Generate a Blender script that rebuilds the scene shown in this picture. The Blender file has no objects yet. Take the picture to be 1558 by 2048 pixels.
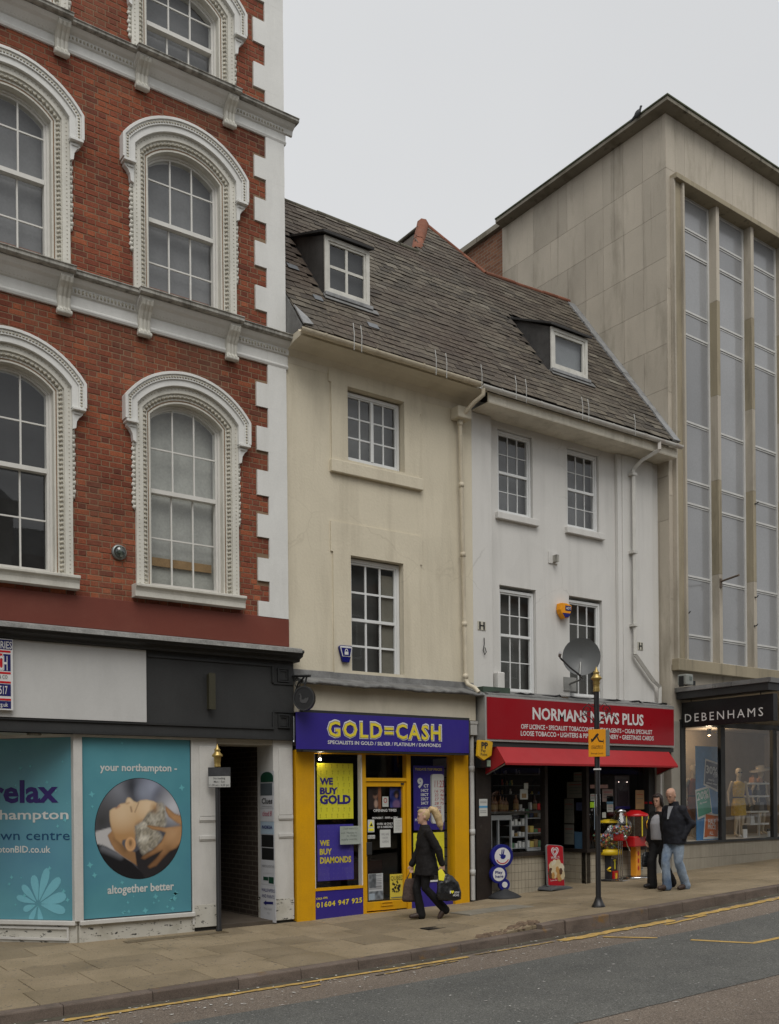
import bpy, math, random
from mathutils import Vector, Matrix, noise
from mathutils.geometry import tessellate_polygon
random.seed(7)
SC = bpy.context.scene
COL = SC.collection
# ---------------------------------------------------------------- camera (a shift lens, as the upright verticals show)
FPX, CX, CY, YAW, ROLL, CAMD, CAMH = 1980.0, 779.0, 1599.0, 0.61695, -0.00942, 13.3, 1.88
_s, _c = math.sin(YAW), math.cos(YAW)
FW = Vector((_s, _c, 0)); _r = Vector((_c, -_s, 0)); _u = Vector((0, 0, 1))
RT = _r*math.cos(ROLL) + _u*math.sin(ROLL); UP = -_r*math.sin(ROLL) + _u*math.cos(ROLL)
CAMP = Vector((0, -CAMD, CAMH))
cam = bpy.data.cameras.new('camera'); camo = bpy.data.objects.new('camera', cam); COL.objects.link(camo)
mw = Matrix.Identity(4)
for i in range(3):
    mw[i][0] = RT[i]; mw[i][1] = UP[i]; mw[i][2] = -FW[i]; mw[i][3] = CAMP[i]
camo.matrix_world = mw
cam.sensor_fit = 'AUTO'; cam.sensor_width = 36.0; cam.lens = FPX/2048*36; cam.shift_y = (CY-1024)/2048
cam.clip_end = 500; cam.clip_start = 0.05
SC.camera = camo
# ---------------------------------------------------------------- overcast sky and soft sun
SUN_EL, SUN_AZ = math.radians(56), math.radians(205)      # azimuth measured clockwise from +Y
w = bpy.data.worlds.new('World'); SC.world = w; w.use_nodes = True
nt = w.node_tree; nt.nodes.clear()
sky = nt.nodes.new('ShaderNodeTexSky'); sky.sky_type = 'NISHITA'; sky.sun_disc = False
sky.sun_elevation = SUN_EL; sky.sun_rotation = SUN_AZ; sky.dust_density = 6; sky.air_density = 1.2
hs = nt.nodes.new('ShaderNodeHueSaturation'); hs.inputs['Saturation'].default_value = 0.12
mx = nt.nodes.new('ShaderNodeMixRGB'); mx.inputs[0].default_value = 0.85; mx.inputs[2].default_value = (6.55, 6.65, 6.75, 1)
bg = nt.nodes.new('ShaderNodeBackground'); bg.inputs[1].default_value = 0.1
wo = nt.nodes.new('ShaderNodeOutputWorld')
nt.links.new(sky.outputs[0], hs.inputs['Color']); nt.links.new(hs.outputs[0], mx.inputs[1])
cl = nt.nodes.new('ShaderNodeTexNoise'); cl.inputs['Scale'].default_value = 1.6; cl.inputs['Detail'].default_value = 4
cr_ = nt.nodes.new('ShaderNodeValToRGB'); cr_.color_ramp.elements[0].position = .3; cr_.color_ramp.elements[0].color = (.955, .955, .96, 1); cr_.color_ramp.elements[1].position = .7; cr_.color_ramp.elements[1].color = (1.03, 1.03, 1.03, 1)
mm_ = nt.nodes.new('ShaderNodeMixRGB'); mm_.blend_type = 'MULTIPLY'; mm_.inputs[0].default_value = 1
nt.links.new(cl.outputs['Fac'], cr_.inputs[0]); nt.links.new(mx.outputs[0], mm_.inputs[1]); nt.links.new(cr_.outputs[0], mm_.inputs[2]); nt.links.new(mm_.outputs[0], bg.inputs[0]); nt.links.new(bg.outputs[0], wo.inputs[0])
sl = bpy.data.lights.new('sun', 'SUN'); sl.energy = 1.5; sl.angle = math.radians(40); sl.color = (1.0, 0.965, 0.92)
so = bpy.data.objects.new('sun', sl); COL.objects.link(so)
sd = Vector((math.sin(SUN_AZ)*math.cos(SUN_EL), math.cos(SUN_AZ)*math.cos(SUN_EL), math.sin(SUN_EL)))
so.rotation_euler = sd.to_track_quat('Z', 'Y').to_euler(); so.location = (0, -20, 30)
vs = SC.view_settings; vs.view_transform = 'Standard'; vs.look = 'None'; vs.exposure = 0.22; vs.gamma = 1.0; vs.use_curve_mapping = False
# ---------------------------------------------------------------- helpers: objects
WLOC = {}
def tag(o, label, cat, group=None):
    o['label'] = label; o['category'] = cat
    if group: o['group'] = group
    return o
def thing(name, loc, label, cat, group=None):
    o = bpy.data.objects.new(name, None); o.empty_display_size = 0.2
    o.location = loc; COL.objects.link(o); WLOC[o.name] = Vector(loc)
    return tag(o, label, cat, group)
def link(name, me, parent, loc):
    o = bpy.data.objects.new(name, me); COL.objects.link(o); loc = Vector(loc)
    WLOC[o.name] = loc
    if parent is not None:
        o.parent = parent; o.location = loc - WLOC[parent.name]
    else:
        o.location = loc
    return o
class Fr:
    """a facade frame: s along it (to the viewer's right), d out of it, z up"""
    def __init__(self, O=(0, 0, 0), ang=0.0, u=None, out=None):
        self.O = Vector(O)
        self.u = Vector(u) if u else Vector((math.cos(ang), math.sin(ang), 0))
        self.n = Vector(out) if out else Vector((self.u.y, -self.u.x, 0))
    def p(self, s, d, z): return self.O + self.u*s + self.n*d + Vector((0, 0, z))
    def px(self, x, y, d=0.0):
        r = FW + RT*((x-CX)/FPX) + UP*((CY-y)/FPX); o = self.O + self.n*d
        t = (o-CAMP).dot(self.n)/r.dot(self.n); q = CAMP + r*t
        return (q-o).dot(self.u), q.z
    def s(self, x, y, d=0.0): return self.px(x, y, d)[0]
    def z(self, x, y, d=0.0): return self.px(x, y, d)[1]
FM = Fr()
class MB:
    def __init__(self, fr=FM): self.v = []; self.f = []; self.fr = fr; self.smooth = set(); self.mi = {}
    def add(self, vs, fs, sm=False, mi=0):
        b = len(self.v); self.v += [Vector(p) for p in vs]
        for f in fs:
            if sm: self.smooth.add(len(self.f))
            if mi: self.mi[len(self.f)] = mi
            self.f.append([b+i for i in f])
        return self
    def box(self, s0, s1, d0, d1, z0, z1, mi=0):
        P = self.fr.p
        if s0 > s1: s0, s1 = s1, s0
        if d0 > d1: d0, d1 = d1, d0
        if z0 > z1: z0, z1 = z1, z0
        vs = [P(a, b, c) for c in (z0, z1) for b in (d0, d1) for a in (s0, s1)]
        return self.add(vs, [(0, 1, 3, 2)[::-1] if False else (0, 2, 3, 1)[::-1], (4, 5, 7, 6)[::-1], (0, 1, 5, 4)[::-1], (2, 6, 7, 3)[::-1], (0, 4, 6, 2)[::-1], (1, 3, 7, 5)[::-1]], mi=mi)
    def poly(self, pts, d0, d1, mi=0, caps=True):
        """prism of an outline [(s,z)...] between depths d0 and d1 (d1 out)"""
        n = len(pts); P = self.fr.p
        a = sum(pts[i][0]*pts[(i+1) % n][1]-pts[(i+1) % n][0]*pts[i][1] for i in range(n))
        if a < 0: pts = pts[::-1]
        vs = [P(s, d0, z) for s, z in pts] + [P(s, d1, z) for s, z in pts]
        fs = [(i, (i+1) % n, n+(i+1) % n, n+i) for i in range(n)]
        tri = tessellate_polygon([[Vector((s, z, 0)) for s, z in pts]])
        if caps:
            for t in tri:
                t = list(t)
                A, B, Cc = (Vector((pts[k][0], pts[k][1])) for k in t)
                if (B-A).x*(Cc-A).y-(B-A).y*(Cc-A).x < 0: t = t[::-1]
                fs.append(tuple(n+k for k in t)); fs.append(tuple(t[::-1]))
        return self.add(vs, fs, mi=mi)
    def ring(self, outer, inner, d0, d1, mi=0, close=False):
        """band between two open polylines of equal length (s,z), extruded d0..d1"""
        n = len(outer); P = self.fr.p
        vs = [P(s, d0, z) for s, z in outer]+[P(s, d0, z) for s, z in inner]+[P(s, d1, z) for s, z in outer]+[P(s, d1, z) for s, z in inner]
        fs = []
        m = n if close else n-1
        for i in range(m):
            j = (i+1) % n
            fs += [(2*n+i, 2*n+j, 3*n+j, 3*n+i), (i, j, 2*n+j, 2*n+i)[::-1], (n+i, n+j, 3*n+j, 3*n+i), (i, j, n+j, n+i)[::-1]]
        if not close:
            fs += [(0, n, 3*n, 2*n), (n-1, 2*n-1, 4*n-1, 3*n-1)[::-1]]
        return self.add(vs, fs, mi=mi)
    def sheet(self, outer, holes, d, mi=0):
        P = self.fr.p; loops = [outer]+list(holes)
        flat = [p for l in loops for p in l]
        tri = tessellate_polygon([[Vector((s, z, 0)) for s, z in l] for l in loops])
        fs = []
        for t in tri:
            t = list(t)
            A, B, Cc = (Vector((flat[k][0], flat[k][1])) for k in t)
            if (B-A).x*(Cc-A).y-(B-A).y*(Cc-A).x < 0: t = t[::-1]
            fs.append(tuple(t))
        return self.add([P(s, d, z) for s, z in flat], fs, mi=mi)
    def wall(self, outer, holes, d0, d1):
        """solid wall front at d1 with through holes down to d0"""
        self.sheet(outer, holes, d1)
        P = self.fr.p
        for l in [outer]+list(holes):
            n = len(l)
            self.add([P(s, d1, z) for s, z in l]+[P(s, d0, z) for s, z in l], [(i, (i+1) % n, n+(i+1) % n, n+i) for i in range(n)])
        return self
    def tube(self, pts, r, n=8, cap=True, sm=True):
        pts = [Vector(p) for p in pts]; m = len(pts)
        rs = r if isinstance(r, (list, tuple)) else [r]*m
        up = Vector((0.13, 0.21, 0.97)); vs = []
        t0 = (pts[1]-pts[0]).normalized()
        if abs(t0.dot(up)) > 0.9: up = Vector((1, 0.1, 0.05))
        for i, p in enumerate(pts):
            t = ((pts[min(i+1, m-1)]-pts[i]).normalized()+(pts[i]-pts[max(i-1, 0)]).normalized())
            t = t.normalized() if t.length > 1e-6 else t0
            a = t.cross(up); a = a.normalized() if a.length > 1e-6 else Vector((1, 0, 0)); b = a.cross(t)
            for k in range(n):
                th = 2*math.pi*k/n; vs.append(p + a*math.cos(th)*rs[i] + b*math.sin(th)*rs[i])
        fs = [(i*n+k, i*n+(k+1) % n, (i+1)*n+(k+1) % n, (i+1)*n+k) for i in range(m-1) for k in range(n)]
        self.add(vs, fs, sm)
        if cap: self.add(vs[:n]+vs[-n:], [tuple(range(n))[::-1], tuple(range(n, 2*n))])
        return self
    def ftube(self, pts, r, n=8): return self.tube([self.fr.p(*p) for p in pts], r, n)
    def lathe(self, base, prof, n=20, axis=Vector((0, 0, 1)), sm=True):
        base = Vector(base); axis = Vector(axis).normalized()
        a = axis.orthogonal().normalized(); b = axis.cross(a)
        vs = [base+axis*h+a*math.cos(2*math.pi*k/n)*r+b*math.sin(2*math.pi*k/n)*r for r, h in prof for k in range(n)]
        m = len(prof)
        fs = [(i*n+k, i*n+(k+1) % n, (i+1)*n+(k+1) % n, (i+1)*n+k) for i in range(m-1) for k in range(n)]
        self.add(vs, fs, sm)
        if prof[0][0] > 1e-4: self.add(vs[:n], [tuple(range(n))[::-1]])
        if prof[-1][0] > 1e-4: self.add(vs[-n:], [tuple(range(n))])
        return self
    def prof(self, pr, s0, s1, mi=0):
        """extrude a closed (d,z) profile along s"""
        n = len(pr); P = self.fr.p
        vs = [P(s0, d, z) for d, z in pr]+[P(s1, d, z) for d, z in pr]
        fs = [(i, (i+1) % n, n+(i+1) % n, n+i) for i in range(n)]
        tri = tessellate_polygon([[Vector((d, z, 0)) for d, z in pr]])
        for t in tri: fs.append(tuple(t)); fs.append(tuple(n+k for k in t[::-1]))
        return self.add(vs, fs, mi=mi)
    def mesh(self, name, mats, origin=None):
        me = bpy.data.meshes.new(name)
        if origin is None:
            xs = [p.x for p in self.v]; ys = [p.y for p in self.v]; zs = [p.z for p in self.v]
            origin = Vector(((min(xs)+max(xs))/2, (min(ys)+max(ys))/2, min(zs)))
        me.from_pydata([tuple(p-origin) for p in self.v], [], self.f)
        for m in (mats if isinstance(mats, (list, tuple)) else [mats]): me.materials.append(m)
        if self.smooth or self.mi:
            for i, p in enumerate(me.polygons):
                if i in self.smooth: p.use_smooth = True
                if i in self.mi: p.material_index = self.mi[i]
        me.update()
        return me, origin
    def build(self, name, mats, parent=None, bevel=0, fixn=True):
        me, o = self.mesh(name, mats)
        if fixn:
            import bmesh
            b = bmesh.new(); b.from_mesh(me); bmesh.ops.recalc_face_normals(b, faces=b.faces); b.to_mesh(me); b.free()
        ob = link(name, me, parent, o)
        if bevel:
            m = ob.modifiers.new('bevel', 'BEVEL'); m.width = bevel; m.segments = 2; m.limit_method = 'ANGLE'; m.angle_limit = 0.6; m.harden_normals = False
        return ob
def struct(o): o['kind'] = 'structure'; return o
def stuff(o): o['kind'] = 'stuff'; return o
# ---------------------------------------------------------------- helpers: materials
def lin(r, g, b):
    f = lambda c: (c/255/12.92) if c/255 <= 0.04045 else ((c/255+0.055)/1.055)**2.4
    return (f(r), f(g), f(b))
class NT:
    def __init__(self, name):
        self.m = bpy.data.materials.new(name); self.m.use_nodes = True; self.t = self.m.node_tree
        self.t.nodes.clear(); self.out = self.n('ShaderNodeOutputMaterial'); self.g = None
    def n(self, typ, **kw):
        x = self.t.nodes.new(typ)
        for k, v in kw.items(): setattr(x, k, v)
        return x
    def l(self, a, b): self.t.links.new(a, b)
    def pos(self, scale=(1, 1, 1)):
        if not self.g: self.g = self.n('ShaderNodeNewGeometry')
        mp = self.n('ShaderNodeMapping'); mp.inputs['Scale'].default_value = scale
        self.l(self.g.outputs['Position'], mp.inputs['Vector']); return mp.outputs[0]
    def noise(self, scale, det=4, stretch=(1, 1, 1), rough=0.55):
        x = self.n('ShaderNodeTexNoise'); x.inputs['Scale'].default_value = scale; x.inputs['Detail'].default_value = det; x.inputs['Roughness'].default_value = rough
        self.l(self.pos(stretch), x.inputs['Vector']); return x.outputs['Fac']
    def ramp(self, fac, stops):
        r = self.n('ShaderNodeValToRGB'); e = r.color_ramp.elements
        while len(e) < len(stops): e.new(0.5)
        for i, (p, c) in enumerate(stops):
            e[i].position = p; e[i].color = (*c, 1) if not isinstance(c, (int, float)) else (c, c, c, 1)
        self.l(fac, r.inputs[0]); return r.outputs[0]
    def mix(self, fac, a, b, mode='MIX'):
        m = self.n('ShaderNodeMixRGB', blend_type=mode)
        for i, x in ((0, fac), (1, a), (2, b)):
            if isinstance(x, (int, float)): m.inputs[i].default_value = x if i == 0 else (x, x, x, 1)
            elif isinstance(x, tuple): m.inputs[i].default_value = (*x, 1)
            else: self.l(x, m.inputs[i])
        return m.outputs[0]
    def math(self, op, a, b=0.0):
        m = self.n('ShaderNodeMath', operation=op)
        for i, x in ((0, a), (1, b)):
            if isinstance(x, (int, float)): m.inputs[i].default_value = x
            else: self.l(x, m.inputs[i])
        return m.outputs[0]
    def rnd(self):
        if not self.g: self.g = self.n('ShaderNodeNewGeometry')
        oi = self.n('ShaderNodeObjectInfo')
        return self.math('FRACT', self.math('ADD', self.math('MULTIPLY', oi.outputs['Random'], 1.37), self.g.outputs['Random Per Island']))
    def finish(self, col, rough=0.7, bump=None, bstr=0.3, bdist=0.004, spec=0.35, metal=0.0, emit=None, estr=0):
        b = self.n('ShaderNodeBsdfPrincipled'); self.b = b
        if isinstance(col, tuple): b.inputs['Base Color'].default_value = (*col, 1)
        else: self.l(col, b.inputs['Base Color'])
        if isinstance(rough, (int, float)): b.inputs['Roughness'].default_value = rough
        else: self.l(rough, b.inputs['Roughness'])
        b.inputs['Specular IOR Level'].default_value = spec; b.inputs['Metallic'].default_value = metal
        if emit: b.inputs['Emission Color'].default_value = (*emit, 1); b.inputs['Emission Strength'].default_value = estr
        if bump is not None:
            bp = self.n('ShaderNodeBump'); bp.inputs['Strength'].default_value = bstr; bp.inputs['Distance'].default_value = bdist
            self.l(bump, bp.inputs['Height']); self.l(bp.outputs[0], b.inputs['Normal'])
        self.l(b.outputs[0], self.out.inputs[0]); return self.m
MATS = {}
def M(name, col, rough=0.6, var=0.12, vs=2.5, fine=45, bump=0.25, spec=0.35, metal=0.0, dirt=0.0, dcol=(0.05, 0.045, 0.035), dst=(1, 1, 0.25), dsc=3.0, rnd=0.0, bdist=0.004, dlo=0.48, crack=0.0):
    """painted / plain surface: colour with broad and fine unevenness, relief, dirt runs"""
    if name in MATS: return MATS[name]
    t = NT(name)
    a = t.noise(vs, 5); k = t.ramp(a, [(0.3, 1-var), (0.7, 1+var*0.6)])
    c = t.mix(1.0, tuple(col), k, 'MULTIPLY')
    f = t.noise(fine, 3); c = t.mix(1.0, c, t.ramp(f, [(0.25, 1-var*0.7), (0.75, 1+var*0.4)]), 'MULTIPLY')
    if rnd: c = t.mix(1.0, c, t.ramp(t.rnd(), [(0, 1-rnd), (1, 1+rnd)]), 'MULTIPLY')
    if dirt:
        d = t.ramp(t.noise(dsc, 6, dst, 0.65), [(dlo, 0.0), (dlo+0.25, 1.0)])
        c = t.mix(t.math('MULTIPLY', d, dirt), c, tuple(dcol))
    if crack:
        nz_ = t.n('ShaderNodeTexNoise'); nz_.inputs['Scale'].default_value = 2.2; nz_.inputs['Detail'].default_value = 6; t.l(t.pos(), nz_.inputs['Vector'])
        vo = t.n('ShaderNodeTexVoronoi'); vo.feature = 'DISTANCE_TO_EDGE'; vo.inputs['Scale'].default_value = 0.75; t.l(t.mix(0.22, t.pos(), nz_.outputs['Color']), vo.inputs['Vector'])
        ck = t.math('MULTIPLY', t.ramp(vo.outputs['Distance'], [(0.0, 1.0), (0.006, 0.0)]), t.ramp(t.noise(0.6, 3), [(0.5, 0.0), (0.6, crack)]))
        c = t.mix(ck, c, tuple(dcol)); pt_ = t.ramp(t.noise(0.9, 2, rough=.3), [(0.60, 0.0), (0.615, 1.0)]); c = t.mix(t.math('MULTIPLY', pt_, .35), c, t.mix(1.0, c, 0.93, 'MULTIPLY'))
    r = t.ramp(a, [(0.3, min(1, rough+0.08)), (0.7, max(0.02, rough-0.08))])
    MATS[name] = t.finish(c, r, f, bump, bdist, spec, metal); return MATS[name]
def flat(name, col, rough=0.45, spec=0.3): return M(name, col, rough, 0.06, 4, 60, 0.05, spec)
def glass(name='window_glass', k=1.25, tint=(0.96, 0.975, 0.97)):
    if name in MATS: return MATS[name]
    t = NT(name); tr = t.n('ShaderNodeBsdfTransparent'); tr.inputs[0].default_value = (*tint, 1)
    gl = t.n('ShaderNodeBsdfGlossy'); gl.inputs['Roughness'].default_value = 0.015
    lw = t.n('ShaderNodeLayerWeight'); lw.inputs[0].default_value = 0.5
    fac = t.math('MINIMUM', t.math('ADD', t.math('MULTIPLY', t.math('POWER', lw.outputs['Facing'], 5.0), 0.9), 0.052*k), 1.0)
    bp = t.n('ShaderNodeBump'); bp.inputs['Strength'].default_value = 0.05; bp.inputs['Distance'].default_value = 0.01
    t.l(t.noise(1.3, 2), bp.inputs['Height']); t.l(bp.outputs[0], gl.inputs['Normal'])
    mx_ = t.n('ShaderNodeMixShader'); t.l(fac, mx_.inputs[0]); t.l(tr.outputs[0], mx_.inputs[1]); t.l(gl.outputs[0], mx_.inputs[2])
    t.l(mx_.outputs[0], t.out.inputs[0]); MATS[name] = t.m; return t.m
def emis(name, col, st):
    if name in MATS: return MATS[name]
    t = NT(name); MATS[name] = t.finish(tuple(col), 0.5, emit=tuple(col), estr=st); return MATS[name]
# ---------------------------------------------------------------- helpers: lettering (flat print fitted to its box)
FONT = {}
def font(name):
    if name not in FONT:
        f = None
        try: f = bpy.data.fonts.load(bpy.utils.system_resource('DATAFILES', path='fonts')+'/'+name) if name else None
        except Exception: f = None
        FONT[name] = f
    return FONT[name]
def text_mesh(s, bold=0.0, fn='', res=2, space=1.0):
    cu = bpy.data.curves.new('t', 'FONT'); cu.body = s; cu.resolution_u = res; cu.offset = bold; cu.space_character = space
    f = font(fn)
    if f: cu.font = f
    ob = bpy.data.objects.new('t', cu); COL.objects.link(ob)
    bpy.context.view_layer.update()
    me = bpy.data.meshes.new_from_object(ob.evaluated_get(bpy.context.evaluated_depsgraph_get()))
    v = [(p.co.x, p.co.y) for p in me.vertices]; fs = [tuple(p.vertices) for p in me.polygons]
    bpy.data.objects.remove(ob); bpy.data.curves.remove(cu); bpy.data.meshes.remove(me)
    return v, fs
CAPH = {}
def letters(parent, s, fr, s0, s1, z0, z1, d, mat, bold=0.0, fn='', name='lettering', skew=0.0, slope=0.0, space=1.0):
    """s printed between s0..s1, baseline z0, capitals up to z1, on depth d"""
    v, fs = text_mesh(s, bold, fn, space=space)
    if not v: return None
    if fn not in CAPH:
        h, _ = text_mesh('H', 0, fn); CAPH[fn] = max(p[1] for p in h)
    ch = CAPH[fn]; a = min(p[0] for p in v); b = max(p[0] for p in v)
    mb = MB(fr)
    pts = [fr.p(s0+(x-a)/(b-a)*(s1-s0)+y*skew, d, z0+y/ch*(z1-z0)+slope*(x-a)/(b-a)) for x, y in v]
    mb.add(pts, fs)
    return mb.build(name, mat, parent, fixn=False)
# ---------------------------------------------------------------- ground levels
def lerp(X, xs, ys):
    if X <= xs[0]: return ys[0]
    for i in range(len(xs)-1):
        if X <= xs[i+1]:
            k = (X-xs[i])/(xs[i+1]-xs[i]); return ys[i]+(ys[i+1]-ys[i])*k
    return ys[-1]
def z_road(X): return lerp(X, [-30, 2.4, 5, 7.3, 9, 11.8, 14.15, 15.1, 25, 45], [-0.6, -.25, -.205, -.14, -.08, .02, .165, .22, .55, 1.3])
def z_wall(X): return lerp(X, [-30, 4.3, 7.6, 9, 11, 11.7, 13, 16.7, 20, 25, 45], [-0.5, -.01, .01, .045, .08, .115, .18, .36, .46, .7, 1.5])
def z_kerb(X): return lerp(X, [-30, 2.4, 5, 7.3, 9, 9.75, 11.76, 14.15, 15.12, 25, 45], [-0.45, -.145, -.08, -.02, .035, .145, .21, .31, .35, .7, 1.45])
def z_kerb_low(X): return lerp(X, [-30, 2.4, 5, 7.3, 9, 9.8], [-0.45, -.145, -.08, -.02, .04, .07])
YK = -3.4
def z_pave(X, Y):
    k = max(0.0, min(1.0, -Y/3.4)); return z_wall(X)*(1-k)+z_kerb(X)*k

def G(x, y, lift=0.0):
    """where the ray through a picture point meets the pavement"""
    z = 0.1; r = FW + RT*((x-CX)/FPX) + UP*((CY-y)/FPX); q = CAMP
    for _ in range(25):
        q = CAMP + r*((z-CAMH)/r.z); z = z_pave(q.x, q.y)
    return Vector((q.x, q.y, z+lift))
# ================================================================ GROUND
def road_mat(name, c0, c1, speck=0.5):
    t = NT(name)
    a = t.noise(1.1, 6, rough=0.65); b = t.noise(190, 2); v = t.n('ShaderNodeTexVoronoi'); v.inputs['Scale'].default_value = 120; t.l(t.pos(), v.inputs['Vector'])
    c = t.mix(t.ramp(a, [(0.3, 0.0), (0.7, 1.0)]), c0, c1)
    c = t.mix(1.0, c, t.ramp(b, [(0.3, 0.45), (0.72, 1.8)]), 'MULTIPLY')
    c = t.mix(1.0, c, t.ramp(v.outputs['Color'], [(0.1, 0.75), (0.9, 1.25)]), 'MULTIPLY')
    c = t.mix(1.0, c, t.ramp(t.noise(48, 2, rough=.8), [(0.3, 0.62), (0.7, 1.45)]), 'MULTIPLY'); c = t.mix(1.0, c, t.ramp(t.noise(0.35, 4, (.25, 1, 1)), [(0.35, 0.86), (0.65, 1.1)]), 'MULTIPLY')
    sp = t.ramp(t.noise(30, 1), [(0.715, 0.0), (0.73, 1.0)])
    c = t.mix(t.math('MULTIPLY', sp, speck), c, (0.42, 0.41, 0.38))
    cr = t.n('ShaderNodeTexVoronoi'); cr.feature = 'DISTANCE_TO_EDGE'; cr.inputs['Scale'].default_value = 0.55
    wv = t.mix(0.12, t.pos(), t.n('ShaderNodeTexNoise').outputs['Color']); t.l(wv, cr.inputs['Vector'])
    ck = t.math('MULTIPLY', t.ramp(cr.outputs['Distance'], [(0.0, 1.0), (0.004, 0.0)]), t.ramp(t.noise(0.8, 2), [(0.56, 0.0), (0.66, 0.35)]))
    c = t.mix(ck, c, (0.02, 0.02, 0.02))
    return t.finish(c, 0.88, v.outputs['Distance'], 0.7, 0.004, 0.25)
m_road_dark = road_mat('asphalt_dark', (0.085, 0.086, 0.081), (0.118, 0.118, 0.108), 0.6)
m_road_brown = road_mat('asphalt_brown', (0.130, 0.106, 0.086), (0.172, 0.142, 0.114), 0.75)
m_road_edge = M('gutter_dirt', (0.085, 0.075, 0.055), 0.95, 0.35, 4, 90, 0.6)
def strip(name, xs, y0, y1, zf, lift, mat, parent=None, jag=0.0, ny=1):
    mb = MB(); n = len(xs)
    rows = []
    for j in range(ny+1):
        y = y0+(y1-y0)*j/ny
        rows.append([(x, y+(random.uniform(-jag, jag) if j in (0, ny) else 0), 0) for x in xs])
    vs = [Vector((x, y, zf(x)+lift)) for r in rows for x, y, _ in r]
    mb.add(vs, [(j*n+i, j*n+i+1, (j+1)*n+i+1, (j+1)*n+i) for j in range(ny) for i in range(n-1)])
    me, o = mb.mesh(name, mat)
    ob = link(name, me, parent, o); return ob
def frange(a, b, st):
    r = []; x = a
    while x < b-1e-6: r.append(x); x += st
    return r+[b]
XS = frange(-30, 0, 5)[:-1]+frange(0, 25, 0.25)[:-1]+frange(25, 45, 5)
ground = struct(strip('ground', frange(-150, 150, 30), 150, -150, lambda x: -2.4, 0, M('soil', (0.1, 0.09, 0.08))))
road = struct(strip('road', XS, YK+0.02, -10.75, z_road, 0, m_road_brown))
struct(strip('asphalt_lane', XS, -4.46, -6.98, z_road, 0.005, m_road_dark, road, 0.012))
# joints/dirt channel along the kerb
struct(strip('gutter_channel', XS, YK+0.02, YK-0.16, z_road, 0.004, m_road_edge, road, 0.025))
def yellow_mat():
    t = NT('yellow_road_paint')
    wear = t.ramp(t.noise(9, 6, (0.5, 1.6, 1), 0.7), [(0.45, 0.0), (0.54, 1.0)])
    c = t.mix(t.noise(30, 3), (0.42, 0.27, 0.08), (0.52, 0.37, 0.14))
    c = t.mix(wear, (0.125, 0.1, 0.07), c)
    return t.finish(c, 0.75, t.noise(120, 2), 0.4)
m_yel = yellow_mat(); m_yel2 = M('yellow_paint_solid', (0.50, 0.33, 0.10), 0.75, 0.2, 3, 60, 0.3, dirt=0.8, dcol=(0.15, 0.11, 0.06), dst=(1, 1, 1), dsc=10)
def paint_line(pts, wdt, name='yellow_line', mat=m_yel, lift=0.010, jag=0.014, step=0.09):
    # a hand-laid, ragged painted line following the road surface
    mb = MB(); P = []
    for a, b in zip(pts[:-1], pts[1:]):
        a = Vector((*a, 0)); b = Vector((*b, 0)); n = max(1, int((b-a).length/step))
        for i in range(n): P.append(a.lerp(b, i/n))
    P.append(Vector((*pts[-1], 0))); L = []; R = []
    for i, p in enumerate(P):
        t = (P[min(i+1, len(P)-1)]-P[max(i-1, 0)]).normalized(); q = Vector((-t.y, t.x, 0))
        a = p+q*(wdt/2+random.uniform(-jag, jag)); b = p-q*(wdt/2+random.uniform(-jag, jag))
        L.append(Vector((a.x, a.y, z_road(a.x)+lift))); R.append(Vector((b.x, b.y, z_road(b.x)+lift)))
    n = len(P); mb.add(L+R, [(i, n+i, n+i+1, i+1) for i in range(n-1)])
    me, o = mb.mesh(name, mat); ob = link(name, me, road, o); return struct(ob)
paint_line([(-3, -3.68), (2.65, -3.65)], .07); paint_line([(2.95, -3.63), (5, -3.60), (7.4, -3.67), (8.0, -3.70)], .085, mat=m_yel2)
paint_line([(6.5, -3.83), (7.75, -3.80)], .06); paint_line([(3.1, -3.80), (3.35, -3.79)], .07, mat=m_yel2); paint_line([(5.5, -3.84), (5.75, -3.83)], .06, mat=m_yel2)
paint_line([(8.15, -3.66), (9.5, -3.70)], .05); paint_line([(9.6, -3.72), (10.4, -3.70), (12.0, -3.66)], .16, mat=m_yel2, jag=0.03); paint_line([(11.6, -3.86), (12.6, -3.80)], .07, mat=m_yel2)
paint_line([(12.3, -3.68), (16, -3.76), (30, -3.8)], .15, mat=m_yel2, jag=0.03)
paint_line([(10.22, -3.92), (10.62, -4.52)], .07, 'bay_line', m_yel2, jag=0.004); paint_line([(10.78, -4.94), (11.09, -5.67), (30, -5.9)], .09, 'bay_line', m_yel2, jag=0.004)
# ---- pavement of sandy slabs
def slab_mat():
    t = NT('sandstone_slab')
    a = t.noise(1.6, 6, rough=0.6); b = t.noise(70, 3); r = t.rnd()
    c = t.mix(t.ramp(a, [(0.32, 0.0), (0.68, 1.0)]), (0.200, 0.158, 0.098), (0.262, 0.210, 0.138))
    c = t.mix(1.0, c, t.ramp(r, [(0, 0.80), (0.5, 1.0), (1, 1.13)]), 'MULTIPLY')
    c = t.mix(1.0, c, t.ramp(b, [(0.3, 0.8), (0.7, 1.15)]), 'MULTIPLY')
    d = t.ramp(t.noise(2.2, 6, (1, 1, 1), 0.7), [(0.56, 0.0), (0.72, 0.55)])
    c = t.mix(d, c, (0.10, 0.085, 0.06))
    gum = t.ramp(t.noise(26, 0), [(0.755, 0.0), (0.765, 0.8)])
    c = t.mix(gum, c, (0.09, 0.08, 0.07))
    rr = t.ramp(a, [(0.3, 0.62), (0.7, 0.85)])
    return t.finish(c, rr, b, 0.35, 0.004, 0.3)
m_slab = slab_mat()
m_joint = M('paving_joint', (0.045, 0.037, 0.027), 0.95, 0.3)
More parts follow.
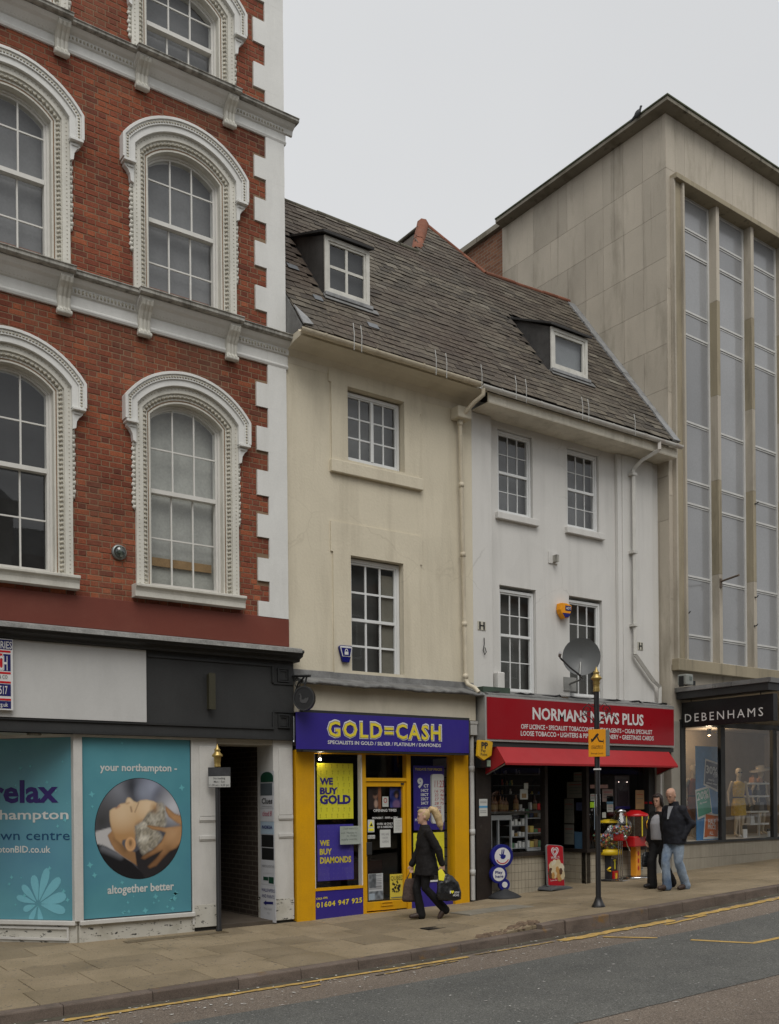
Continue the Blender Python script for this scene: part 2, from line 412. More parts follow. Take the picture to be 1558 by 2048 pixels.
def pave_sheet(name, y0, y1, mat):
    mb = MB(); n = len(XS); ys = [y0+(y1-y0)*j/4 for j in range(5)]
    vs = [Vector((x, y, z_pave(x, y)-0.05)) for y in ys for x in XS]
    mb.add(vs, [(j*n+i, (j+1)*n+i, (j+1)*n+i+1, j*n+i+1) for j in range(4) for i in range(n-1)])
    me, o = mb.mesh(name, mat); return link(name, me, None, o)
pavement = struct(pave_sheet('pavement', 1.6, YK+0.16, m_joint))
rows = [1.6, 0.72, 0.02, -0.62, -1.30, -1.92, -2.58, YK+0.16]
rs = random.Random(3)
def slab(x0, x1, y0, y1, name='paving_slab', mat=None, lift=0.0, g=0.0055, parent=None):
    mb = MB(); e = 0.006; tl = [rs.uniform(-.0025, .0025) for _ in range(4)]
    c = [(x0+g, y1+g), (x1-g, y1+g), (x1-g, y0-g), (x0+g, y0-g)]
    top = [Vector((x+(e if i in (0, 3) else -e)*0.6, y+(e if i in (0, 1) else -e)*0.6, z_pave(x, y)+tl[i]+lift)) for i, (x, y) in enumerate(c)]
    mid = [Vector((x, y, z_pave(x, y)-0.005+tl[i]+lift)) for i, (x, y) in enumerate(c)]
    bot = [Vector((x, y, z_pave(x, y)-0.06)) for x, y in c]
    mb.add(top+mid+bot, [(0, 1, 2, 3)]+[(4+i, 4+(i+1) % 4, (i+1) % 4, i) for i in range(4)]+[(8+i, 8+(i+1) % 4, 4+(i+1) % 4, 4+i) for i in range(4)])
    me, o = mb.mesh(name, mat or m_slab); return link(name, me, parent or pavement, o)
for j in range(len(rows)-1):
    y0, y1 = rows[j], rows[j+1]; x = -2.4+rs.uniform(0, .6)
    wdt = [0.9, 0.8, 0.62, 0.92, 0.75, 0.66, 0.95][j]
    while x < 22.5:
        L = wdt*rs.choice((1, 1, 1, 0.85, 1.2)); 
        slab(x, x+L, y0, y1); x += L
def cover(name, x0, x1, y0, y1, mat, label=None):
    return slab(x0, x1, y0, y1, name, mat, 0.010, 0.0)
cover('patch_repair', 9.75, 11.1, -1.15, -1.65, M('cement_patch', (0.20, 0.185, 0.15), 0.85, 0.2, 3, 60, 0.3))
cover('patch_repair', 4.8, 6.3, -0.25, -0.42, M('damp_stain', (0.12, 0.09, 0.05), 0.4, 0.3, 6, 60, 0.2))
# pavement drain
dr = thing('drain_cover', (8.72, -2.1, z_pave(8.72, -2.1)), 'small dark iron drain grate set in the pavement behind the kerb', 'drain')
m_iron = M('cast_iron', (0.03, 0.026, 0.022), 0.7, 0.3, 6, 60, 0.4, metal=0.3)
mb = MB(); zz = z_pave(8.72, -2.1)
for a in (8.53, 8.88): mb.box(a, a+.03, 2.0, 2.2, zz, zz+.009)
for b in (2.0, 2.17): mb.box(8.53, 8.91, b, b+.03, zz, zz+.0095)
mb.build('frame', m_iron, dr)
for k in range(7): MB().box(8.57+.045*k, 8.592+.045*k, 2.03, 2.17, zz-.002, zz+.007).build('bar', m_iron, dr)
# ---- kerb of granite stones, the upper run stepped
def granite():
    t = NT('kerb_granite'); a = t.noise(2.2, 6); b = t.noise(110, 3)
    c = t.mix(t.ramp(a, [(0.3, 0.0), (0.7, 1.0)]), (0.098, 0.075, 0.060), (0.150, 0.118, 0.096))
    c = t.mix(1.0, c, t.ramp(b, [(0.3, 0.7), (0.7, 1.3)]), 'MULTIPLY'); c = t.mix(1.0, c, t.ramp(t.rnd(), [(0, .85), (1, 1.15)]), 'MULTIPLY')
    d = t.ramp(t.noise(3.3, 5), [(0.62, 0), (0.72, 0.8)]); c = t.mix(d, c, (0.2, 0.11, 0.03))
    d = t.ramp(t.noise(5, 6, (0.6, 1, 1.6), 0.7), [(0.5, 0), (0.7, 0.6)]); c = t.mix(d, c, (0.05, 0.042, 0.034))
    return t.finish(c, 0.85, b, 0.5, 0.004)
m_gran = granite()
kerb = struct(strip('kerb', frange(-2.5, 22.3, 0.5), YK+0.14, YK+0.05, z_kerb_low, -0.06, m_joint))
def kerbstone(x0, x1, zf, y1=YK, wd=0.15):
    mb = MB(); g = 0.004; b = 0.018
    a, c = x0+g, x1-g
    prof = lambda x: [(y1+wd, zf(x)), (y1+b, zf(x)), (y1+b*0.35, zf(x)-b*0.35), (y1, zf(x)-b), (y1-0.012, z_road(x)-0.05), (y1+wd, z_road(x)-0.05)]
    A = [Vector((a, y, z)) for y, z in prof(a)]; B = [Vector((c, y, z)) for y, z in prof(c)]; n = 6
    mb.add(A+B, [(i, (i+1) % n, n+(i+1) % n, n+i) for i in range(n)]+[tuple(range(n))[::-1], tuple(range(n, 2*n))])
    me, o = mb.mesh('kerbstone', m_gran); return link('kerbstone', me, kerb, o)
ks = [-2.5, -1.5, -.6, 0.3, 1.25, 2.15, 3.03, 3.96, 4.95, 5.75, 6.54, 7.33, 8.13, 8.95, 9.78]
for a, b in zip(ks[:-1], ks[1:]): kerbstone(a, b, z_kerb_low)
ks = [9.62, 10.05, 10.95, 11.8, 12.6, 13.4, 14.2, 15.1, 16.0, 16.9, 17.8, 18.7, 19.6, 20.5, 21.4, 22.3]
for a, b in zip(ks[:-1], ks[1:]): kerbstone(a, b, z_kerb, YK+0.045 if a < 9.7 else YK+0.02)
# broken cobble ramp where the kerb steps
m_cob = M('cobble', (0.15, 0.105, 0.07), 0.9, 0.3, 8, 70, 0.5, rnd=0.35)
mb = MB(); rc = random.Random(5)
for i in range(110):
    x = rc.uniform(8.6, 9.72); k = (x-8.6)/1.12; y = YK+0.16+rc.uniform(0, 0.08+0.26*k); r = rc.uniform(.022, .05)
    zc = z_pave(x, y)*(1-0.0)-0.012+(rc.uniform(0, .012))
    n = 7; P = [Vector((x+math.cos(6.283*q/n)*r*rc.uniform(.8, 1.2)*1.2, y+math.sin(6.283*q/n)*r*rc.uniform(.8, 1.1), zc)) for q in range(n)]
    T = [Vector((p.x*.65+x*.35, p.y*.65+y*.35, zc+r*.8)) for p in P]
    mb.add(P+T, [(q, (q+1) % n, n+(q+1) % n, n+q) for q in range(n)]+[tuple(range(n, 2*n))], True)
ob = mb.build('cobble_patch', m_cob, None, fixn=True); stuff(ob); tag(ob, 'patch of loose broken cobbles where the kerb steps up', 'cobbles')
# opposite pavement (under the camera)
struct(strip('opposite_pavement', XS, -10.75, -16.5, lambda x: z_road(x)+0.13, 0, m_slab))
# small litter along the gutter
lit = MB(); rl = random.Random(9)
for i in range(420):
    x = rl.uniform(1.5, 16); y = -3.45-abs(rl.gauss(0, .45)) if rl.random() < .7 else rl.uniform(-8, -3.5)
    r = rl.uniform(.006, .02); a = rl.uniform(0, 3.1); z = z_road(x)+.012
    q = [Vector((x+math.cos(a+k*1.57)*r*(1.6 if k % 2 else .8), y+math.sin(a+k*1.57)*r*(1.6 if k % 2 else .8), z+rl.uniform(0, .004))) for k in range(4)]
    lit.add(q, [(0, 1, 2, 3)])
ob = lit.build('litter', M('litter_white', (0.5, 0.49, 0.46), 0.8), None, fixn=False); stuff(ob); tag(ob, 'tiny pale scraps of litter scattered on the road', 'litter')
# ================================================================ RED BRICK BUILDING
m_white = M('white_masonry_paint', (0.66, 0.66, 0.63), 0.55, 0.07, 1.5, 50, 0.12, dirt=0.18, dcol=(0.25, 0.24, 0.2), dsc=2.5)
m_white2 = M('cream_stone_trim', (0.60, 0.585, 0.52), 0.6, 0.10, 2, 50, 0.2, dirt=0.3, dcol=(0.2, 0.19, 0.15), dsc=4)
m_orn = M('carved_stone', (0.50, 0.47, 0.385), 0.7, 0.16, 5, 60, 0.3, dirt=0.45, dcol=(0.13, 0.115, 0.08), dst=(1, 1, 1), dsc=12)
m_weath = M('weathered_stone', (0.40, 0.39, 0.35), 0.8, 0.2, 4, 60, 0.4, dirt=0.8, dcol=(0.075, 0.07, 0.058), dst=(1.2, 1.2, 0.2), dsc=7, dlo=0.42)
m_frame = M('painted_sash', (0.62, 0.61, 0.57), 0.45, 0.06, 6, 60, 0.08)
m_brown = M('red_oxide_render', (0.150, 0.036, 0.022), 0.6, 0.10, 0.8, 40, 0.12, dirt=0.35, dcol=(0.21, 0.075, 0.05), dst=(0.6, 1, 1), dsc=1.6)
m_black = M('black_shopfront_paint', (0.026, 0.027, 0.027), 0.5, 0.2, 2, 40, 0.12, 0.4)
m_blackp = M('charcoal_fascia', (0.030, 0.031, 0.031), 0.55, 0.25, 1.2, 40, 0.1, 0.4, dirt=0.2, dcol=(0.07, 0.072, 0.07), dsc=2)
m_lead = M('lead_sheet', (0.17, 0.17, 0.165), 0.6, 0.3, 4, 40, 0.35, 0.4, dirt=0.5, dcol=(0.07, 0.065, 0.055), dsc=5)
m_mortar = M('mortar', (0.235, 0.155, 0.095), 0.95, 0.2, 2, 60, 0.5, dirt=0.3, dcol=(0.09, 0.06, 0.045), dsc=1.2)
m_glass = glass(); m_dark = M('dark_interior', (0.02, 0.02, 0.021), 0.9, 0.2)
m_blind = M('grey_blind', (0.19, 0.19, 0.195), 0.85, 0.15, 2, 30, 0.1); m_blind_l = M('pale_blind', (0.40, 0.40, 0.37), 0.85, 0.2, 1.5, 30, 0.1, dirt=0.4, dcol=(0.12, 0.12, 0.11), dsc=1.5)
def brick_mat():
    t = NT('red_brick'); r = t.rnd(); a = t.noise(0.55, 5, rough=0.6); b = t.noise(55, 4)
    c = t.ramp(r, [(0.0, (0.14, 0.042, 0.026)), (0.12, (0.185, 0.052, 0.030)), (0.45, (0.222, 0.061, 0.033)), (0.8, (0.25, 0.069, 0.035)), (0.95, (0.30, 0.085, 0.039)), (1.0, (0.34, 0.10, 0.047))])
    c = t.mix(1.0, c, t.ramp(a, [(0.3, 0.70), (0.5, 0.95), (0.7, 1.22)]), 'MULTIPLY')
    c = t.mix(1.0, c, t.ramp(b, [(0.28, 0.7), (0.72, 1.2)]), 'MULTIPLY')
    sp = t.ramp(t.noise(16, 5, rough=0.7), [(0.6, 0), (0.72, 0.55)]); c = t.mix(sp, c, (0.09, 0.04, 0.03))
    ef = t.ramp(t.noise(0.9, 6, (1, 1, 0.5), 0.7), [(0.50, 0), (0.72, 0.6)]); c = t.mix(ef, c, (0.15, 0.085, 0.055)); c = t.mix(1.0, c, (0.97, 1.04, 1.1), 'MULTIPLY')
    return t.finish(c, 0.9, b, 0.6, 0.004, 0.2)
m_brick = brick_mat()
XL, XR = -1.0, 7.545
bld = thing('brick_building', (4.6, 0, 0), 'tall red brick building with white arched windows, quoins and blue shop posters', 'building')
def arch(cx, hw, R, zb, zc, n=14):
    lt = zc+math.sqrt(max(0, R*R-hw*hw)); a0 = math.acos(hw/R)
    pts = [(cx-hw, zb)]
    for i in range(n+1):
        a = math.pi-a0-(math.pi-2*a0)*i/n; pts.append((cx+R*math.cos(a), zc+R*math.sin(a)))
    return pts+[(cx+hw, zb)]
RO = 0.205
def archo(cx, hw, zb, zc, n=14): return arch(cx, hw, hw+RO, zb, zc, n)
CXR, CXL, CXF = 5.916, 3.455, 0.994
#        cx   zbot  zc    rail  top bar  low bar  back          sill?
WINS = [(CXR, 4.91, 6.83, 6.31, 6.92, 5.66, m_blind_l, True), (CXL, 4.91, 6.83, 6.31, 6.92, 5.66, m_dark, True),
        (CXR, 9.02, 10.43, 10.17, 10.75, 9.60, m_blind, False), (CXL, 9.02, 10.43, 10.17, 10.75, 9.60, m_blind, False),
        (CXR, 12.36, 12.90, 12.97, 13.35, 12.36, m_blind, False), (CXL, 12.36, 12.90, 12.97, 13.35, 12.36, m_blind, False)]
WINS += [(CXF,)+w_[1:] for w_ in WINS[1::2]]
HW_OPEN, HW_GL = 0.585, 0.50
holes = [archo(c[0], HW_OPEN, c[1], c[2]) for c in WINS]
backing = MB().wall([(XL, 4.6), (XR-.01, 4.6), (XR-.01, 15.4), (XL, 15.4)], holes, -0.36, 0.002)
wall = backing.build('wall', m_mortar, bld, fixn=False)
# --- bricks in Flemish bond
def inside_surround(s, z):
    for cx, zb, zc, *_ in WINS:
        dx = abs(s-cx)
        if z < zb-0.16: continue
        if dx < 0.70 and z < zc+0.4: return True
        if z >= zc+0.36 and dx < 0.86 and (dx*dx+(z-zc)**2) < 1.06**2: return True
        if zb < 5 and zb-0.16 < z < zb-0.02 and dx < 0.78: return True
    if 8.52 < z < 8.95 or 11.99 < z < 12.28: return True
    return False
CRS, UNIT, JT = 0.0795, 0.330, 0.0115
QT = [(8.187, 7.826), (7.525, 7.164), (6.864, 6.488), (6.202, 5.857), (5.542, 5.196), (4.890, 4.66), (13.676, 13.320), (13.009, 12.642), (14.34, 13.98), (15.0, 14.64), (11.602, 11.285), (10.969, 10.623), (10.313, 9.946), (9.645, 9.284)]
def quoin_left(z):
    for a, b in QT:
        if b-0.03 < z < a+0.03: return 7.02
    return 7.22
bricks = []; rb = random.Random(11); z = 4.66; k = 0
while z < 15.35:
    x = XL+(0.0 if k % 2 == 0 else 0.165)-UNIT; i = 0
    while x < XR:
        L = 0.2135 if i % 2 == 0 else 0.1165
        s0, s1 = x, x+L-JT; lim = quoin_left(z+0.035)
        if s0 < lim-0.02 and s1 > XL:
            s1c = min(s1, lim); s0c = max(s0, XL)
            if s1c-s0c > 0.03:
                zm = z+.035; a = inside_surround(s0c+.01, zm); b_ = inside_surround(s1c-.01, zm)
                if not (a and b_):
                    n_ = 0
                    while inside_surround(s0c, zm) and n_ < 30: s0c += .01; n_ += 1
                    while inside_surround(s1c, zm) and n_ < 60: s1c -= .01; n_ += 1
                    if s1c-s0c > .015: bricks.append((s0c, s1c, z, z+CRS-JT))
        x += L; i += 1
    z += CRS; k += 1
def proj(p):
    d = Vector(p)-CAMP; zz = d.dot(FW); return CX+FPX*d.dot(RT)/zz, CY-FPX*d.dot(UP)/zz, zz
def score(b):
    s0, s1, z0, z1 = b; x, y, d = proj(((s0+s1)/2, 0, (z0+z1)/2))
    return (s1-s0)/d**2 if 12 < x < 1540 and 8 < y < 2040 else 0
def split300(items, score): 
    o = sorted(items, key=score, reverse=True); return o[:300], o[300:]
def brick_geo(mb, b, rnd_):
    s0, s1, z0, z1 = b; d = 0.004+rnd_.uniform(0, 0.005); e = 0.004; P = FM.p
    j = [rnd_.uniform(-.0015, .0015) for _ in range(4)]
    fr_ = [P(s0+e+j[0], d, z0+e), P(s1-e, d+j[1], z0+e+j[2]), P(s1-e, d, z1-e), P(s0+e, d+j[3], z1-e)]
    bk = [P(s0, -0.02, z0), P(s1, -0.02, z0), P(s1, -0.02, z1), P(s0, -0.02, z1)]
    md = [P(s0, d-e, z0), P(s1, d-e, z0), P(s1, d-e, z1), P(s0, d-e, z1)]
    mb.add(fr_+md+bk, [(0, 1, 2, 3)]+[(4+i, 4+(i+1) % 4, (i+1) % 4, i) for i in range(4)]+[(8+i, 8+(i+1) % 4, 4+(i+1) % 4, 4+i) for i in range(4)])
near, far = split300(bricks, score); shared = {}
for b in near:
    key = (round(b[1]-b[0], 3), rb.randrange(3))
    if key not in shared:
        mb = MB(); brick_geo(mb, (0, b[1]-b[0], 0, CRS-JT), rb); shared[key] = mb.mesh('brick', m_brick, Vector((0, 0, 0)))[0]
    link('brick', shared[key], wall, (b[0], 0, b[2]))
mb = MB()
for b in far: brick_geo(mb, b, rb)
stuff(mb.build('brick', m_brick, wall, fixn=False))
# --- quoins
for a, b in QT: MB().box(7.03, XR, -0.2, 0.034, b, a).build('quoin', m_white, bld)
zs = sorted(QT, key=lambda q: q[1])
MBq = [(zs[i][0], zs[i+1][1]) for i in range(len(zs)-1)]+[(15.0, 15.4)]
for a, b in MBq:
    if b-a > 0.02: MB().box(7.225, XR-0.001, -0.2, 0.0335, a, b).build('quoin', m_white, bld)
# --- arched windows
def lump(mb, s, d, z, rs_, rd, rz):
    P = mb.fr.p
    vs = [P(s-rs_, d, z), P(s+rs_, d, z), P(s, d, z-rz), P(s, d, z+rz), P(s, d+rd, z), P(s-rs_*.7, d+rd*.55, z+rz*.7), P(s+rs_*.7, d+rd*.55, z+rz*.7), P(s-rs_*.7, d+rd*.55, z-rz*.7), P(s+rs_*.7, d+rd*.55, z-rz*.7)]
    mb.add(vs, [(0, 7, 4, 5), (1, 6, 4, 8), (3, 5, 4, 6), (2, 8, 4, 7), (0, 5, 3), (3, 6, 1), (1, 8, 2), (2, 7, 0)], True)
def along(pts, step):
    out = []; carry = 0.0
    for a, b in zip(pts[:-1], pts[1:]):
        L = math.hypot(b[0]-a[0], b[1]-a[1]); t = step-carry if carry else step/2
        while t < L:
            k = t/L; out.append((a[0]+(b[0]-a[0])*k, a[1]+(b[1]-a[1])*k, math.atan2(b[1]-a[1], b[0]-a[0]))); t += step
        carry = (L-(t-step)) % step
    return out
def arched_window(cx, zb, zc, rail, bt, bl, back, sill, lab):
    win = MB()
    dF, dB = -0.13, -0.22
    zg = zb+0.085
    win.ring(archo(cx, HW_OPEN, zb, zc), archo(cx, HW_GL+.03, zb, zc), dB-.03, -0.10)        # box frame
    win.ring(archo(cx, HW_GL+.03, zb+.02, zc), archo(cx, HW_GL, zb+.02, zc), dB, dF)
    win.box(cx-HW_GL, cx+HW_GL, dB-.02, dF, zb, zg)
    win.box(cx-HW_GL, cx+HW_GL, dB, dF+.01, rail-.03, rail+.03)
    w_ = win.build('window', m_frame, bld, 0)
    w_['label'] = lab
    # inner stepped jamb ring
    MB().ring(archo(cx, HW_OPEN+.01, zb, zc), archo(cx, HW_OPEN-.025, zb, zc), -0.10, 0.0).build('reveal', m_white2, w_)
    col = [cx-HW_GL+HW_GL*2*i/3 for i in range(4)]
    Rg = HW_GL+RO; top = lambda s: zc+math.sqrt(Rg*Rg-(s-cx)**2)
    bars = MB()
    for c in col[1:3]:
        bars.box(c-.011, c+.011, dF-.03, dF-.005, rail, top(c)); bars.box(c-.011, c+.011, dB, dB+.025, zg, rail)
    hz = []
    if bl > zg+.1: bars.box(cx-HW_GL, cx+HW_GL, dB, dB+.022, bl-.01, bl+.01)
    bars.box(cx-HW_GL, cx+HW_GL, dF-.03, dF-.008, bt-.01, bt+.01)
    bars.build('glazing_bar', m_frame, w_)
    rp = random.Random(int(cx*100+zb*10))
    def pane(pts, d):
        P = FM.p; ti, tj = rp.uniform(-.004, .004), rp.uniform(-.006, .006)
        s0 = pts[0][0]; z0 = pts[0][1]
        mb = MB(); mb.add([P(s, d+(s-s0)*ti+(z-z0)*tj, z) for s, z in pts], [tuple(range(len(pts)))]); mb.build('pane', m_glass, w_, fixn=False)
    for a, b in zip(col[:-1], col[1:]):
        lows = [zg, bl, rail] if bl > zg+.1 else [zg, rail]
        for z0, z1 in zip(lows[:-1], lows[1:]): pane([(a, z0), (b, z0), (b, z1), (a, z1)], dB+.012)
        pane([(a, rail), (b, rail), (b, bt), (a, bt)], dF-.018)
        ar = [(b-(b-a)*i/5, top(b-(b-a)*i/5)) for i in range(6)]
        pane([(a, bt), (b, bt)]+ar, dF-.018)
    MB().sheet([(cx-.6, zb), (cx+.6, zb), (cx+.6, zc+.8), (cx-.6, zc+.8)], [], -0.31).build('blind', back, w_, fixn=False)
    # carved surround
    sur = MB()
    sur.ring(archo(cx, 0.79, zb, zc, 20), archo(cx, 0.685, zb, zc, 20), -0.01, 0.055)
    for o_, i_, d1 in ((0.687, 0.640, 0.028), (0.642, 0.600, 0.008)): sur.ring(archo(cx, o_, zb, zc, 20), archo(cx, i_, zb, zc, 20), -0.02, d1)
    s_ = sur.build('surround', m_white2, w_, 0.004)
    eg = MB()
    for s, z, a in along(archo(cx, 0.648, zb, zc, 24), 0.062): lump(eg, s, 0.008, z, 0.033, 0.045, 0.028)
    for s, z, a in along(archo(cx, 0.745, zb, zc, 24), 0.055): lump(eg, s, 0.05, z, 0.010, 0.014, 0.010)
    stuff(eg.build('egg_moulding', m_orn, w_))
    zh = zc+0.305
    hood = MB()
    hood.ring(archo(cx, 0.945, zh, zc, 20), archo(cx, 0.86, zh, zc, 20), -0.01, 0.125); hood.ring(archo(cx, 0.862, zh, zc, 20), archo(cx, 0.775, zh, zc, 20), -0.01, 0.105)
    hood.ring(archo(cx, 0.965, zh+.03, zc, 20), archo(cx, 0.925, zh+.03, zc, 20), -0.01, 0.145)
    for sg in (-1, 1): hood.box(cx+sg*.775, cx+sg*.95, 0, .15, zh-.012, zh+.022)
    hood.build('hood_mould', m_white, w_, 0.004)
    de = MB()
    for s, z, a in along(archo(cx, 0.893, zh+.03, zc, 24), 0.042): lump(de, s, 0.123, z, 0.018, 0.016, 0.018)
    stuff(de.build('hood_ornament', m_orn, w_))
    for sg in (-1, 1):
        P = [(.79, zh), (.93, zh), (.925, zh-.05), (.88, zh-.09), (.845, zh-.15), (.835, zh-.24), (.79, zh-.26)]
        mb = MB(); mb.poly([(cx+sg*a, b) for a, b in P], -0.01, 0.085); mb.box(cx+sg*.80, cx+sg*.89, .085, .10, zh-.06, zh-.03); mb.build('corbel', m_white, w_, 0.004)
        dr_ = MB(); zz = zh-.28; i = 0
        while zz > max(zh-1.2, zb+.15): lump(dr_, cx+sg*(.80+.012*(i % 2)), 0.01, zz, 0.035, 0.045, 0.045); zz -= .062; i += 1
        stuff(dr_.build('leaf_drop', m_white2, w_))
    if sill:
        mb = MB(); pr = [(-.05, zb), (.20, zb-.012), (.20, zb-.05), (.165, zb-.07), (.15, zb-.11), (.15, zb-.185), (0, zb-.185), (-.05, zb-.185)]
        mb.prof(pr, cx-.85, cx+.84); mb.build('sill', m_weath if False else m_white2, w_, 0.006)
    return w_
LABS = ['sash window with a pale blind and a plank across', 'dark sash window at the frame edge', 'grey arched sash window', 'grey arched sash window', 'upper sash window', 'upper sash window', 'dark sash window', 'grey arched sash window', 'upper sash window']
for wv, lb in zip(WINS, LABS): arched_window(*wv, lb)
for cx_ in (CXR, CXL): MB().box(cx_-.5, cx_+.5, -.305, -.29, 9.12, 9.30).build('reflection_strip', M('reflected_rust', (0.22, 0.10, 0.06), 0.8, 0.2), bld)  # rust-toned strips behind the panes, a painted stand-in for a reflection in the glass
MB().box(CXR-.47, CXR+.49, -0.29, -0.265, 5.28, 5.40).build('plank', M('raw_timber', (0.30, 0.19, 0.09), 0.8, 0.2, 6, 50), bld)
# --- string cornices with breaks under the windows, brackets, dentils
def cornice(zt, zb, lab, off):
    h = zt-zb
    body = [(-.02, zb), (.035, zb), (.05, zb+.03), (.05, zb+h*.10), (.03, zb+h*.14), (.03, zb+h*.42), (.06, zb+h*.45), (.075, zb+h*.62), (.12, zb+h*.68), (.165, zb+h*.78), (.165, zb+h*.80), (-.02, zb+h*.80)]
    slab_ = [(-.02, zb+h*.80), (.20, zb+h*.80), (.225, zb+h*.84), (.225, zb+h*.92), (.24, zb+h*.94), (.24, zb+h*.965), (-.02, zt+.02)]
    mb = MB(); mb.prof(body, XL, XR+.03)
    mb.prof([(.03, b) if False else (d+.0, b) for d, b in body], XR+.03, XR+.03+.001) if False else None
    c_ = mb.build('cornice', m_white, bld, 0.003); c_['label'] = lab
    mb = MB(); mb.prof(slab_, XL, XR+.16 if off else XR+.10)
    for cx in (CXR, CXL, CXF):
        mb.prof([(d+.075 if d > 0 else d, b+.004 if d > .1 else b+.006) for d, b in slab_], cx-.79, cx+.79)
    mb.build('cornice_slab', m_weath, c_, 0.003)
    for cx in (CXR, CXL, CXF): MB().prof([(d+.06 if d > .07 else d-.001, b) for d, b in body[5:]], cx-.775, cx+.775).build('cornice_break', m_white, c_, 0.003)
    if off: MB().prof([(d, b-.001) for d, b in body[5:]], XR+.03, XR+.13).build('cornice_return', m_white, c_, 0.003)
    de = MB(); x = XL+.05
    while x < XR: lump(de, x, 0.066, zb+h*.53, 0.016, 0.02, h*.065); x += 0.05
    stuff(de.build('dentil_band', m_orn, c_))
    for cx in (CXR, CXL, CXF):
        for q in (-.655, .69):
            pr = [(.02, zb-.10), (.06, zb-.115), (.095, zb-.09), (.10, zb-.05), (.075, zb-.01), (.085, zb+h*.25), (.14, zb+h*.45), (.20, zb+h*.58), (.225, zb+h*.7), (.22, zb+h*.78), (.02, zb+h*.78)]
            mb = MB(); a = cx+q
            mb.prof(pr, a-.085, a+.085)
            for o_ in (-.055, 0, .055): mb.prof([(d+.012, b) for d, b in pr[1:9]]+[(.03, zb+h*.7), (.03, zb)], a+o_-.017, a+o_+.017)
            mb.tube([FM.p(a-.10, .075, zb-.075), FM.p(a+.10, .075, zb-.075)], .035, 8)
            mb.build('bracket', m_white2, c_, 0.004)
cornice(8.97, 8.49, 'weathered string cornice between first and second floor', False)
cornice(12.30, 11.94, 'upper string cornice with a projecting end', True)
# --- painted band and round wall lamp
MB().box(XL, XR+.01, -0.1, 0.03, 4.235, 4.665).build('painted_band', m_brown, bld, 0.006)
lampw = thing('wall_light', (4.89, 0, 5.33), 'small round glass bulkhead light on the brick wall between the lower windows', 'light')
mb = MB(); mb.lathe(FM.p(4.885, 0, 5.325), [(.105, 0), (.108, .02), (.10, .045), (.085, .05)], 24, FM.n); mb.build('rim', M('grey_metal', (0.23, 0.25, 0.24), 0.4, 0.2, metal=0.6), lampw)
mb = MB(); mb.lathe(FM.p(4.885, .045, 5.325), [(.085, 0), (.075, .035), (.045, .06), (0, .068)], 24, FM.n); mb.build('lens', glass('lamp_glass', 2.2, (0.35, 0.4, 0.38)), lampw)
mb = MB(); mb.box(4.86, 4.91, .04, .08, 5.30, 5.40); mb.tube([FM.p(4.90, .06, 5.25), FM.p(4.90, .06, 5.39)], .018, 8); mb.build('bulb', M('lamp_white', (0.6, 0.6, 0.55), 0.4), lampw)
# --- dark shop fascia
mb = MB()
mb.prof([(-.05, 4.235), (.33, 4.15), (.34, 4.12), (.30, 4.095), (.29, 4.06), (.20, 4.03), (.19, 3.99), (-.05, 3.99)], XL, XR+.10); fas_c = mb.build('fascia_cornice', m_black, bld, 0.004)
mb = MB(); mb.prof([(-.02, 4.242), (.30, 4.178), (.352, 4.165), (.356, 4.105), (.348, 4.105), (.30, 4.152), (-.02, 4.225)], XL, XR+.05); mb.build('lead_flashing', M('worn_lead', (0.30, 0.30, 0.285), 0.6, 0.35, 5, 40, 0.3, dirt=0.7, dcol=(0.05, 0.05, 0.048), dst=(.5, 1, 2), dsc=4), bld)
fascia = MB().box(XL, XR+.035, -0.1, 0.10, 2.80, 4.0).build('fascia_board', m_blackp, bld)
mb = MB()
for z0 in (2.80, 2.955): mb.box(XL, 7.23, .10, .125, z0, z0+.028)
mb.box(5.25, 7.23, .10, .122, 3.90, 3.925)
mb.box(7.205, 7.23, .10, .124, 2.98, 3.22); mb.box(7.205, 7.23, .10, .124, 3.66, 3.92)
mb.box(7.23, XR+.03, .10, .118, 3.215, 3.24); mb.box(7.23, XR+.03, .10, .118, 3.64, 3.665)
for z0 in (2.98, 3.68):
    for a in (0, .03): mb.ring([(7.30+a, z0+a), (7.50-a, z0+a), (7.50-a, z0+.21-a), (7.30+a, z0+.21-a)], [(7.32+a, z0+.02+a), (7.48-a, z0+.02+a), (7.48-a, z0+.19-a), (7.32+a, z0+.19-a)], .10, .128-a*.4, close=True)
mb.build('fascia_moulding', m_black, fascia)
MB().box(XL, 5.215, .10, .135, 2.985, 3.985).build('blank_sign_panel', M('blank_white_panel', (0.50, 0.50, 0.485), 0.5, 0.05, 1.2, 40, 0.05, dirt=0.12, dcol=(0.2, 0.2, 0.19), dsc=3), fascia)
mb = MB(); s0, z0 = FM.px(420, 1417, .2); s1, z1 = FM.px(429, 1348, .2); mb.box(s0, s1-.02, .10, .20, z0, z1); mb.box(s0-.015, s1+.01, .19, .21, z0-.01, z1+.01); mb.build('mounting_bar', M('khaki_metal', (0.045, 0.042, 0.025), 0.5), fascia)
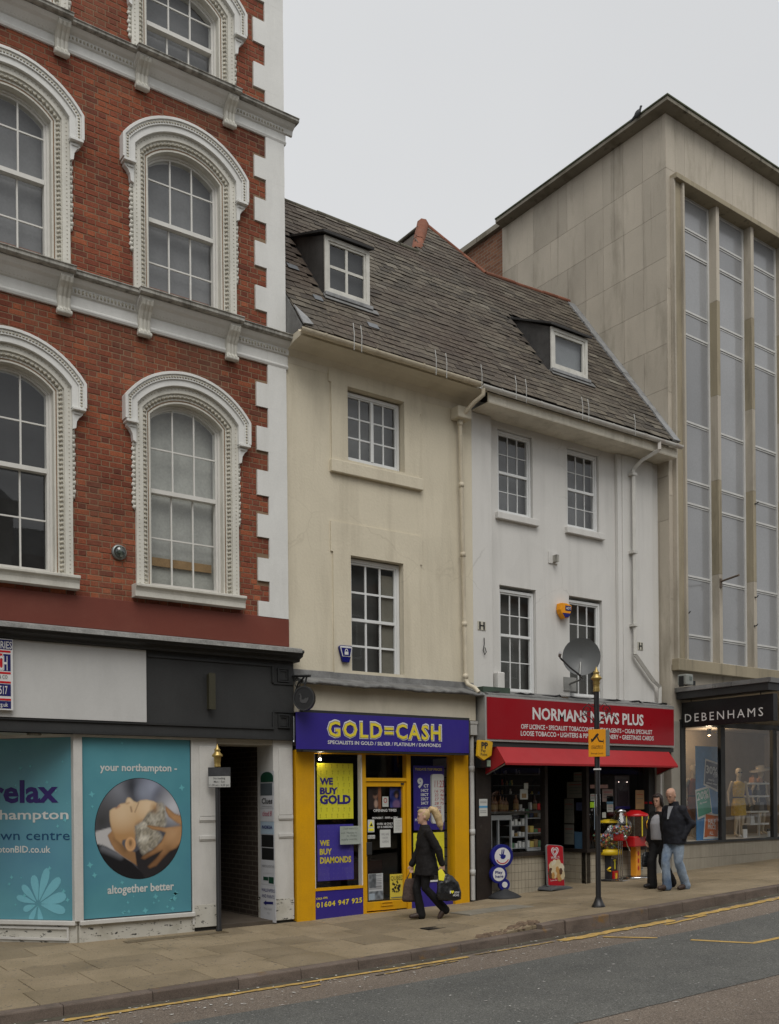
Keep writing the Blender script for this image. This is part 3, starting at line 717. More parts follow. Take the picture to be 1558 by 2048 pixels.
# estate agent's board
eb = thing('agent_board', (3.0, -.16, 3.1), 'white agents board with red bars and navy lettering fixed over the pale panel', 'sign')
m_navy = flat('print_navy', lin(28, 30, 92)); m_red = flat('print_red', lin(185, 25, 30)); m_wht = flat('print_white', (0.62, 0.62, 0.61)); m_blk = flat('print_black', (0.015, 0.015, 0.015))
sE, zE0 = FM.px(27, 1421, .2); zE1 = FM.z(27, 1279, .2); MB().box(sE-.75, sE, .14, .20, zE0, zE1).build('panel', m_wht, eb, .004)
def pbox(par, fr, x0, x1, y0, y1, d, mat, name='print', th=.003):
    a, b = fr.px(x0, y1, d); c, e = fr.px(x1, y0, d)
    if x1 < 0 or th: pass
    return MB(fr).box(a, c, d-.002, d+th, b, e).build(name, mat, par)
def ptext(par, fr, s, x0, x1, yb, yt, d, mat, bold=0.0, **k):
    xm = (x0+x1)/2; a = fr.s(x0, yb, d); b = fr.s(x1, yb, d); return letters(par, s, fr, a, b, fr.z(xm, yb, d), fr.z(xm, yt, d), d, mat, bold, **k)
MB().box(sE-.74, sE-.01, .199, .203, FM.z(15, 1299, .2), zE1-.012).build('print', m_navy, eb)
ptext(eb, FM, 'RIES', 1, 24, 1297, 1283, .207, m_wht, .01)
for y in (1303, 1346, 1364.5, 1399): MB().box(sE-.74, sE-.03, .199, .203, FM.z(10, y+2, .2), FM.z(10, y-2, .2)).build('print', m_red, eb)
MB().box(sE-.12, sE-.03, .199, .202, FM.z(10, 1342, .2), FM.z(10, 1308, .2)).build('print', m_navy, eb)
MB().box(sE-.24, sE-.13, .199, .202, FM.z(5, 1338, .2), FM.z(5, 1307, .2)).build('print', m_red, eb)
ptext(eb, FM, 'CH', -3, 15, 1340, 1312, .207, m_wht, .012)
ptext(eb, FM, '& CO', -2, 15, 1357, 1350, .207, m_blk)
MB().box(sE-.74, sE-.03, .199, .202, FM.z(10, 1392, .2), FM.z(10, 1368, .2)).build('print', m_navy, eb)
ptext(eb, FM, '517', -1, 15, 1388, 1372, .207, m_wht, .01)
MB().box(sE-.74, sE-.03, .199, .202, FM.z(10, 1417, .2), FM.z(10, 1402, .2)).build('print', m_navy, eb)
ptext(eb, FM, 'rg.uk', -2, 16, 1413, 1405, .207, m_wht, .01)
# --- shopfront: pilasters, posters, passage
m_pil = M('old_white_gloss', (0.56, 0.55, 0.52), 0.45, 0.08, 2, 50, 0.1, dirt=0.25, dcol=(0.2, 0.19, 0.16), dsc=3)
def peel_mat():
    t = NT('peeling_paint'); c = t.mix(t.noise(3, 5), (0.42, 0.40, 0.34), (0.54, 0.53, 0.48))
    p = t.ramp(t.noise(9, 6, (1.0, 1.0, 2.2), 0.7), [(0.585, 0), (0.605, 1)]); c = t.mix(p, c, (0.035, 0.035, 0.035))
    d = t.ramp(t.noise(4, 5), [(0.5, 0), (0.8, 0.5)]); c = t.mix(d, c, (0.2, 0.18, 0.12))
    return t.finish(c, 0.7, t.math('MULTIPLY', p, -1.0), 0.5, 0.004)
m_peel = peel_mat()
def pilaster(s0, s1, depth_back):
    p_ = MB().box(s0, s1, depth_back, .02, .38, 2.80).build('pilaster', m_pil, bld, .004)
    mb = MB()
    mb.box(s0+.09, s1-.015, .02, .034, 1.66, 2.68); mb.build('pilaster_panel', m_pil, p_, .006)
    for zz in (1.60, 1.325):
        mb = MB(); mb.box(s0+.08, s1-.01, .02, .042, zz, zz+.055); mb.box(s0+.085, s1-.015, .02, .032, zz-.02, zz); mb.build('pilaster_band', m_pil, p_, .004)
    mb = MB(); mb.box(s0-.003, s1+.003, depth_back, .023, .055, .382); mb.build('pilaster_foot', m_peel, p_, .004)
    MB().box(s0+.02, s1-.02, depth_back, -.01, -.05, .06).build('pilaster_base', m_black, p_)
pilaster(5.955, 6.325, -.35); pilaster(7.262, 7.60, -.50)
MB().box(6.32, 7.27, -.55, .0, 2.72, 2.80).build('lintel', M('beige_trim', (0.42, 0.39, 0.32), 0.6), bld)
# passage
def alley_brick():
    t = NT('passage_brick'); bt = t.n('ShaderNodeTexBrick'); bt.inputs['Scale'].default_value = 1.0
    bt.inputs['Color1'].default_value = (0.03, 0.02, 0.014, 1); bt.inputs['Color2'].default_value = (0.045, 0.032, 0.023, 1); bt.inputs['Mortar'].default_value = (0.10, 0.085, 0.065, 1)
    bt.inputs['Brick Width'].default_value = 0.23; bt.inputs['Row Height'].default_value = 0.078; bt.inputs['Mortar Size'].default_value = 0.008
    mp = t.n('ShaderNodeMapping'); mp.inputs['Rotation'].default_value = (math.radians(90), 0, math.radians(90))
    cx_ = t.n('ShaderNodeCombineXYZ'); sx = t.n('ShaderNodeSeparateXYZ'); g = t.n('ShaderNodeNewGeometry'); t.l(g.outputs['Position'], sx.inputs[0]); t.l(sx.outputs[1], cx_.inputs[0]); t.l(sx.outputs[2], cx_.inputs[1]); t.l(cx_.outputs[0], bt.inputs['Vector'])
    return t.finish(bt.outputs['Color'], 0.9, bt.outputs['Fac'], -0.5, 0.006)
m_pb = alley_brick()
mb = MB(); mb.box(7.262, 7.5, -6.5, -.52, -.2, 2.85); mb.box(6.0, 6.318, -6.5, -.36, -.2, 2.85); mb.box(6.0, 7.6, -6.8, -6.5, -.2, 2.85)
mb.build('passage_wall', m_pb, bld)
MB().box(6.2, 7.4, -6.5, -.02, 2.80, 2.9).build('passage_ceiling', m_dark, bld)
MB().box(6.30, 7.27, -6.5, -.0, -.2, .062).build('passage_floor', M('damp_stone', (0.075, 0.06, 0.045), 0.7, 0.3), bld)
# --- windows with the blue posters
m_teal_t = NT('teal_print'); _n = m_teal_t
_a = _n.noise(0.9, 4); _c2 = _n.mix(_n.ramp(_a, [(0.35, 0), (0.7, 1)]), (0.070, 0.235, 0.285), (0.098, 0.295, 0.345))
_bl = _n.ramp(_n.noise(0.5, 3), [(0.5, 0), (0.75, 0.6)]); _c2 = _n.mix(_bl, _c2, (0.055, 0.16, 0.27))
_v = _n.n('ShaderNodeTexVoronoi'); _v.inputs['Scale'].default_value = 9; _v.distance = 'MANHATTAN'; _n.l(_n.pos((1, .2, 1)), _v.inputs['Vector'])
_dots = _n.math('MULTIPLY', _n.ramp(_v.outputs['Distance'], [(0.10, 1), (0.14, 0)]), _n.ramp(_n.noise(1.7, 2), [(0.5, 0), (0.65, 0.3)])); _c2 = _n.mix(_dots, _c2, (0.17, 0.46, 0.5))
m_teal = m_teal_t.finish(_c2, 0.35, None, spec=0.5)
m_pale = flat('print_pale_blue', (0.16, 0.42, 0.50)); m_purple = flat('print_dark_violet', lin(46, 30, 96)); m_cream = flat('print_offwhite', (0.56, 0.57, 0.55)); m_tealdk = flat('print_deep_teal', lin(16, 62, 96))
FP1 = Fr((4.285, 0, 0), u=(0.667, -0.745, 0))
win2 = MB(); win2.box(4.225, 4.345, -.12, .03, .28, 2.80); win2.box(5.925, 5.957, -.1, .025, .1, 2.80); win2.box(4.34, 5.93, -.1, .02, 2.765, 2.80)
w2 = win2.build('shop_window', m_pil, bld, .004)
def sill_plinth(fr, a, b, par, panel):
    mb = MB(fr); mb.box(a, b, -.1, .06, .225, .285); mb.build('window_sill', m_pil, par, .008)
    mb = MB(fr); mb.box(a, b, -.1, .01, -.15, .226); mb.build('plinth', m_peel, par)
sill_plinth(FM, 4.29, 5.955, w2, False)
MB().box(4.345, 5.925, -.06, -.01, .285, 2.768).build('pane_backing', m_dark, w2)
po2 = thing('window_poster', (5.13, -.01, .29), 'blue window poster with a round picture of hair being washed', 'poster', None)
MB().box(4.35, 5.922, -.009, -.004, .29, 2.762).build('sheet', m_teal, po2)
MB().box(4.346, 5.926, -.006, .001, .286, .300).build('edge', m_black, po2); MB().box(5.916, 5.927, -.006, .001, .29, 2.76).build('edge', m_black, po2)
ptext(po2, FM, 'your northampton -', 200, 354, 1542, 1528, 0, m_cream, .022); ptext(po2, FM, 'altogether better', 215, 348, 1783.5, 1768, 0, m_cream, .022)
# the round picture, printed (colours per point of the print)
def seg(p, a, b):
    ax, ay = a; bx, by = b; t = max(0, min(1, ((p[0]-ax)*(bx-ax)+(p[1]-ay)*(by-ay))/((bx-ax)**2+(by-ay)**2+1e-9)))
    return math.hypot(p[0]-ax-t*(bx-ax), p[1]-ay-t*(by-ay))
def inpoly(p, poly):
    r = False; n = len(poly)
    for i in range(n):
        (x1, y1), (x2, y2) = poly[i], poly[(i+1) % n]
        if (y1 > p[1]) != (y2 > p[1]) and p[0] < (x2-x1)*(p[1]-y1)/(y2-y1)+x1: r = not r
    return r
def sdf(p, poly):
    d = min(seg(p, poly[i], poly[(i+1) % len(poly)]) for i in range(len(poly))); return -d if inpoly(p, poly) else d
Z4 = lambda x, y: ((x-477)/427, -(y-542)/485)      # measured in the enlarged picture
def poly4(*q): return [Z4(*p) for p in q]
FACE = poly4((185, 400), (188, 365), (215, 343), (240, 335), (255, 336), (268, 318), (290, 300), (340, 290), (348, 262), (362, 240), (385, 240), (420, 275), (455, 288), (490, 268), (550, 262), (620, 278), (655, 300), (640, 340), (560, 400), (500, 480), (450, 510), (430, 520), (440, 590), (430, 650), (370, 640), (310, 650), (300, 690), (240, 640), (205, 540), (188, 460))
NECK = poly4((190, 470), (215, 545), (250, 640), (305, 690), (340, 740), (430, 770), (445, 900), (390, 860), (300, 800), (230, 740), (180, 640), (165, 600), (205, 560))
TOWEL = poly4((40, 565), (190, 525), (215, 560), (168, 600), (200, 690), (262, 752), (385, 858), (250, 770), (150, 705), (50, 690))
CAPE = poly4((40, 675), (120, 690), (250, 762), (400, 872), (500, 980), (545, 1040), (300, 1040), (120, 900))
DARK = poly4((430, 770), (480, 740), (560, 770), (880, 700), (880, 1000), (560, 1040), (480, 980), (430, 880))
HAIR = poly4((440, 510), (500, 480), (560, 400), (640, 350), (660, 290), (700, 290), (740, 340), (745, 430), (740, 520), (650, 560), (700, 640), (640, 720), (560, 770), (520, 795), (480, 740), (450, 660), (430, 560))
HAND1 = poly4((545, 520), (570, 510), (640, 525), (740, 540), (910, 522), (915, 660), (850, 745), (780, 775), (700, 850), (640, 915), (570, 938), (552, 915), (640, 835), (700, 765), (640, 792), (520, 848), (488, 835), (500, 812), (600, 758), (690, 680), (738, 590), (690, 572), (600, 556))
HAND2 = poly4((738, 325), (762, 343), (830, 400), (910, 430), (910, 525), (850, 495), (770, 435), (740, 375))
def sdq(p, poly):
    xs = [q[0] for q in poly]; ys = [q[1] for q in poly]
    if p[0] < min(xs)-.12 or p[0] > max(xs)+.12 or p[1] < min(ys)-.12 or p[1] > max(ys)+.12: return .3
    return sdf(p, poly)
def sm(d, w=0.03): return max(0.0, min(1.0, 0.5-d/w))
def blob4(x, y, cx_, cy_, r): q = Z4(cx_, cy_); return sm(math.hypot(x-q[0], y-q[1])-r/427, r/427*1.6)
def pic(x, y):
    n1 = noise.noise(Vector((x*2.2, y*2.2, 1))); n2 = noise.noise(Vector((x*7, y*7, 5))); n3 = noise.noise(Vector((x*17, y*17, 2)))
    c = Vector((.075, .078, .095))*(1+.6*n1)
    for (bx, by, r, col, k) in ((260, 170, 110, (.20, .21, .24), .9), (430, 130, 70, (.022, .024, .032), .9), (600, 140, 110, (.30, .33, .42), .9), (520, 200, 60, (.26, .29, .36), .7), (690, 230, 60, (.05, .055, .075), .8), (820, 340, 120, (.50, .51, .55), .95), (130, 330, 110, (.10, .10, .105), .7), (110, 470, 90, (.045, .045, .045), .9)):
        c = c.lerp(Vector(col), k*blob4(x, y, bx, by, r))
    for poly, col in ((DARK, (.022, .02, .022)), (TOWEL, (.46, .45, .45)), (CAPE, (.010, .010, .012)), (NECK, (.30, .165, .075)), (FACE, (.60, .43, .255))):
        d = sdq((x, y), poly); col = Vector(col)
        if d >= .15: continue
        if poly is CAPE: col = col+Vector((.13, .135, .15))*max(0, 1-seg((x, y), Z4(120, 720), Z4(290, 800))*9)
        if poly is NECK: col = col*(.95+.7*n1)*(1-.35*sm(seg((x, y), Z4(240, 640), Z4(330, 740))-.05, .1))
        if poly is FACE:
            low = sm((y-Z4(0, 480)[1])*1.0+.05*x, .55); col = col.lerp(Vector((.42, .24, .105)), low)
            col = col.lerp(Vector((.70, .54, .36)), .8*max(blob4(x, y, 560, 320, 90), blob4(x, y, 390, 270, 40), .7*blob4(x, y, 300, 400, 100)))
            for (p0, p1, wd, dk, cc_) in (((392, 335), (400, 375), .016, .75, (.14, .07, .04)), ((470, 292), (432, 382), .010, .7, (.16, .08, .045)), ((250, 340), (280, 322), .020, .6, (.36, .10, .08)), ((352, 300), (375, 292), .014, .5, (.28, .12, .06)), ((300, 300), (340, 292), .012, .35, (.3, .16, .1)), ((450, 500), (500, 470), .03, .5, (.25, .13, .06))):
                col = col.lerp(Vector(cc_), dk*sm(seg((x, y), Z4(*p0), Z4(*p1))-wd, wd*2.2))
            col = col*(1-.22*sm(abs(d)-.01, .05))
        c = c.lerp(col, sm(d, .028))
    d = sdq((x, y), HAIR)
    if d < .2:
        fl_ = noise.noise(Vector((x*6+1.2*n2, y*6+1.2*n1, 3))); st = noise.noise(Vector((x*9+y*7, (x-y)*20, 4)))
        c = c.lerp(Vector((.27, .245, .19))*(1+.55*st+.25*n3)+Vector((.30, .29, .26))*max(0, fl_*1.3+.15), .95*sm(d+.03*n2, .09))
        c = c.lerp(Vector((.30, .16, .06)), .7*blob4(x, y, 630, 345, 35))
    e = math.hypot((x-Z4(385, 690)[0])/.85, y-Z4(385, 690)[1]); c = c.lerp(Vector((.50, .29, .14))*(1-.55*sm(math.hypot((x-Z4(385, 680)[0])/.6, y-Z4(385, 680)[1])-.06, .06)+.25*sm(abs(e-.12)-.012, .03)), sm(e-.145, .035))
    for hp in (HAND2, HAND1):
        d = sdq((x, y), hp)
        if d < .1:
            col = Vector((.40, .225, .105)).lerp(Vector((.20, .10, .045)), sm(y-Z4(0, 760)[1], .25))*(1+.35*n1+.15*n2)*(1-.45*sm(abs(d+.006)-.012, .04))
            col = col.lerp(Vector((.56, .36, .2)), .5*blob4(x, y, 800, 590, 70)); c = c.lerp(col, sm(d, .026))
    return (max(0.004, c.x), max(0.004, c.y), max(0.004, c.z))
def vcol_mat(name, rough=0.4):
    t = NT(name); a = t.n('ShaderNodeVertexColor'); a.layer_name = 'Col'; return t.finish(a.outputs[0], rough, spec=0.4)
m_vcol = vcol_mat('printed_picture')
def printed(name, fr, s0, s1, z0, z1, d, fn, nx, nz, parent, disc=False):
    """a flat print: fn(x,y in -1..1) gives its ink colour"""
    vs = []; cols = []; fs = []
    if disc:
        vs.append((0, 0)); 
        for i in range(1, nz+1):
            for k in range(nx): a = 2*math.pi*k/nx; vs.append((math.cos(a)*i/nz, math.sin(a)*i/nz))
        fs = [(0, 1+k, 1+(k+1) % nx) for k in range(nx)]
        for i in range(nz-1):
            for k in range(nx): a = 1+i*nx+k; b = 1+i*nx+(k+1) % nx; fs.append((a, a+nx, b+nx, b))
    else:
        vs = [(-1+2*i/nx, -1+2*j/nz) for j in range(nz+1) for i in range(nx+1)]
        fs = [(j*(nx+1)+i, j*(nx+1)+i+1, (j+1)*(nx+1)+i+1, (j+1)*(nx+1)+i) for j in range(nz) for i in range(nx)]
    cols = [fn(x, y) for x, y in vs]
    mb = MB(fr); mb.add([fr.p(s0+(x+1)/2*(s1-s0), d, z0+(y+1)/2*(z1-z0)) for x, y in vs], fs)
    me, o = mb.mesh(name, m_vcol); ca = me.color_attributes.new('Col', 'FLOAT_COLOR', 'POINT')
    for i, c in enumerate(cols): ca.data[i].color = (*c, 1)
    return link(name, me, parent, o)
sC, zC = FM.px(277, 1656); sa = FM.s(190.5, 1656); sb = FM.s(363.5, 1656); za = FM.z(277, 1757); zb_ = FM.z(277, 1557)
printed('round_picture', FM, sa, sb, za, zb_, .001, pic, 180, 72, po2, True)
mb = MB(); ov = [((sa+sb)/2+math.cos(6.283*i/60)*(sb-sa)/2*1.012, (za+zb_)/2+math.sin(6.283*i/60)*(zb_-za)/2*1.012) for i in range(60)]; mb.poly(ov, -.003, -.001); mb.build('picture_edge', m_blk, po2)
def star(mb, s, z, r, d):
    pts = []
    for i in range(8): a = math.pi/4*i+.15; rr = r if i % 2 == 0 else r*.45; pts.append((s+rr*math.cos(a), z+rr*math.sin(a)))
    mb.poly(pts, d-.002, d)
mb = MB(); rr_ = random.Random(4)
for i in range(34):
    s, z = (rr_.uniform(4.75, 5.75), rr_.uniform(.33, .62)) if i < 16 else (rr_.uniform(4.42, 5.85), rr_.uniform(.35, 2.7))
    if ((s-sC)/(sb-sa)*2)**2+((z-zC)/(zb_-za)*2)**2 > 1.25 and not (.58 < z < .74 or 2.28 < z < 2.45): star(mb, s, z, rr_.uniform(.015, .05), -.001)
stuff(mb.build('star_print', flat('print_star_blue', (0.13, 0.40, 0.45)), po2))
# left pane, turned into the entrance
w1 = MB(FP1).box(-1.9, -.0, -.1, .02, 2.765, 2.80).build('shop_window', m_pil, bld)
sill_plinth(FP1, -1.9, -.02, w1, True)
mb = MB(FP1); mb.ring([(-1.6, .02), (-.13, .02), (-.13, .20), (-1.6, .20)], [(-1.57, .05), (-.16, .05), (-.16, .17), (-1.57, .17)], .01, .035, close=True); mb.build('plinth_panel', m_pil, w1)
MB(FP1).box(-1.9, -.06, -.06, -.01, .285, 2.768).build('pane_backing', m_dark, w1)
po1 = thing('window_poster', (3.8, .5, .29), 'blue window poster in the entrance reading relax, with a pale flower', 'poster')
MB(FP1).box(-1.88, -.065, -.009, -.004, .29, 2.762).build('sheet', m_teal, po1)
ptext(po1, FP1, 'relax', -17, 117, 1604, 1562, 0, m_purple, .03); ptext(po1, FP1, 'northampton', -69, 137, 1638.5, 1620, 0, m_cream, .015)
ptext(po1, FP1, 'town centre', -29, 139.5, 1680, 1661, 0, m_tealdk, .0); ptext(po1, FP1, 'northamptonBID.co.uk', -64, 101, 1705, 1692, 0, m_cream, .015)
mb = MB(FP1); fs_, fz_ = FP1.px(76, 1808)
for ang, L, wd in ((100, .34, .075), (72, .45, .075), (45, .44, .075), (15, .40, .08), (-12, .38, .07), (135, .30, .06), (165, .30, .05), (200, .2, .05), (240, .22, .05), (280, .2, .05)):
    a = math.radians(ang); P = []
    for i in range(16):
        t = i/15*2*math.pi; u_ = (1-math.cos(t))/2; v_ = math.sin(t)*wd*(0.25+u_)
        x = .04+L*u_; P.append((fs_+math.cos(a)*x-math.sin(a)*v_*.9, fz_+(math.sin(a)*x+math.cos(a)*v_)*1.05))
    P = [(s, max(z, .295)) for s, z in P]
    Q = [P[0]]
    for q in P[1:]:
        if math.hypot(q[0]-Q[-1][0], q[1]-Q[-1][1]) > .004: Q.append(q)
    if len(Q) > 4: mb.poly(Q, -.003, -.001)
mb.build('flower_print', m_pale, po1)
mb = MB(FP1); [star(mb, rr_.uniform(-1.1, -.12), rr_.uniform(.4, 2.6), rr_.uniform(.01, .035), -.0005) for i in range(26)]; stuff(mb.build('star_print', MATS['print_star_blue'], po1))
# entrance recess behind
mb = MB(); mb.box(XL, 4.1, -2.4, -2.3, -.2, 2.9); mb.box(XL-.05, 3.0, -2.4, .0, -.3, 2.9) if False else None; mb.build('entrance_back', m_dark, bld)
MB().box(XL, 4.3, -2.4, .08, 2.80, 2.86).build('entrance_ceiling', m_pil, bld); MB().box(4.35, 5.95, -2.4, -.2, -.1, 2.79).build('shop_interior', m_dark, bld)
mb = MB(); mb.lathe((*FM.p(3.75, -.1, 2.775)[:2], 2.775), [(.09, 0), (.095, .012), (.09, .024)], 20); mb.build('downlight', m_weath, bld)
# roof cap out of view, so that the top closes
MB().box(XL, XR-.012, -8.0, -.02, 15.3, 15.4).build('roof', m_lead, bld); MB().box(XR-.02, XR-.012, -8.0, -.52, 2.9, 15.3).build('party_wall', M('party_brick', (0.2, 0.09, 0.06), 0.9), bld)
# --- directory board inside the passage jamb
FD = Fr((7.258, 0, 0), u=(0, -1, 0), out=(-1, 0, 0))
db = thing('directory_board', (7.25, .25, .1), 'tall narrow board of shop name plates on the passage jamb', 'sign')
Zd = lambda x, y: (380+x/4.877, 1440+y/4.877)
def dplate(x0, x1, y0, y1, mat, th=.006):
    a = Zd(x0, (y0+y1)/2)[0]; b = Zd(x1, (y0+y1)/2)[0]; xm = (x0+x1)/2
    s0 = FD.s(a, 1600, .01); s1 = FD.s(b, 1600, .01); z0 = FD.z(*Zd(xm, y1), .01); z1 = FD.z(*Zd(xm, y0), .01)
    MB(FD).box(s0, s1, .012, .012+th, z0, z1).build('plate', mat, db); return s0, s1, z0, z1
def dtext(s, x0, x1, yb, yt, mat, bold=.0, **k):
    s0 = FD.s(Zd(x0, yb)[0], 1600, .02); s1 = FD.s(Zd(x1, yb)[0], 1600, .02); xm = (x0+x1)/2
    letters(db, s, FD, s0, s1, FD.z(*Zd(xm, yb), .02), FD.z(*Zd(xm, yt), .02), .0225, mat, bold, **k)
m_plate = flat('plate_white', (0.50, 0.51, 0.53)); m_gr = flat('plate_green', (0.012, 0.05, 0.03)); m_gy = flat('plate_slate', (0.07, 0.085, 0.095)); m_lb = flat('plate_ice_blue', (0.33, 0.42, 0.50))
s0_, s1_, z0_, z1_ = dplate(688, 822, 500, 1960, m_plate, .002)
mb = MB(FD); a0, a1 = FD.s(Zd(690, 600)[0], 1600, .02), FD.s(Zd(810, 600)[0], 1600, .02); zb0, zt0 = FD.z(*Zd(750, 605), .02), FD.z(*Zd(750, 505), .02)
mb.poly([(a0, zb0), (a1, zb0)]+[((a0+a1)/2+math.cos(math.pi*i/10)*(a1-a0)/2, zb0+(zt0-zb0)*(.45+.55*math.sin(math.pi*i/10))) for i in range(11)], .014, .020); mb.build('plate', m_gr, db)
dplate(692, 806, 617, 735, m_gy); dplate(690, 816, 742, 860, m_plate); dplate(691, 817, 865, 988, m_plate); dplate(692, 818, 992, 1112, m_lb); dplate(697, 813, 1120, 1238, m_blk); dplate(699, 815, 1248, 1362, m_blk); dplate(698, 822, 1370, 1495, m_plate); dplate(698, 824, 1500, 1608, m_plate); dplate(684, 832, 1616, 1962, m_plate, .009)
m_gytxt = flat('print_grey', (0.22, 0.22, 0.23)); m_pink = flat('print_magenta', lin(165, 30, 70))
dtext('Clues', 700, 803, 815, 762, m_blk, .02, skew=.01); dtext('menswear', 702, 803, 848, 830, m_gytxt); dtext('cloud 8', 706, 795, 935, 885, m_pink, .005, skew=.01); dtext('NOKIA', 702, 802, 1060, 1030, m_navy, .03)
dtext('encore', 701, 815, 1435, 1403, m_gytxt); dtext('WALLPAPERS', 690, 818, 1676, 1645, m_navy, .01); dtext('AND PAINTS', 692, 816, 1735, 1704, m_navy, .01); dtext('THIS WAY', 712, 792, 1853, 1832, m_gytxt); dtext('TO', 742, 766, 1893, 1875, m_gytxt)
mb = MB(FD); A = [Zd(*q) for q in [(706, 1782), (735, 1757), (735, 1770), (802, 1772), (802, 1798), (735, 1795), (735, 1808)]]; mb.poly([(FD.s(q[0], 1600, .02), FD.z(*q, .02)) for q in A], .019, .0225); mb.build('arrow', m_navy, db)
mb = MB(FD)
for q in ((708, 755, 1525, 1560), (760, 808, 1528, 1592)):
    a = FD.s(Zd(q[0], 1550)[0], 1600, .02); b = FD.s(Zd(q[1], 1550)[0], 1600, .02); mb.box(a, b, .017, .0205, FD.z(*Zd(q[0], q[3]), .02), FD.z(*Zd(q[0], q[2]), .02))
mb.build('logo', m_gr, db)
# ================================================================ RENDERED PAIR: CREAM BUILDING, WHITE BUILDING
m_creamw = M('cream_render', (0.61, 0.555, 0.43), 0.85, 0.05, 1.2, 26, 0.35, 0.2, dirt=0.38, dcol=(0.30, 0.26, 0.19), dsc=1.7, dst=(1.6, 1, .16), bdist=0.01, crack=.22)
m_creams = M('cream_smooth', (0.58, 0.53, 0.42), 0.7, 0.06, 2, 40, 0.12, dirt=0.25, dcol=(0.26, 0.225, 0.15), dsc=3)
m_whitew = M('white_render', (0.61, 0.60, 0.57), 0.8, 0.04, 1.0, 30, 0.2, 0.2, dirt=0.26, dcol=(0.33, 0.325, 0.30), dsc=2.0, dst=(1.7, 1, .15), bdist=0.006, crack=.4)
m_upvc = M('white_window_frame', (0.66, 0.67, 0.66), 0.35, 0.04, 4, 40, 0.04, 0.4)
m_oldwood = M('worn_white_timber', (0.56, 0.55, 0.50), 0.6, 0.1, 6, 60, 0.2, dirt=0.3, dcol=(0.2, 0.18, 0.14), dsc=6)
def slate_mat():
    t = NT('roof_slate'); r = t.rnd(); a = t.noise(0.5, 5, rough=0.65); b = t.noise(45, 4)
    c = t.ramp(r, [(0.0, (0.040, 0.036, 0.032)), (0.25, (0.060, 0.055, 0.048)), (0.6, (0.080, 0.074, 0.064)), (0.88, (0.100, 0.092, 0.079)), (0.97, (0.125, 0.118, 0.103)), (1.0, (0.17, 0.168, 0.155))])
    br = t.ramp(a, [(0.42, 0), (0.62, 1.0)]); c = t.mix(t.math('MULTIPLY', br, 0.75), c, (0.058, 0.042, 0.035))
    li = t.ramp(t.noise(17, 6, rough=0.75), [(0.54, 0), (0.64, 0.75)]); li2 = t.math('MULTIPLY', li, t.ramp(t.noise(0.8, 3), [(0.35, 0.1), (0.65, 1.0)]))
    c = t.mix(li2, c, (0.205, 0.19, 0.148))
    c = t.mix(1.0, c, t.ramp(b, [(0.3, 0.72), (0.7, 1.22)]), 'MULTIPLY'); c = t.mix(1.0, c, (1.06, 0.98, 0.86), 'MULTIPLY')
    return t.finish(c, 0.78, b, 0.5, 0.004, 0.4)
m_slate = slate_mat(); m_terra = M('terracotta_ridge', (0.20, 0.075, 0.042), 0.85, 0.2, 4, 50, 0.4, dirt=0.4, dcol=(0.09, 0.05, 0.035), dsc=5, rnd=0.2)
m_rdgst = M('mossy_ridge', (0.10, 0.092, 0.068), 0.9, 0.25, 5, 50, 0.5, rnd=0.2)
crm = thing('cream_building', (9.4, 0, 0), 'narrow cream rendered building with slate roof above the yellow and purple shop', 'building')
wht = thing('white_building', (13.8, 0, 0.1), 'white rendered building with four sash windows above the red news shop', 'building')
XJ = 11.27; XD = 16.27
def rect(s0, s1, z0, z1): return [(s0, z0), (s1, z0), (s1, z1), (s0, z1)]
# --- sash / casement window in a square opening
def sash(parent, fr, s0, s1, z0, z1, d, cols, rt, rbm, rail=None, fw=.05, bar=.014, mat=None, back=None, lab=None, two=False, bd=.22, stop=0.03, wide=1):
    mat = mat or m_upvc; mb = MB(fr)
    mb.ring(rect(s0, s1, z0, z1), rect(s0+fw, s1-fw, z0+fw*1.2, z1-fw), d-.05, d, close=True)
    mb.ring(rect(s0+fw-.002, s1-fw+.002, z0+fw*1.2-.002, z1-fw+.002), rect(s0+fw+stop, s1-fw-stop, z0+fw*1.2+stop, z1-fw-stop), d-.06, d-.018, close=True)
    a, b, e, f = s0+fw+stop, s1-fw-stop, z0+fw*1.2+stop, z1-fw-stop
    if rail is not None: mb.box(a, b, d-.06, d-.012, rail-.025, rail+.025)
    if two: m_ = (a+b)/2; mb.box(m_-.028, m_+.028, d-.05, d-.008, e, f)
    w_ = mb.build('window', mat, parent, .003)
    if lab: w_['label'] = lab
    bars = MB(fr); cs = [a+(b-a)*i/cols for i in range(cols+1)]
    if rail is not None: zs = [e+(rail-e)*i/rbm for i in range(rbm)]+[rail+(f-rail)*i/rt for i in range(rt+1)]
    else: zs = [e+(f-e)*i/rt for i in range(rt+1)]
    for c in cs[1:-1]: bars.box(c-bar, c+bar, d-.052, d-.03, e, f)
    for z in zs[1:-1]:
        if rail is None or abs(z-rail) > .01: bars.box(a, b, d-.05, d-.032, z-bar, z+bar)
    if cols > 1 or len(zs) > 2: bars.build('glazing_bar', mat, w_)
    rp = random.Random(int(s0*977+z0*31))
    for c0, c1 in zip(cs[:-1], cs[1:]):
        for y0, y1 in zip(zs[:-1], zs[1:]):
            ti, tj = rp.uniform(-.006, .006), rp.uniform(-.008, .008); P = fr.p; dd = d-.045
            m2 = MB(fr); m2.add([P(c0, dd, y0), P(c1, dd+(c1-c0)*ti, y0), P(c1, dd+(c1-c0)*ti+(y1-y0)*tj, y1), P(c0, dd+(y1-y0)*tj, y1)], [(0, 1, 2, 3)]); m2.build('pane', m_glass, w_, fixn=False)
    MB(fr).sheet(rect(s0-.2*wide, s1+.5*wide, z0-.2*wide, z1+.5*wide), [], d-bd).build('room_behind', back or m_dark, w_, fixn=False)
    return w_
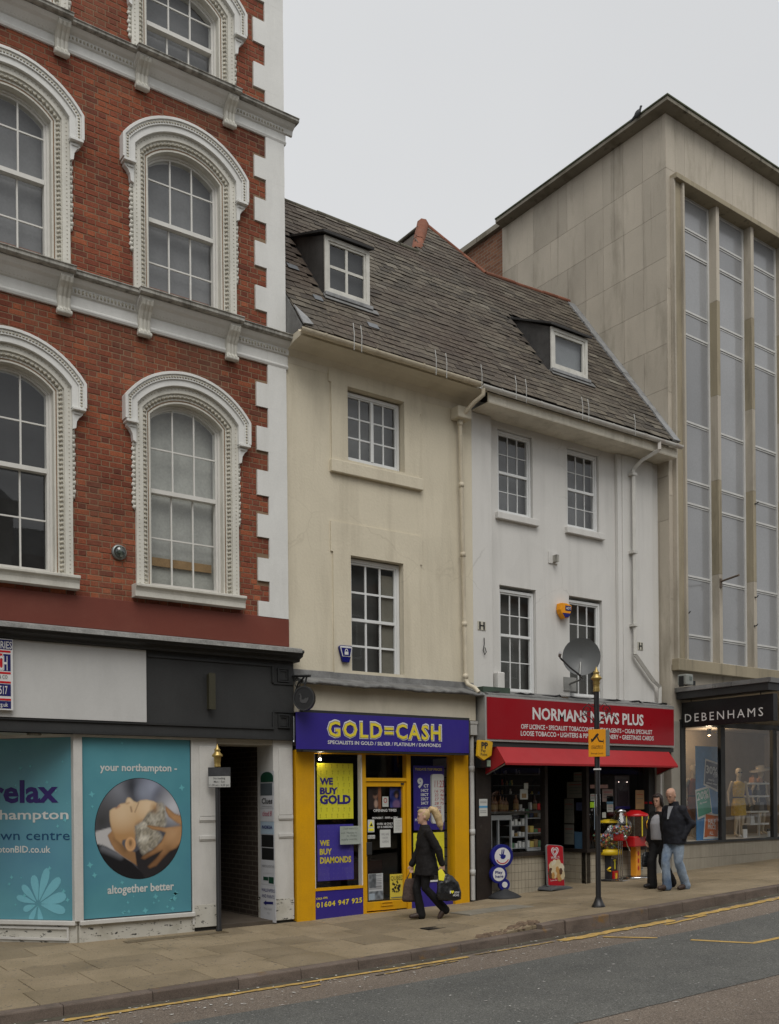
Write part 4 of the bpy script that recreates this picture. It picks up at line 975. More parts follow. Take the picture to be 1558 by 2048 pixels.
# --- cream wall
cu = [*FM.px(692.5, 928), *FM.px(806.5, 805)]; U0, U1, UZ0, UZ1 = 8.665, 9.79, 7.32, 8.50
L0, L1, LZ0, LZ1 = 8.70, 9.745, 3.86, 5.80
cw = MB().wall([(7.55, 3.2), (XJ, 3.2), (XJ, 9.0), (7.55, 9.0)], [rect(U0, U1, UZ0, UZ1), rect(L0, L1, LZ0, LZ1)], -.2, 0).build('wall', m_creamw, crm, fixn=False)
mb = MB(); mb.wall(rect(8.36, 10.12, 7.27, 8.74), [rect(U0, U1, UZ0, UZ1)], -.002, .03); mb.box(8.315, 8.38, -.002, .0295, 8.50, 8.76); mb.box(10.1, 10.145, -.002, .0295, 8.36, 8.60); mb.build('window_surround', m_creamw, crm, .006)
MB().box(8.33, 10.15, -.1, .075, 7.075, 7.272).build('window_sill', m_creamw, crm, .012)
mb = MB(); mb.wall([(8.37, 3.9), (8.37, 5.82), (8.33, 5.82), (8.33, 6.30), (10.14, 6.31), (10.14, 5.83), (10.10, 5.83), (10.10, 3.88)], [rect(L0, L1, 3.95, LZ1)], -.002, .026); mb.build('window_surround', m_creamw, crm, .006)
sash(crm, FM, U0+.03, U1-.02, UZ0+.03, UZ1-.03, -.10, 4, 3, 0, None, .05, .012, two=True, lab='small two-leaf casement window under the eaves', back=M('room_pale', (0.17, 0.17, 0.17)), stop=.018)
sash(crm, FM, L0+.01, L1-.01, LZ0, LZ1-.02, -.09, 3, 2, 2, 4.80, .055, .016, lab='tall white sash window with curtain at its right side', back=M('room_warm', (0.07, 0.07, 0.067)))
MB().box(9.42, 9.66, -.24, -.16, 3.9, 5.6).build('curtain', M('pale_curtain', (0.18, 0.17, 0.14), 0.9, 0.2), crm)
# cove cornice, gutters
MB().prof([(-.02, 8.62), (.005, 8.62), (.02, 8.72), (.10, 8.80), (.26, 8.845), (.46, 8.86), (.46, 8.965), (-.02, 8.965)], 7.555, XJ-.02).build('eaves_cornice', m_creams, crm)
def gutter(par, a, b, mat, z=8.905):
    mb = MB(); n = 9; P = []
    for i in range(n): t = math.pi*i/(n-1); P.append((.545+math.cos(t)*.062, z-math.sin(t)*.062))
    P += [(.545-.055, z), ]+[(.545-math.cos(t)*.054, z-math.sin(t)*.054) for t in [math.pi*i/(n-1) for i in range(n)]][1:-1]+[(.545+.055, z)]
    g = mb.prof(P, a, b).build('gutter', mat, par)
    x = a+.4
    while x < b: 
        mb = MB(); mb.prof([(.545+math.cos(t)*.070, z+.004-math.sin(t)*.070) for t in [math.pi*i/8 for i in range(9)]]+[(.545-math.cos(t)*.060, z+.004-math.sin(t)*.060) for t in [math.pi*i/8 for i in range(9)]], x, x+.035); mb.build('gutter_joint', mat, g); x += .93
    return g
m_gutc = M('cream_gutter', (0.57, 0.51, 0.39), 0.5, 0.12, 3, 40, 0.1, dirt=0.35, dcol=(0.20, 0.14, 0.07), dsc=5)
m_gutw = M('white_gutter', (0.55, 0.54, 0.50), 0.4, 0.1, 3, 40, 0.1, dirt=0.45, dcol=(0.28, 0.13, 0.05), dsc=4, dlo=0.55)
g1 = gutter(crm, 7.50, 11.02, m_gutc, 8.92); g2 = gutter(wht, 11.04, 16.30, m_gutw, 8.90)
def rods(par, xs):
    for x in xs: MB().tube([FM.p(x, .60, 8.80), FM.p(x, .61, 9.05), FM.p(x, .58, 9.22)], .007, 5).build('wire_bracket', M('galvanised', (0.4, 0.4, 0.38), 0.5, metal=0.5), par)
rods(g1, [8.42, 8.56, 10.02, 10.24, 11.0]); rods(g2, [11.78, 12.02, 13.42, 13.58, 14.85])
mb = MB(); mb.ftube([(11.08, .545, 8.87), (11.08, .545, 8.74), (11.0, .40, 8.64), (10.93, .14, 8.47), (10.93, .10, 8.38), (11.0, .10, 3.95), (11.03, .12, 3.86), (11.07, .26, 3.79), (11.09, .34, 3.70)], .038, 10); dp = mb.build('downpipe', m_gutc, crm)
for z in (8.36, 7.3, 6.1, 4.9, 4.0): MB().lathe((10.93+.07*(8.38-z)/4.43, -.10, z), [(.038, -.04), (.049, -.035), (.049, .035), (.038, .04)], 10).build('pipe_collar', m_gutc, dp)
mb = MB(); mb.box(10.80, 11.10, .0, .22, 8.42, 8.62); mb.build('cornice_end', m_creams, crm, .02)
# --- white wall
WU = [(11.965, 12.83, 7.03, 8.56), (13.72, 14.60, 7.03, 8.56)]; WL = [(11.98, 12.88, 3.79, 5.74), (13.745, 14.66, 3.79, 5.74)]
dW = -.10
ww = MB().wall([(XJ, 3.0), (16.30, 3.0), (16.30, 8.95), (XJ, 8.95)], [rect(*q) for q in WU+WL], -.32, dW).build('wall', m_whitew, wht, fixn=False)
for (a, b, dd) in ((XJ, 11.73, 0.0), (15.17, 16.075, 0.0), (16.076, 16.30, -.04)): MB().box(a, b, dW-.01, dd, 3.0, 8.68).build('pilaster', m_whitew, wht, .012)
for (a, b, c, e) in WU: MB().box(a-.07, b+.09, -.2, -.02, c-.115, c+.005).build('window_sill', m_whitew, wht, .01)
for i, q in enumerate(WU): sash(wht, FM, q[0]+.01, q[1]-.01, q[2]+.01, q[3]-.01, dW-.05, 3, 2, 2, 7.80, .045, .0065, back=M('room_grey', (0.17, 0.17, 0.175)), lab=('upper left', 'upper right')[i]+' white sash window')
for i, q in enumerate(WL): sash(wht, FM, q[0]+.01, q[1]-.01, q[2]+.01, q[3]-.06, dW-.06, 3, 2, 2, 4.85, .05, .0085, lab=('lower left', 'lower right')[i]+' white sash window', back=M('room_dim', (0.12, 0.12, 0.115)))
mb = MB(); mb.box(XJ+.0, XD-.0, dW, .455, 8.685, 8.70); mb.box(XJ, XD, .43, .46, 8.70, 8.86); mb.build('soffit', M('soffit_cream', (0.66, 0.62, 0.52), 0.7, 0.12, 2, 40, 0.15, dirt=0.35, dcol=(0.2, 0.17, 0.11), dsc=4), wht)
mb = MB(); mb.box(15.05, 15.17, dW, -.02, 3.0, 8.68); mb.build('pilaster_return', m_whitew, wht, .01)
def sqpipe(par, pts, w_, mat, name):
    mb = MB()
    for (a, b, c), (e, f, g) in zip(pts[:-1], pts[1:]):
        mb.tube([FM.p(a, b, c), FM.p(e, f, g)], w_, 4, True, False)
    return mb.build(name, mat, par)
xp = 15.40
q = sqpipe(wht, [(15.62, .545, 8.86), (15.62, .545, 8.70), (15.46, .25, 8.55), (xp, .08, 8.40), (xp, .08, 4.72), (15.95, .08, 4.22), (16.14, .08, 4.12), (16.15, .06, 3.6)], .045, m_gutw, 'downpipe')
for z in (8.3, 6.75, 5.3): MB().box(xp-.075, xp+.06, .0, .13, z-.025, z+.025).build('pipe_clip', m_gutw, q)
mb = MB(); mb.ftube([(11.50, .02, 4.72), (11.50, .03, 4.62), (11.47, .03, 4.5), (11.50, .03, 4.42), (11.54, .03, 4.47), (11.51, .03, 4.55)], .008, 5); mb.build('loose_cable', m_blk, wht)
mb = MB(); mb.box(11.80, 11.96, -.09, .05, 3.78, 4.14); mb.build('sill_block', m_whitew, wht, .02)
# --- slate roof shared by both, each building keeping its own half
MR = 1.377; NR = math.sqrt(1+MR*MR)
class RoofFr(Fr):
    def __init__(self): self.O = Vector((0, -.52, 8.966))
    def p(self, s, d, l): return self.O + Vector((s, l/NR, l*MR/NR)) + Vector((0, -MR/NR, 1/NR))*d
FRF = RoofFr()
def ltop(x): return lerp(x, [7.2, 11.70, 12.60, 13.24, 13.565, 16.27], [4.42, 4.43, 6.03, 5.16, 4.66, 4.95])
D1 = (8.40, 9.27, 0.21, 11.42, FM.z(648.5, 466, -.21)); D2 = (13.44, 14.43, 0.22, 11.42, FM.z(1100, 649, -.22))   # x0,x1,front Y,roof z
def in_dormer(x0, x1, l0, l1):
    for a, b, y, zt, _ in (D1, D2):
        la = (y+.52)*NR; lb = (zt-8.966)/MR*NR
        if x1 > a+.03 and x0 < b-.03 and l1 > la+.04 and l0 < lb-.05: return True
    return False
EXP, SW = 0.148, 0.262
slates = []; rsr = random.Random(21); r_ = 0; l = 0.0
while l < 6.0:
    x = 7.32-(SW/2 if r_ % 2 else 0)
    while x < XD:
        a, b = max(x, 7.56), min(x+SW, XD); 
        if b-a > .05 and (a+b)/2 < XD:
            if l < ltop((a+b)/2)-.06 and not in_dormer(a, b, l, l+EXP): slates.append((a, b, l))
        x += SW
    l += EXP; r_ += 1
def slate_geo(mb, a, b, l, rn):
    g = .003; T = min(.25, ltop((a+b)/2)-l+.05); P = FRF.p
    t0 = .018+rn.uniform(0, .010); t1 = .004; sk = rn.uniform(-.009, .009)*(1 if rn.random() < .75 else 2.4); j = rn.uniform(-.012, .010)
    up = [P(a+g, t0, l+j-sk), P(b-g, t0+rn.uniform(-.003, .003), l+j+sk), P(b-g, t1, l+T), P(a+g, t1, l+T)]
    lo = [P(a+g, t0-.009, l+j-sk), P(b-g, t0-.009, l+j+sk), P(b-g, t1-.006, l+T), P(a+g, t1-.006, l+T)]
    mb.add(up+lo, [(0, 1, 2, 3), (4, 5, 1, 0), (5, 6, 2, 1), (7, 4, 0, 3), (7, 6, 5, 4)])
def sl_score(q):
    p = FRF.p((q[0]+q[1])/2, 0, q[2]+.07); x, y, d = proj(p); return (q[1]-q[0])/d**2 if 575 < x < 1500 else 0
for par, sel in ((crm, lambda q: (q[0]+q[1])/2 < XJ), (wht, lambda q: (q[0]+q[1])/2 >= XJ)):
    its = [q for q in slates if sel(q)]; near, far = split300(its, sl_score)
    xs = [XJ if par is wht else 7.56, XD-.001 if par is wht else XJ]
    edge = [(xs[0], 0)]+[(xs[1], 0)]+[(x, ltop(x)-.03) for x in sorted([x for x in (11.70, 12.60, 13.24, 13.565) if xs[0] < x < xs[1]]+xs, reverse=True)]
    mb = MB(FRF); mb.sheet(edge, [], -.012); rf = mb.build('roof', M('roof_felt', (0.03, 0.028, 0.026), 0.9), par, fixn=False)
    lib = []
    for b in near:
        mb = MB(FRF); slate_geo(mb, *b, rsr); me, o = mb.mesh('slate', m_slate); link('slate', me, rf, o)
    mb = MB(FRF)
    for b in far: slate_geo(mb, *b, rsr)
    stuff(mb.build('slate', m_slate, rf, fixn=False))
    if par is crm: roof_c = rf
    else: roof_w = rf
def ridge(par, p0, p1, mat, r=.075, seg_=.42):
    p0, p1 = Vector(p0), Vector(p1); n = max(1, int((p1-p0).length/seg_)); rn = random.Random(2)
    for i in range(n):
        a = p0.lerp(p1, i/n); b = p0.lerp(p1, (i+.985)/n); mb = MB(); k = rn.uniform(-.008, .008)
        mb.tube([a+Vector((0, 0, k)), b+Vector((0, 0, k))], [r, r*.97], 8); mb.build('ridge_tile', mat, par)
def RP(x, l): return FRF.p(x, .0, l)
ridge(roof_c, RP(7.57, 4.42), RP(11.25, 4.43), m_rdgst, .045); ridge(roof_w, RP(11.27, 4.43), RP(11.72, 4.45), m_rdgst, .045)
ridge(roof_w, RP(12.62, 6.03), RP(13.24, 5.18), m_terra, .045); ridge(roof_w, RP(13.24, 5.18), RP(13.57, 4.68), m_terra, .045); ridge(roof_w, RP(13.57, 4.68), RP(16.2, 4.97), m_terra, .05)
ridge(roof_w, RP(12.6, 6.03)+Vector((0, .05, 0)), RP(11.85, 4.60)+Vector((0, .12, 0)), m_terra, .13, .40)
# rear wing roof and back slopes
ap = RP(12.6, 6.0); mb = MB()
mb.add([ap, ap+Vector((0, 5, 0)), Vector((11.6, 7.0, 12.4)), RP(11.70, 4.42)], [(0, 1, 2, 3)]); mb.add([ap, ap+Vector((0, 5, 0)), Vector((13.8, 7.0, 12.4)), RP(13.565, 4.64)], [(0, 3, 2, 1)])
mb.add([RP(7.56, 4.40), RP(11.70, 4.40), Vector((11.7, 5.5, 9.0)), Vector((7.56, 5.5, 9.0))], [(0, 1, 2, 3)]); mb.add([RP(13.565, 4.62), RP(XD-.01, 4.9), Vector((XD-.01, 5.5, 9.4)), Vector((13.565, 5.5, 9.0))], [(0, 1, 2, 3)])
mb.build('rear_roof', m_slate, wht)
ridge(roof_w, ap+Vector((-.02, .2, .01)), ap+Vector((-.02, 4.8, .01)), m_rdgst, .05)
# lead along the right-hand wall, left abutment
m_leadl = M('pale_lead', (0.26, 0.265, 0.265), 0.6, 0.3, 6, 40, 0.3, 0.4, dirt=0.4, dcol=(0.09, 0.085, 0.08), dsc=9)
mb = MB(FRF); l = 0.0
while l < 4.8: mb.box(XD-.20+random.uniform(-.02, .02), XD-.004, .0, .045+random.uniform(0, .01), l, min(l+.40, 4.9)); l += .37
mb.build('verge_flashing', m_leadl, wht, .004)
mb = MB(FRF); mb.poly([(7.56, .02), (7.75, .06), (7.70, .25), (7.60, .42), (7.56, .5)], .03, .05); mb.build('lead_patch', m_leadl, crm)
MB().prof([(-.02, 8.96), (.50, 8.96), (.47, 9.02), (.0, 9.67)], 7.552, 7.60).build('eaves_end', m_lead, crm)
# slipped pale slates
for (x, l, w_) in ((7.9, 1.75, .2), (8.55, 1.35, .25), (8.1, .95, .16), (9.0, .62, .2)):
    mb = MB(FRF); mb.box(x, x+w_, .028, .036, l, l+.13); mb.build('patch_slate', M('new_slate', (0.15, 0.16, 0.17), 0.5, 0.15), roof_c)
def dormer(par, D, fx, mull, lab):
    x0, x1, Y, zk, zt = D; zb = 8.966+(Y+.52)*MR; yb = -.52+(zk-8.966)/MR; d_ = -Y
    for xa, xb in ((x0, x0+.035), (x1-.035, x1)):
        mb = MB(); tri = [(Y+.012, zb), (Y+.012, zt-.03), (yb, zk-.03)]
        A = [Vector((xa, y, z)) for y, z in tri]; B = [Vector((xb, y, z)) for y, z in tri]
        mb.add(A+B, [(0, 1, 2), (3, 5, 4), (0, 3, 4, 1), (1, 4, 5, 2), (2, 5, 3, 0)]); c_ = mb.build('dormer_cheek', m_cheek, par)
    mb = MB(); q = [(Y-.09, zt-.035), (yb+.03, zk-.03), (yb+.03, zk+.015), (Y-.09, zt+.012)]
    A = [Vector((x0-.06, y, z)) for y, z in q]; B = [Vector((x1+.05, y, z)) for y, z in q]
    mb.add(A+B, [(0, 1, 2, 3), (7, 6, 5, 4), (0, 4, 5, 1), (1, 5, 6, 2), (2, 6, 7, 3), (3, 7, 4, 0)]); ob = mb.build('dormer_roof', M('dormer_felt', (0.035, 0.034, 0.033), 0.85, 0.2), par, .006)
    sash(par, FM, x0, x1, zb+.04, zt-.03, d_+.02, 2 if mull else 1, 2 if mull else 1, 0, None, .07, .022 if mull else .01, mat=m_oldwood, back=M('attic_dark', (0.035, 0.036, 0.038)) if mull else M('attic_frost', (0.20, 0.21, 0.22)), lab=lab+' window', stop=.035 if mull else .055, wide=0, bd=.12)
    mb = MB(); mb.box(x0-.03, x1+.02, d_-.02, d_+.09, zb-.02, zb+.04); mb.build('dormer_sill', m_leadl, par, .006)
    mb = MB(FRF); l0 = (Y+.52)*NR; mb.box(x0-.05, x1+.12, .028, .042, l0-.14, l0-.02); mb.build('dormer_apron', m_lead, par)
m_cheek = M('dormer_lead', (0.085, 0.082, 0.078), 0.7, 0.3, 3, 40, 0.2, dirt=0.6, dcol=(0.03, 0.028, 0.026), dsc=3)
dormer(crm, D1, 0, True, 'four-pane dormer'); dormer(wht, D2, 0, False, 'single-pane dormer')


# --- small things fixed to the two fronts
m_blue = flat('alarm_blue', lin(22, 26, 100), 0.3); m_orange = flat('alarm_orange', lin(230, 150, 20), 0.3)
al = thing('alarm_box', (8.55, 0, 4.05), 'blue and white wedge alarm box with a padlock beside the tall cream window', 'alarm')
s0, z1 = FM.px(673, 1291); s1, z0 = FM.px(700, 1327)
mb = MB(); mb.poly([(s0, z1-.03), (s0+.03, z1), (s1-.02, z1), (s1, z1-.03), (s1-.06, z0), (s0+.07, z0)], .03, .085); mb.build('case', m_blue, al, .01)
mb = MB(); mb.poly([(s0+.01, z1-.03), (s0+.03, z1-.012), (s1-.03, z1-.012), (s1-.01, z1-.03), (s1-.045, z0+.09), (s0+.055, z0+.09)], .08, .091); mb.build('badge', m_wht, al, .004)
mb = MB(); mb.poly([(s0+.03, z1-.04), (s1-.03, z1-.04), (s1-.06, z0+.10), (s0+.065, z0+.10)], .09, .0935); mb.build('badge_field', m_blue, al)
mb = MB(); mm = (s0+s1)/2; mb.box(mm-.035, mm+.035, .093, .097, z0+.12, z0+.17); mb.ring([(mm+math.cos(t)*.03, z0+.175+math.sin(t)*.04) for t in [math.pi*i/8 for i in range(9)]], [(mm+math.cos(t)*.017, z0+.175+math.sin(t)*.026) for t in [math.pi*i/8 for i in range(9)]], .093, .097); mb.build('padlock', m_wht, al)
ad = thing('alarm_box', (13.5, .1, 5.25), 'orange hexagonal alarm box with a navy label on the white wall', 'alarm')
s0, z1 = FM.px(1118.6, 1205); s1, z0 = FM.px(1141.8, 1239); w_ = s1-s0; h_ = z1-z0
hx = [(s0+w_*.06, z1-h_*.02), (s0+w_*.6, z1), (s1, z1-h_*.12), (s1-w_*.02, z1-h_*.42), (s0+w_*.72, z0+h_*.06), (s0+w_*.38, z0), (s0+w_*.10, z0+h_*.3), (s0, z1-h_*.45)]
MB().poly(hx, -.09, .03).build('case', m_orange, ad, .012); MB().poly([(s0+w_*.16, z0+h_*.34), (s0+w_*.40, z0+.01), (s0+w_*.70, z0+h_*.1), (s0+w_*.86, z0+h_*.36)], .03, .036).build('lower_lens', m_blue, ad)
MB().box(s0+w_*.42, s0+w_*.92, .03, .036, z0+h_*.52, z0+h_*.84).build('label_plate', m_navy, ad); letters(ad, 'ADT', FM, s0+w_*.46, s0+w_*.88, z0+h_*.60, z0+h_*.76, .039, m_wht, .02)
for (x0, x1, y0, y1, lb, par_d) in ((955, 971, 1242, 1261, 'small H hydrant plate on the white pilaster near the drooping cable', 0), (1275, 1285.5, 1284, 1300.5, 'small H hydrant plate on the right-hand white pilaster', 0)):
    s0, z1 = FM.px(x0, y0); s1, z0 = FM.px(x1, y1); th = thing('hydrant_plate', ((s0+s1)/2, 0, z0), lb, 'sign', 'hydrant plates')
    MB().box(s0, s1, -.0, .012, z0, z1).build('plate', M('dull_plate', (0.50, 0.48, 0.40), 0.6), th); w_ = s1-s0; h_ = z1-z0
    mb = MB(); mb.box(s0+w_*.15, s0+w_*.33, .012, .016, z0+h_*.05, z1-h_*.05); mb.box(s1-w_*.33, s1-w_*.15, .012, .016, z0+h_*.05, z1-h_*.05); mb.box(s0+w_*.3, s1-w_*.3, .012, .0158, z0+h_*.42, z0+h_*.58); mb.build('letter_bars', m_blk, th)
fl = thing('wall_bracket', (13.2, .1, 6.3), 'pale square plate with a hook fitting high on the white wall', 'bracket'); s0, z1 = FM.px(1096, 1103, dW); s1, z0 = FM.px(1114, 1129, dW)
MB().box(s0, s1, dW, dW+.02, z0, z1).build('plate', m_whitew, fl); MB().box(s0+.1, s0+.17, dW+.02, dW+.12, z0+.02, z0+.15).build('hook', m_weath, fl)
# satellite dish
sdh = thing('satellite_dish', (13.6, .1, 3.95), 'dark grey satellite dish on an arm over the news shop sign', 'dish')
dc = FM.p(*[*(lambda q: (q[0], .62, q[1]))(FM.px(1163, 1313, .62))]); ax = Vector((-.62, -.72, .12)).normalized(); m_dish = M('dish_grey', (0.095, 0.10, 0.10), 0.45, 0.08, 3, 40, 0.05)
R_ = .345
def dishpt(r, a, off=0.0):
    e1 = ax.cross(Vector((0, 0, 1))).normalized(); e2 = e1.cross(ax); return dc+e1*math.cos(a)*r*1.0+e2*math.sin(a)*r*1.02-ax*(.10-.10*(r/R_)**2+off)
mb = MB(); n = 32; rings = [.001, .12, .22, .30, R_]
for off in (0, .012): mb.add([dishpt(r, 6.2832*k/n, off) for r in rings for k in range(n)], [(i*n+k, i*n+(k+1) % n, (i+1)*n+(k+1) % n, (i+1)*n+k) for i in range(4) for k in range(n)], True)
mb.add([dishpt(R_, 6.2832*k/n, 0) for k in range(n)]+[dishpt(R_, 6.2832*k/n, .012) for k in range(n)], [(k, (k+1) % n, n+(k+1) % n, n+k) for k in range(n)]); mb.build('reflector', m_dish, sdh)
ftip = FM.p(FM.s(1120, 1315, 1.0), 1.0, FM.z(1120, 1315, 1.0)); bot = dishpt(R_*1.02, -1.5)
mb = MB(); mb.tube([bot, bot.lerp(ftip, .5)+Vector((0, 0, -.02)), ftip], .016, 6); mb.tube([bot+Vector((.05, 0, -.05)), ftip+Vector((.02, 0, -.03))], .009, 5); mb.build('feed_arm', m_blk, sdh)
mb = MB(); mb.tube([ftip-ax*.06+Vector((0, 0, .04)), ftip+ax*.06+Vector((0, 0, .07))], .026, 8); mb.box(0, 0, 0, 0, 0, 0) if False else None; mb.build('receiver', M('receiver_grey', (0.3, 0.3, 0.3), 0.5), sdh)
mnt = FM.p(FM.s(1138, 1368, dW), dW+.02, FM.z(1138, 1368, dW))
mb = MB(); mb.tube([mnt, mnt+Vector((0.04, -.25, .06)), dc+ax*-.14+Vector((0, 0, -.12))], .02, 8); mb.tube([dc-ax*.14, bot+Vector((0, .02, 0))], .022, 6); mb.build('mast', M('galv_dark', (0.22, 0.22, 0.21), 0.45, metal=0.6), sdh)
mb = MB(); s0, z0 = FM.px(1127, 1381, dW); s1, z1 = FM.px(1151, 1356, dW); mb.box(s0, s1, dW, dW+.02, z0, z1); mb.build('wall_plate', M('galv_plate', (0.33, 0.33, 0.31), 0.5, metal=0.4), sdh)
# ================================================================ CREAM BUILDING: GOLD BUYER'S SHOP
ZG = lambda x, y: (560+x/3.895, 1380+y/3.895)     # enlarged picture of this front
m_yelp = M('yellow_shop_paint', lin(208, 154, 14), 0.4, 0.10, 2, 50, 0.08, 0.4, dirt=0.3, dcol=(0.28, 0.16, 0.02), dsc=3.5)
m_purp = M('purple_sign', lin(52, 42, 128), 0.35, 0.10, 1.5, 50, 0.03, 0.4, dirt=.12, dcol=(.09, .08, .25), dsc=2.5); m_lemon = flat('print_lemon', lin(226, 218, 60)); m_lemtx = flat('print_yellow', lin(214, 196, 60))
m_paper = flat('paper_white', (0.52, 0.53, 0.50), 0.7); m_red2 = flat('print_crimson', lin(170, 30, 40))
# lead apron and cream board
mb = MB(); mb.prof([(-.02, 3.92), (.03, 3.90), (.05, 3.80), (.33, 3.70), (.35, 3.66), (.33, 3.645), (.0, 3.72)], 7.62, 11.24); mb.build('lead_apron', m_lead, crm)
rl_ = random.Random(6); mb = MB()
P = [FM.p(7.66+3.5*i/46, .345+rl_.uniform(-.015, .015), 3.668+.008*math.sin(i*.37)+rl_.uniform(-.010, .010)) for i in range(47)]
mb.tube(P, [.022+rl_.uniform(-.006, .012) for _ in P], 7); mb.build('lead_roll', M('lead_light', (0.15, 0.15, 0.145), 0.5, 0.35, 8, 40, 0.4, dirt=.5, dcol=(.05, .045, .04), dst=(1, 1, 1), dsc=9), crm)
MB().box(7.605, 11.165, -.02, .17, 3.23, 3.70).build('fascia_board', m_creams, crm, .004)
a, b = FM.px(592, 1498, .28); c, e = FM.px(938, 1441, .28)
mb = MB(); mb.box(7.46+.18, c+.015, .0, .275, b-.03, 3.262); sg = mb.build('shop_sign', m_black, crm)
sx0 = FM.s(592, 1460, .28); sx1 = FM.s(937.5, 1470, .28); sz0 = FM.z(760, 1502, .28); sz1 = FM.z(760, 1432, .28)
MB().box(sx0, sx1, .27, .283, sz0, sz1).build('sign_face', m_purp, sg)
def gt(par, s, x0, x1, yb, yt, d, mat, bold=0., **k):
    return ptext(par, FM, s, *(ZG(x0, 0)[0], ZG(x1, 0)[0], ZG(0, yb)[1], ZG(0, yt)[1]), d, mat, bold, **k)
gt(sg, 'GOLD=CASH', 366, 1262, 378, 256, .286, m_wht, .048, space=1.18); gt(sg, 'GOLD=CASH', 373, 1256, 374, 263, .290, m_purp, .030, space=1.18); gt(sg, 'GOLD=CASH', 376, 1253, 373, 265, .294, m_lemtx, .022, space=1.18)
gt(sg, 'SPECIALISTS IN GOLD / SILVER / PLATINUM / DIAMONDS', 372, 1253, 432, 406, .287, m_wht, .018)
# posts, rails
dG = .06
def gs(x, y=1000, d=dG): return FM.s(*ZG(x, y), d)
def gz(x, y, d=dG): return FM.z(*ZG(x, y), d)
zt_ = 2.66
yl0, yl1 = 7.63, gs(270); yr0, yr1 = gs(1345), gs(1455)
MB().box(yl0, yl1, -.1, .066, -.08, zt_).build('pilaster', m_yelp, crm, .006); MB().box(yr0, yr1, -.1, .12, .0, zt_).build('pilaster', m_yelp, crm, .006)
MB().box(yl1, yr0, -.1, .07, gz(640, 500), zt_).build('head_rail', m_yelp, crm, .004)
d0, d1 = gs(645), gs(1022)
fr_ = MB(); fr_.box(d0, gs(672), -.06, dG, 0, gz(640, 500)); fr_.box(gs(990), d1, -.06, dG, .0, gz(1000, 500)); fr_.box(gs(672), gs(990), -.06, dG-.003, gz(830, 712), gz(830, 685)); dfm = fr_.build('door_frame', m_yelp, crm, .004)
zi = gz(1180, 1495)
MB().box(yl1, d0, -.06, .05, -.06, gz(455, 1555)).build('stall_riser', m_purp, crm); MB().box(d1, yr0, -.06, .05, .0, zi).build('stall_riser', m_purp, crm)
MB().box(yl1, d0, -.03, .06, gz(455, 1555), gz(455, 1535)).build('sill_strip', m_yelp, crm); MB().box(d1, yr0, -.03, .06, zi, zi+.02).build('sill_strip', m_wht, crm)
MB().box(yl1, yl1+.02, -.05, .05, gz(455, 1535), gz(640, 505)).build('glazing_edge', m_wht, crm)
MB().box(d0-.02, d0, -.05, .05, gz(455, 1535), gz(640, 505)).build('glazing_edge', m_wht, crm)
gp = [('window_pane', yl1+.02, d0-.02, gz(455, 1532), gz(640, 505)), ('window_pane', d1, yr0, zi+.02, gz(1100, 515)), ('fanlight', gs(672), gs(990), gz(830, 685), gz(830, 505))]
for nme, a, b, c, e in gp: MB().sheet(rect(a, b, c, e), [], .045).build(nme, m_glass, crm, fixn=False)
gt(crm, 'CALL ON:', 282, 372, 1632, 1617, .053, m_lemtx, .03, slope=.01); gt(crm, '01604 947 925', 284, 640, 1682, 1645, .053, m_lemtx, .03, slope=.03, space=1.15)
# door leaf
L_, R2 = gs(673), gs(988); zb_d, zt_d = .075, gz(830, 715)
lf = MB(); gl0, gl1, gz0, gz1 = gs(683), gs(966), gz(830, 1645), gz(830, 752)
lf.ring(rect(L_, R2, zb_d, zt_d), rect(gl0, gl1, gz0, gz1), -.02, .035, close=True); door = lf.build('door', m_yelp, crm, .004)
MB().sheet(rect(gl0, gl1, gz0, gz1), [], .0).build('door_pane', m_glass, door, fixn=False)
MB().box(L_-.02, R2+.02, -.06, .07, 0, .055).build('threshold', m_yelp, crm)
mb = MB(); mb.ring(rect(gs(785), gs(882), gz(830, 1682), gz(830, 1650)), rect(gs(795), gs(872), gz(830, 1675), gz(830, 1657)), .035, .05, close=True); mb.build('letter_plate', m_yelp, door, .004)
MB().box(gs(672), gs(716), .035, .06, gz(690, 1285), gz(690, 1187)).build('door_handle', m_black, door, .006)
MB().box(gs(950), gs(972), .035, .05, gz(960, 738), gz(960, 724)).build('door_closer', m_black, door)
# things stuck in the windows
def paper(name, x0, x1, y0, y1, d, mat, label, cat='poster'):
    s0, s1 = FM.s(*ZG(x0, (y0+y1)/2), d), FM.s(*ZG(x1, (y0+y1)/2), d); xm = (x0+x1)/2
    z0, z1 = FM.z(*ZG(xm, y1), d), FM.z(*ZG(xm, y0), d)
    t = thing(name, ((s0+s1)/2, -d, z0), label, cat); MB().box(s0, s1, d-.003, d, z0, z1).build('sheet', mat, t); return t, s0, s1, z0, z1
def pt(t, s, x0, x1, yb, yt, d, mat, bold=0., **k): gt(t, s, x0, x1, yb, yt, d+.002, mat, bold, **k)
dP = -.055
t, s0, s1, z0, z1 = paper('window_poster', 290, 570, 571, 1005, dP, m_lemon, 'lime yellow window poster reading we buy gold')
mb = MB()
for i in range(6):
    for j in range(9):
        cx_, cz_ = s0+(s1-s0)*(i+.5+.15*(j % 2))/6.3, z0+(z1-z0)*(j+.5)/9
        mb.ring([(cx_+math.cos(6.283*k/8)*.012, cz_+.02+math.sin(6.283*k/8)*.014) for k in range(8)], [(cx_+math.cos(6.283*k/8)*.006, cz_+.02+math.sin(6.283*k/8)*.008) for k in range(8)], dP, dP+.001, close=True); mb.box(cx_-.004, cx_+.004, dP, dP+.001, cz_-.03, cz_)
mb.build('ring_print', flat('print_olive', lin(168, 158, 40)), t)
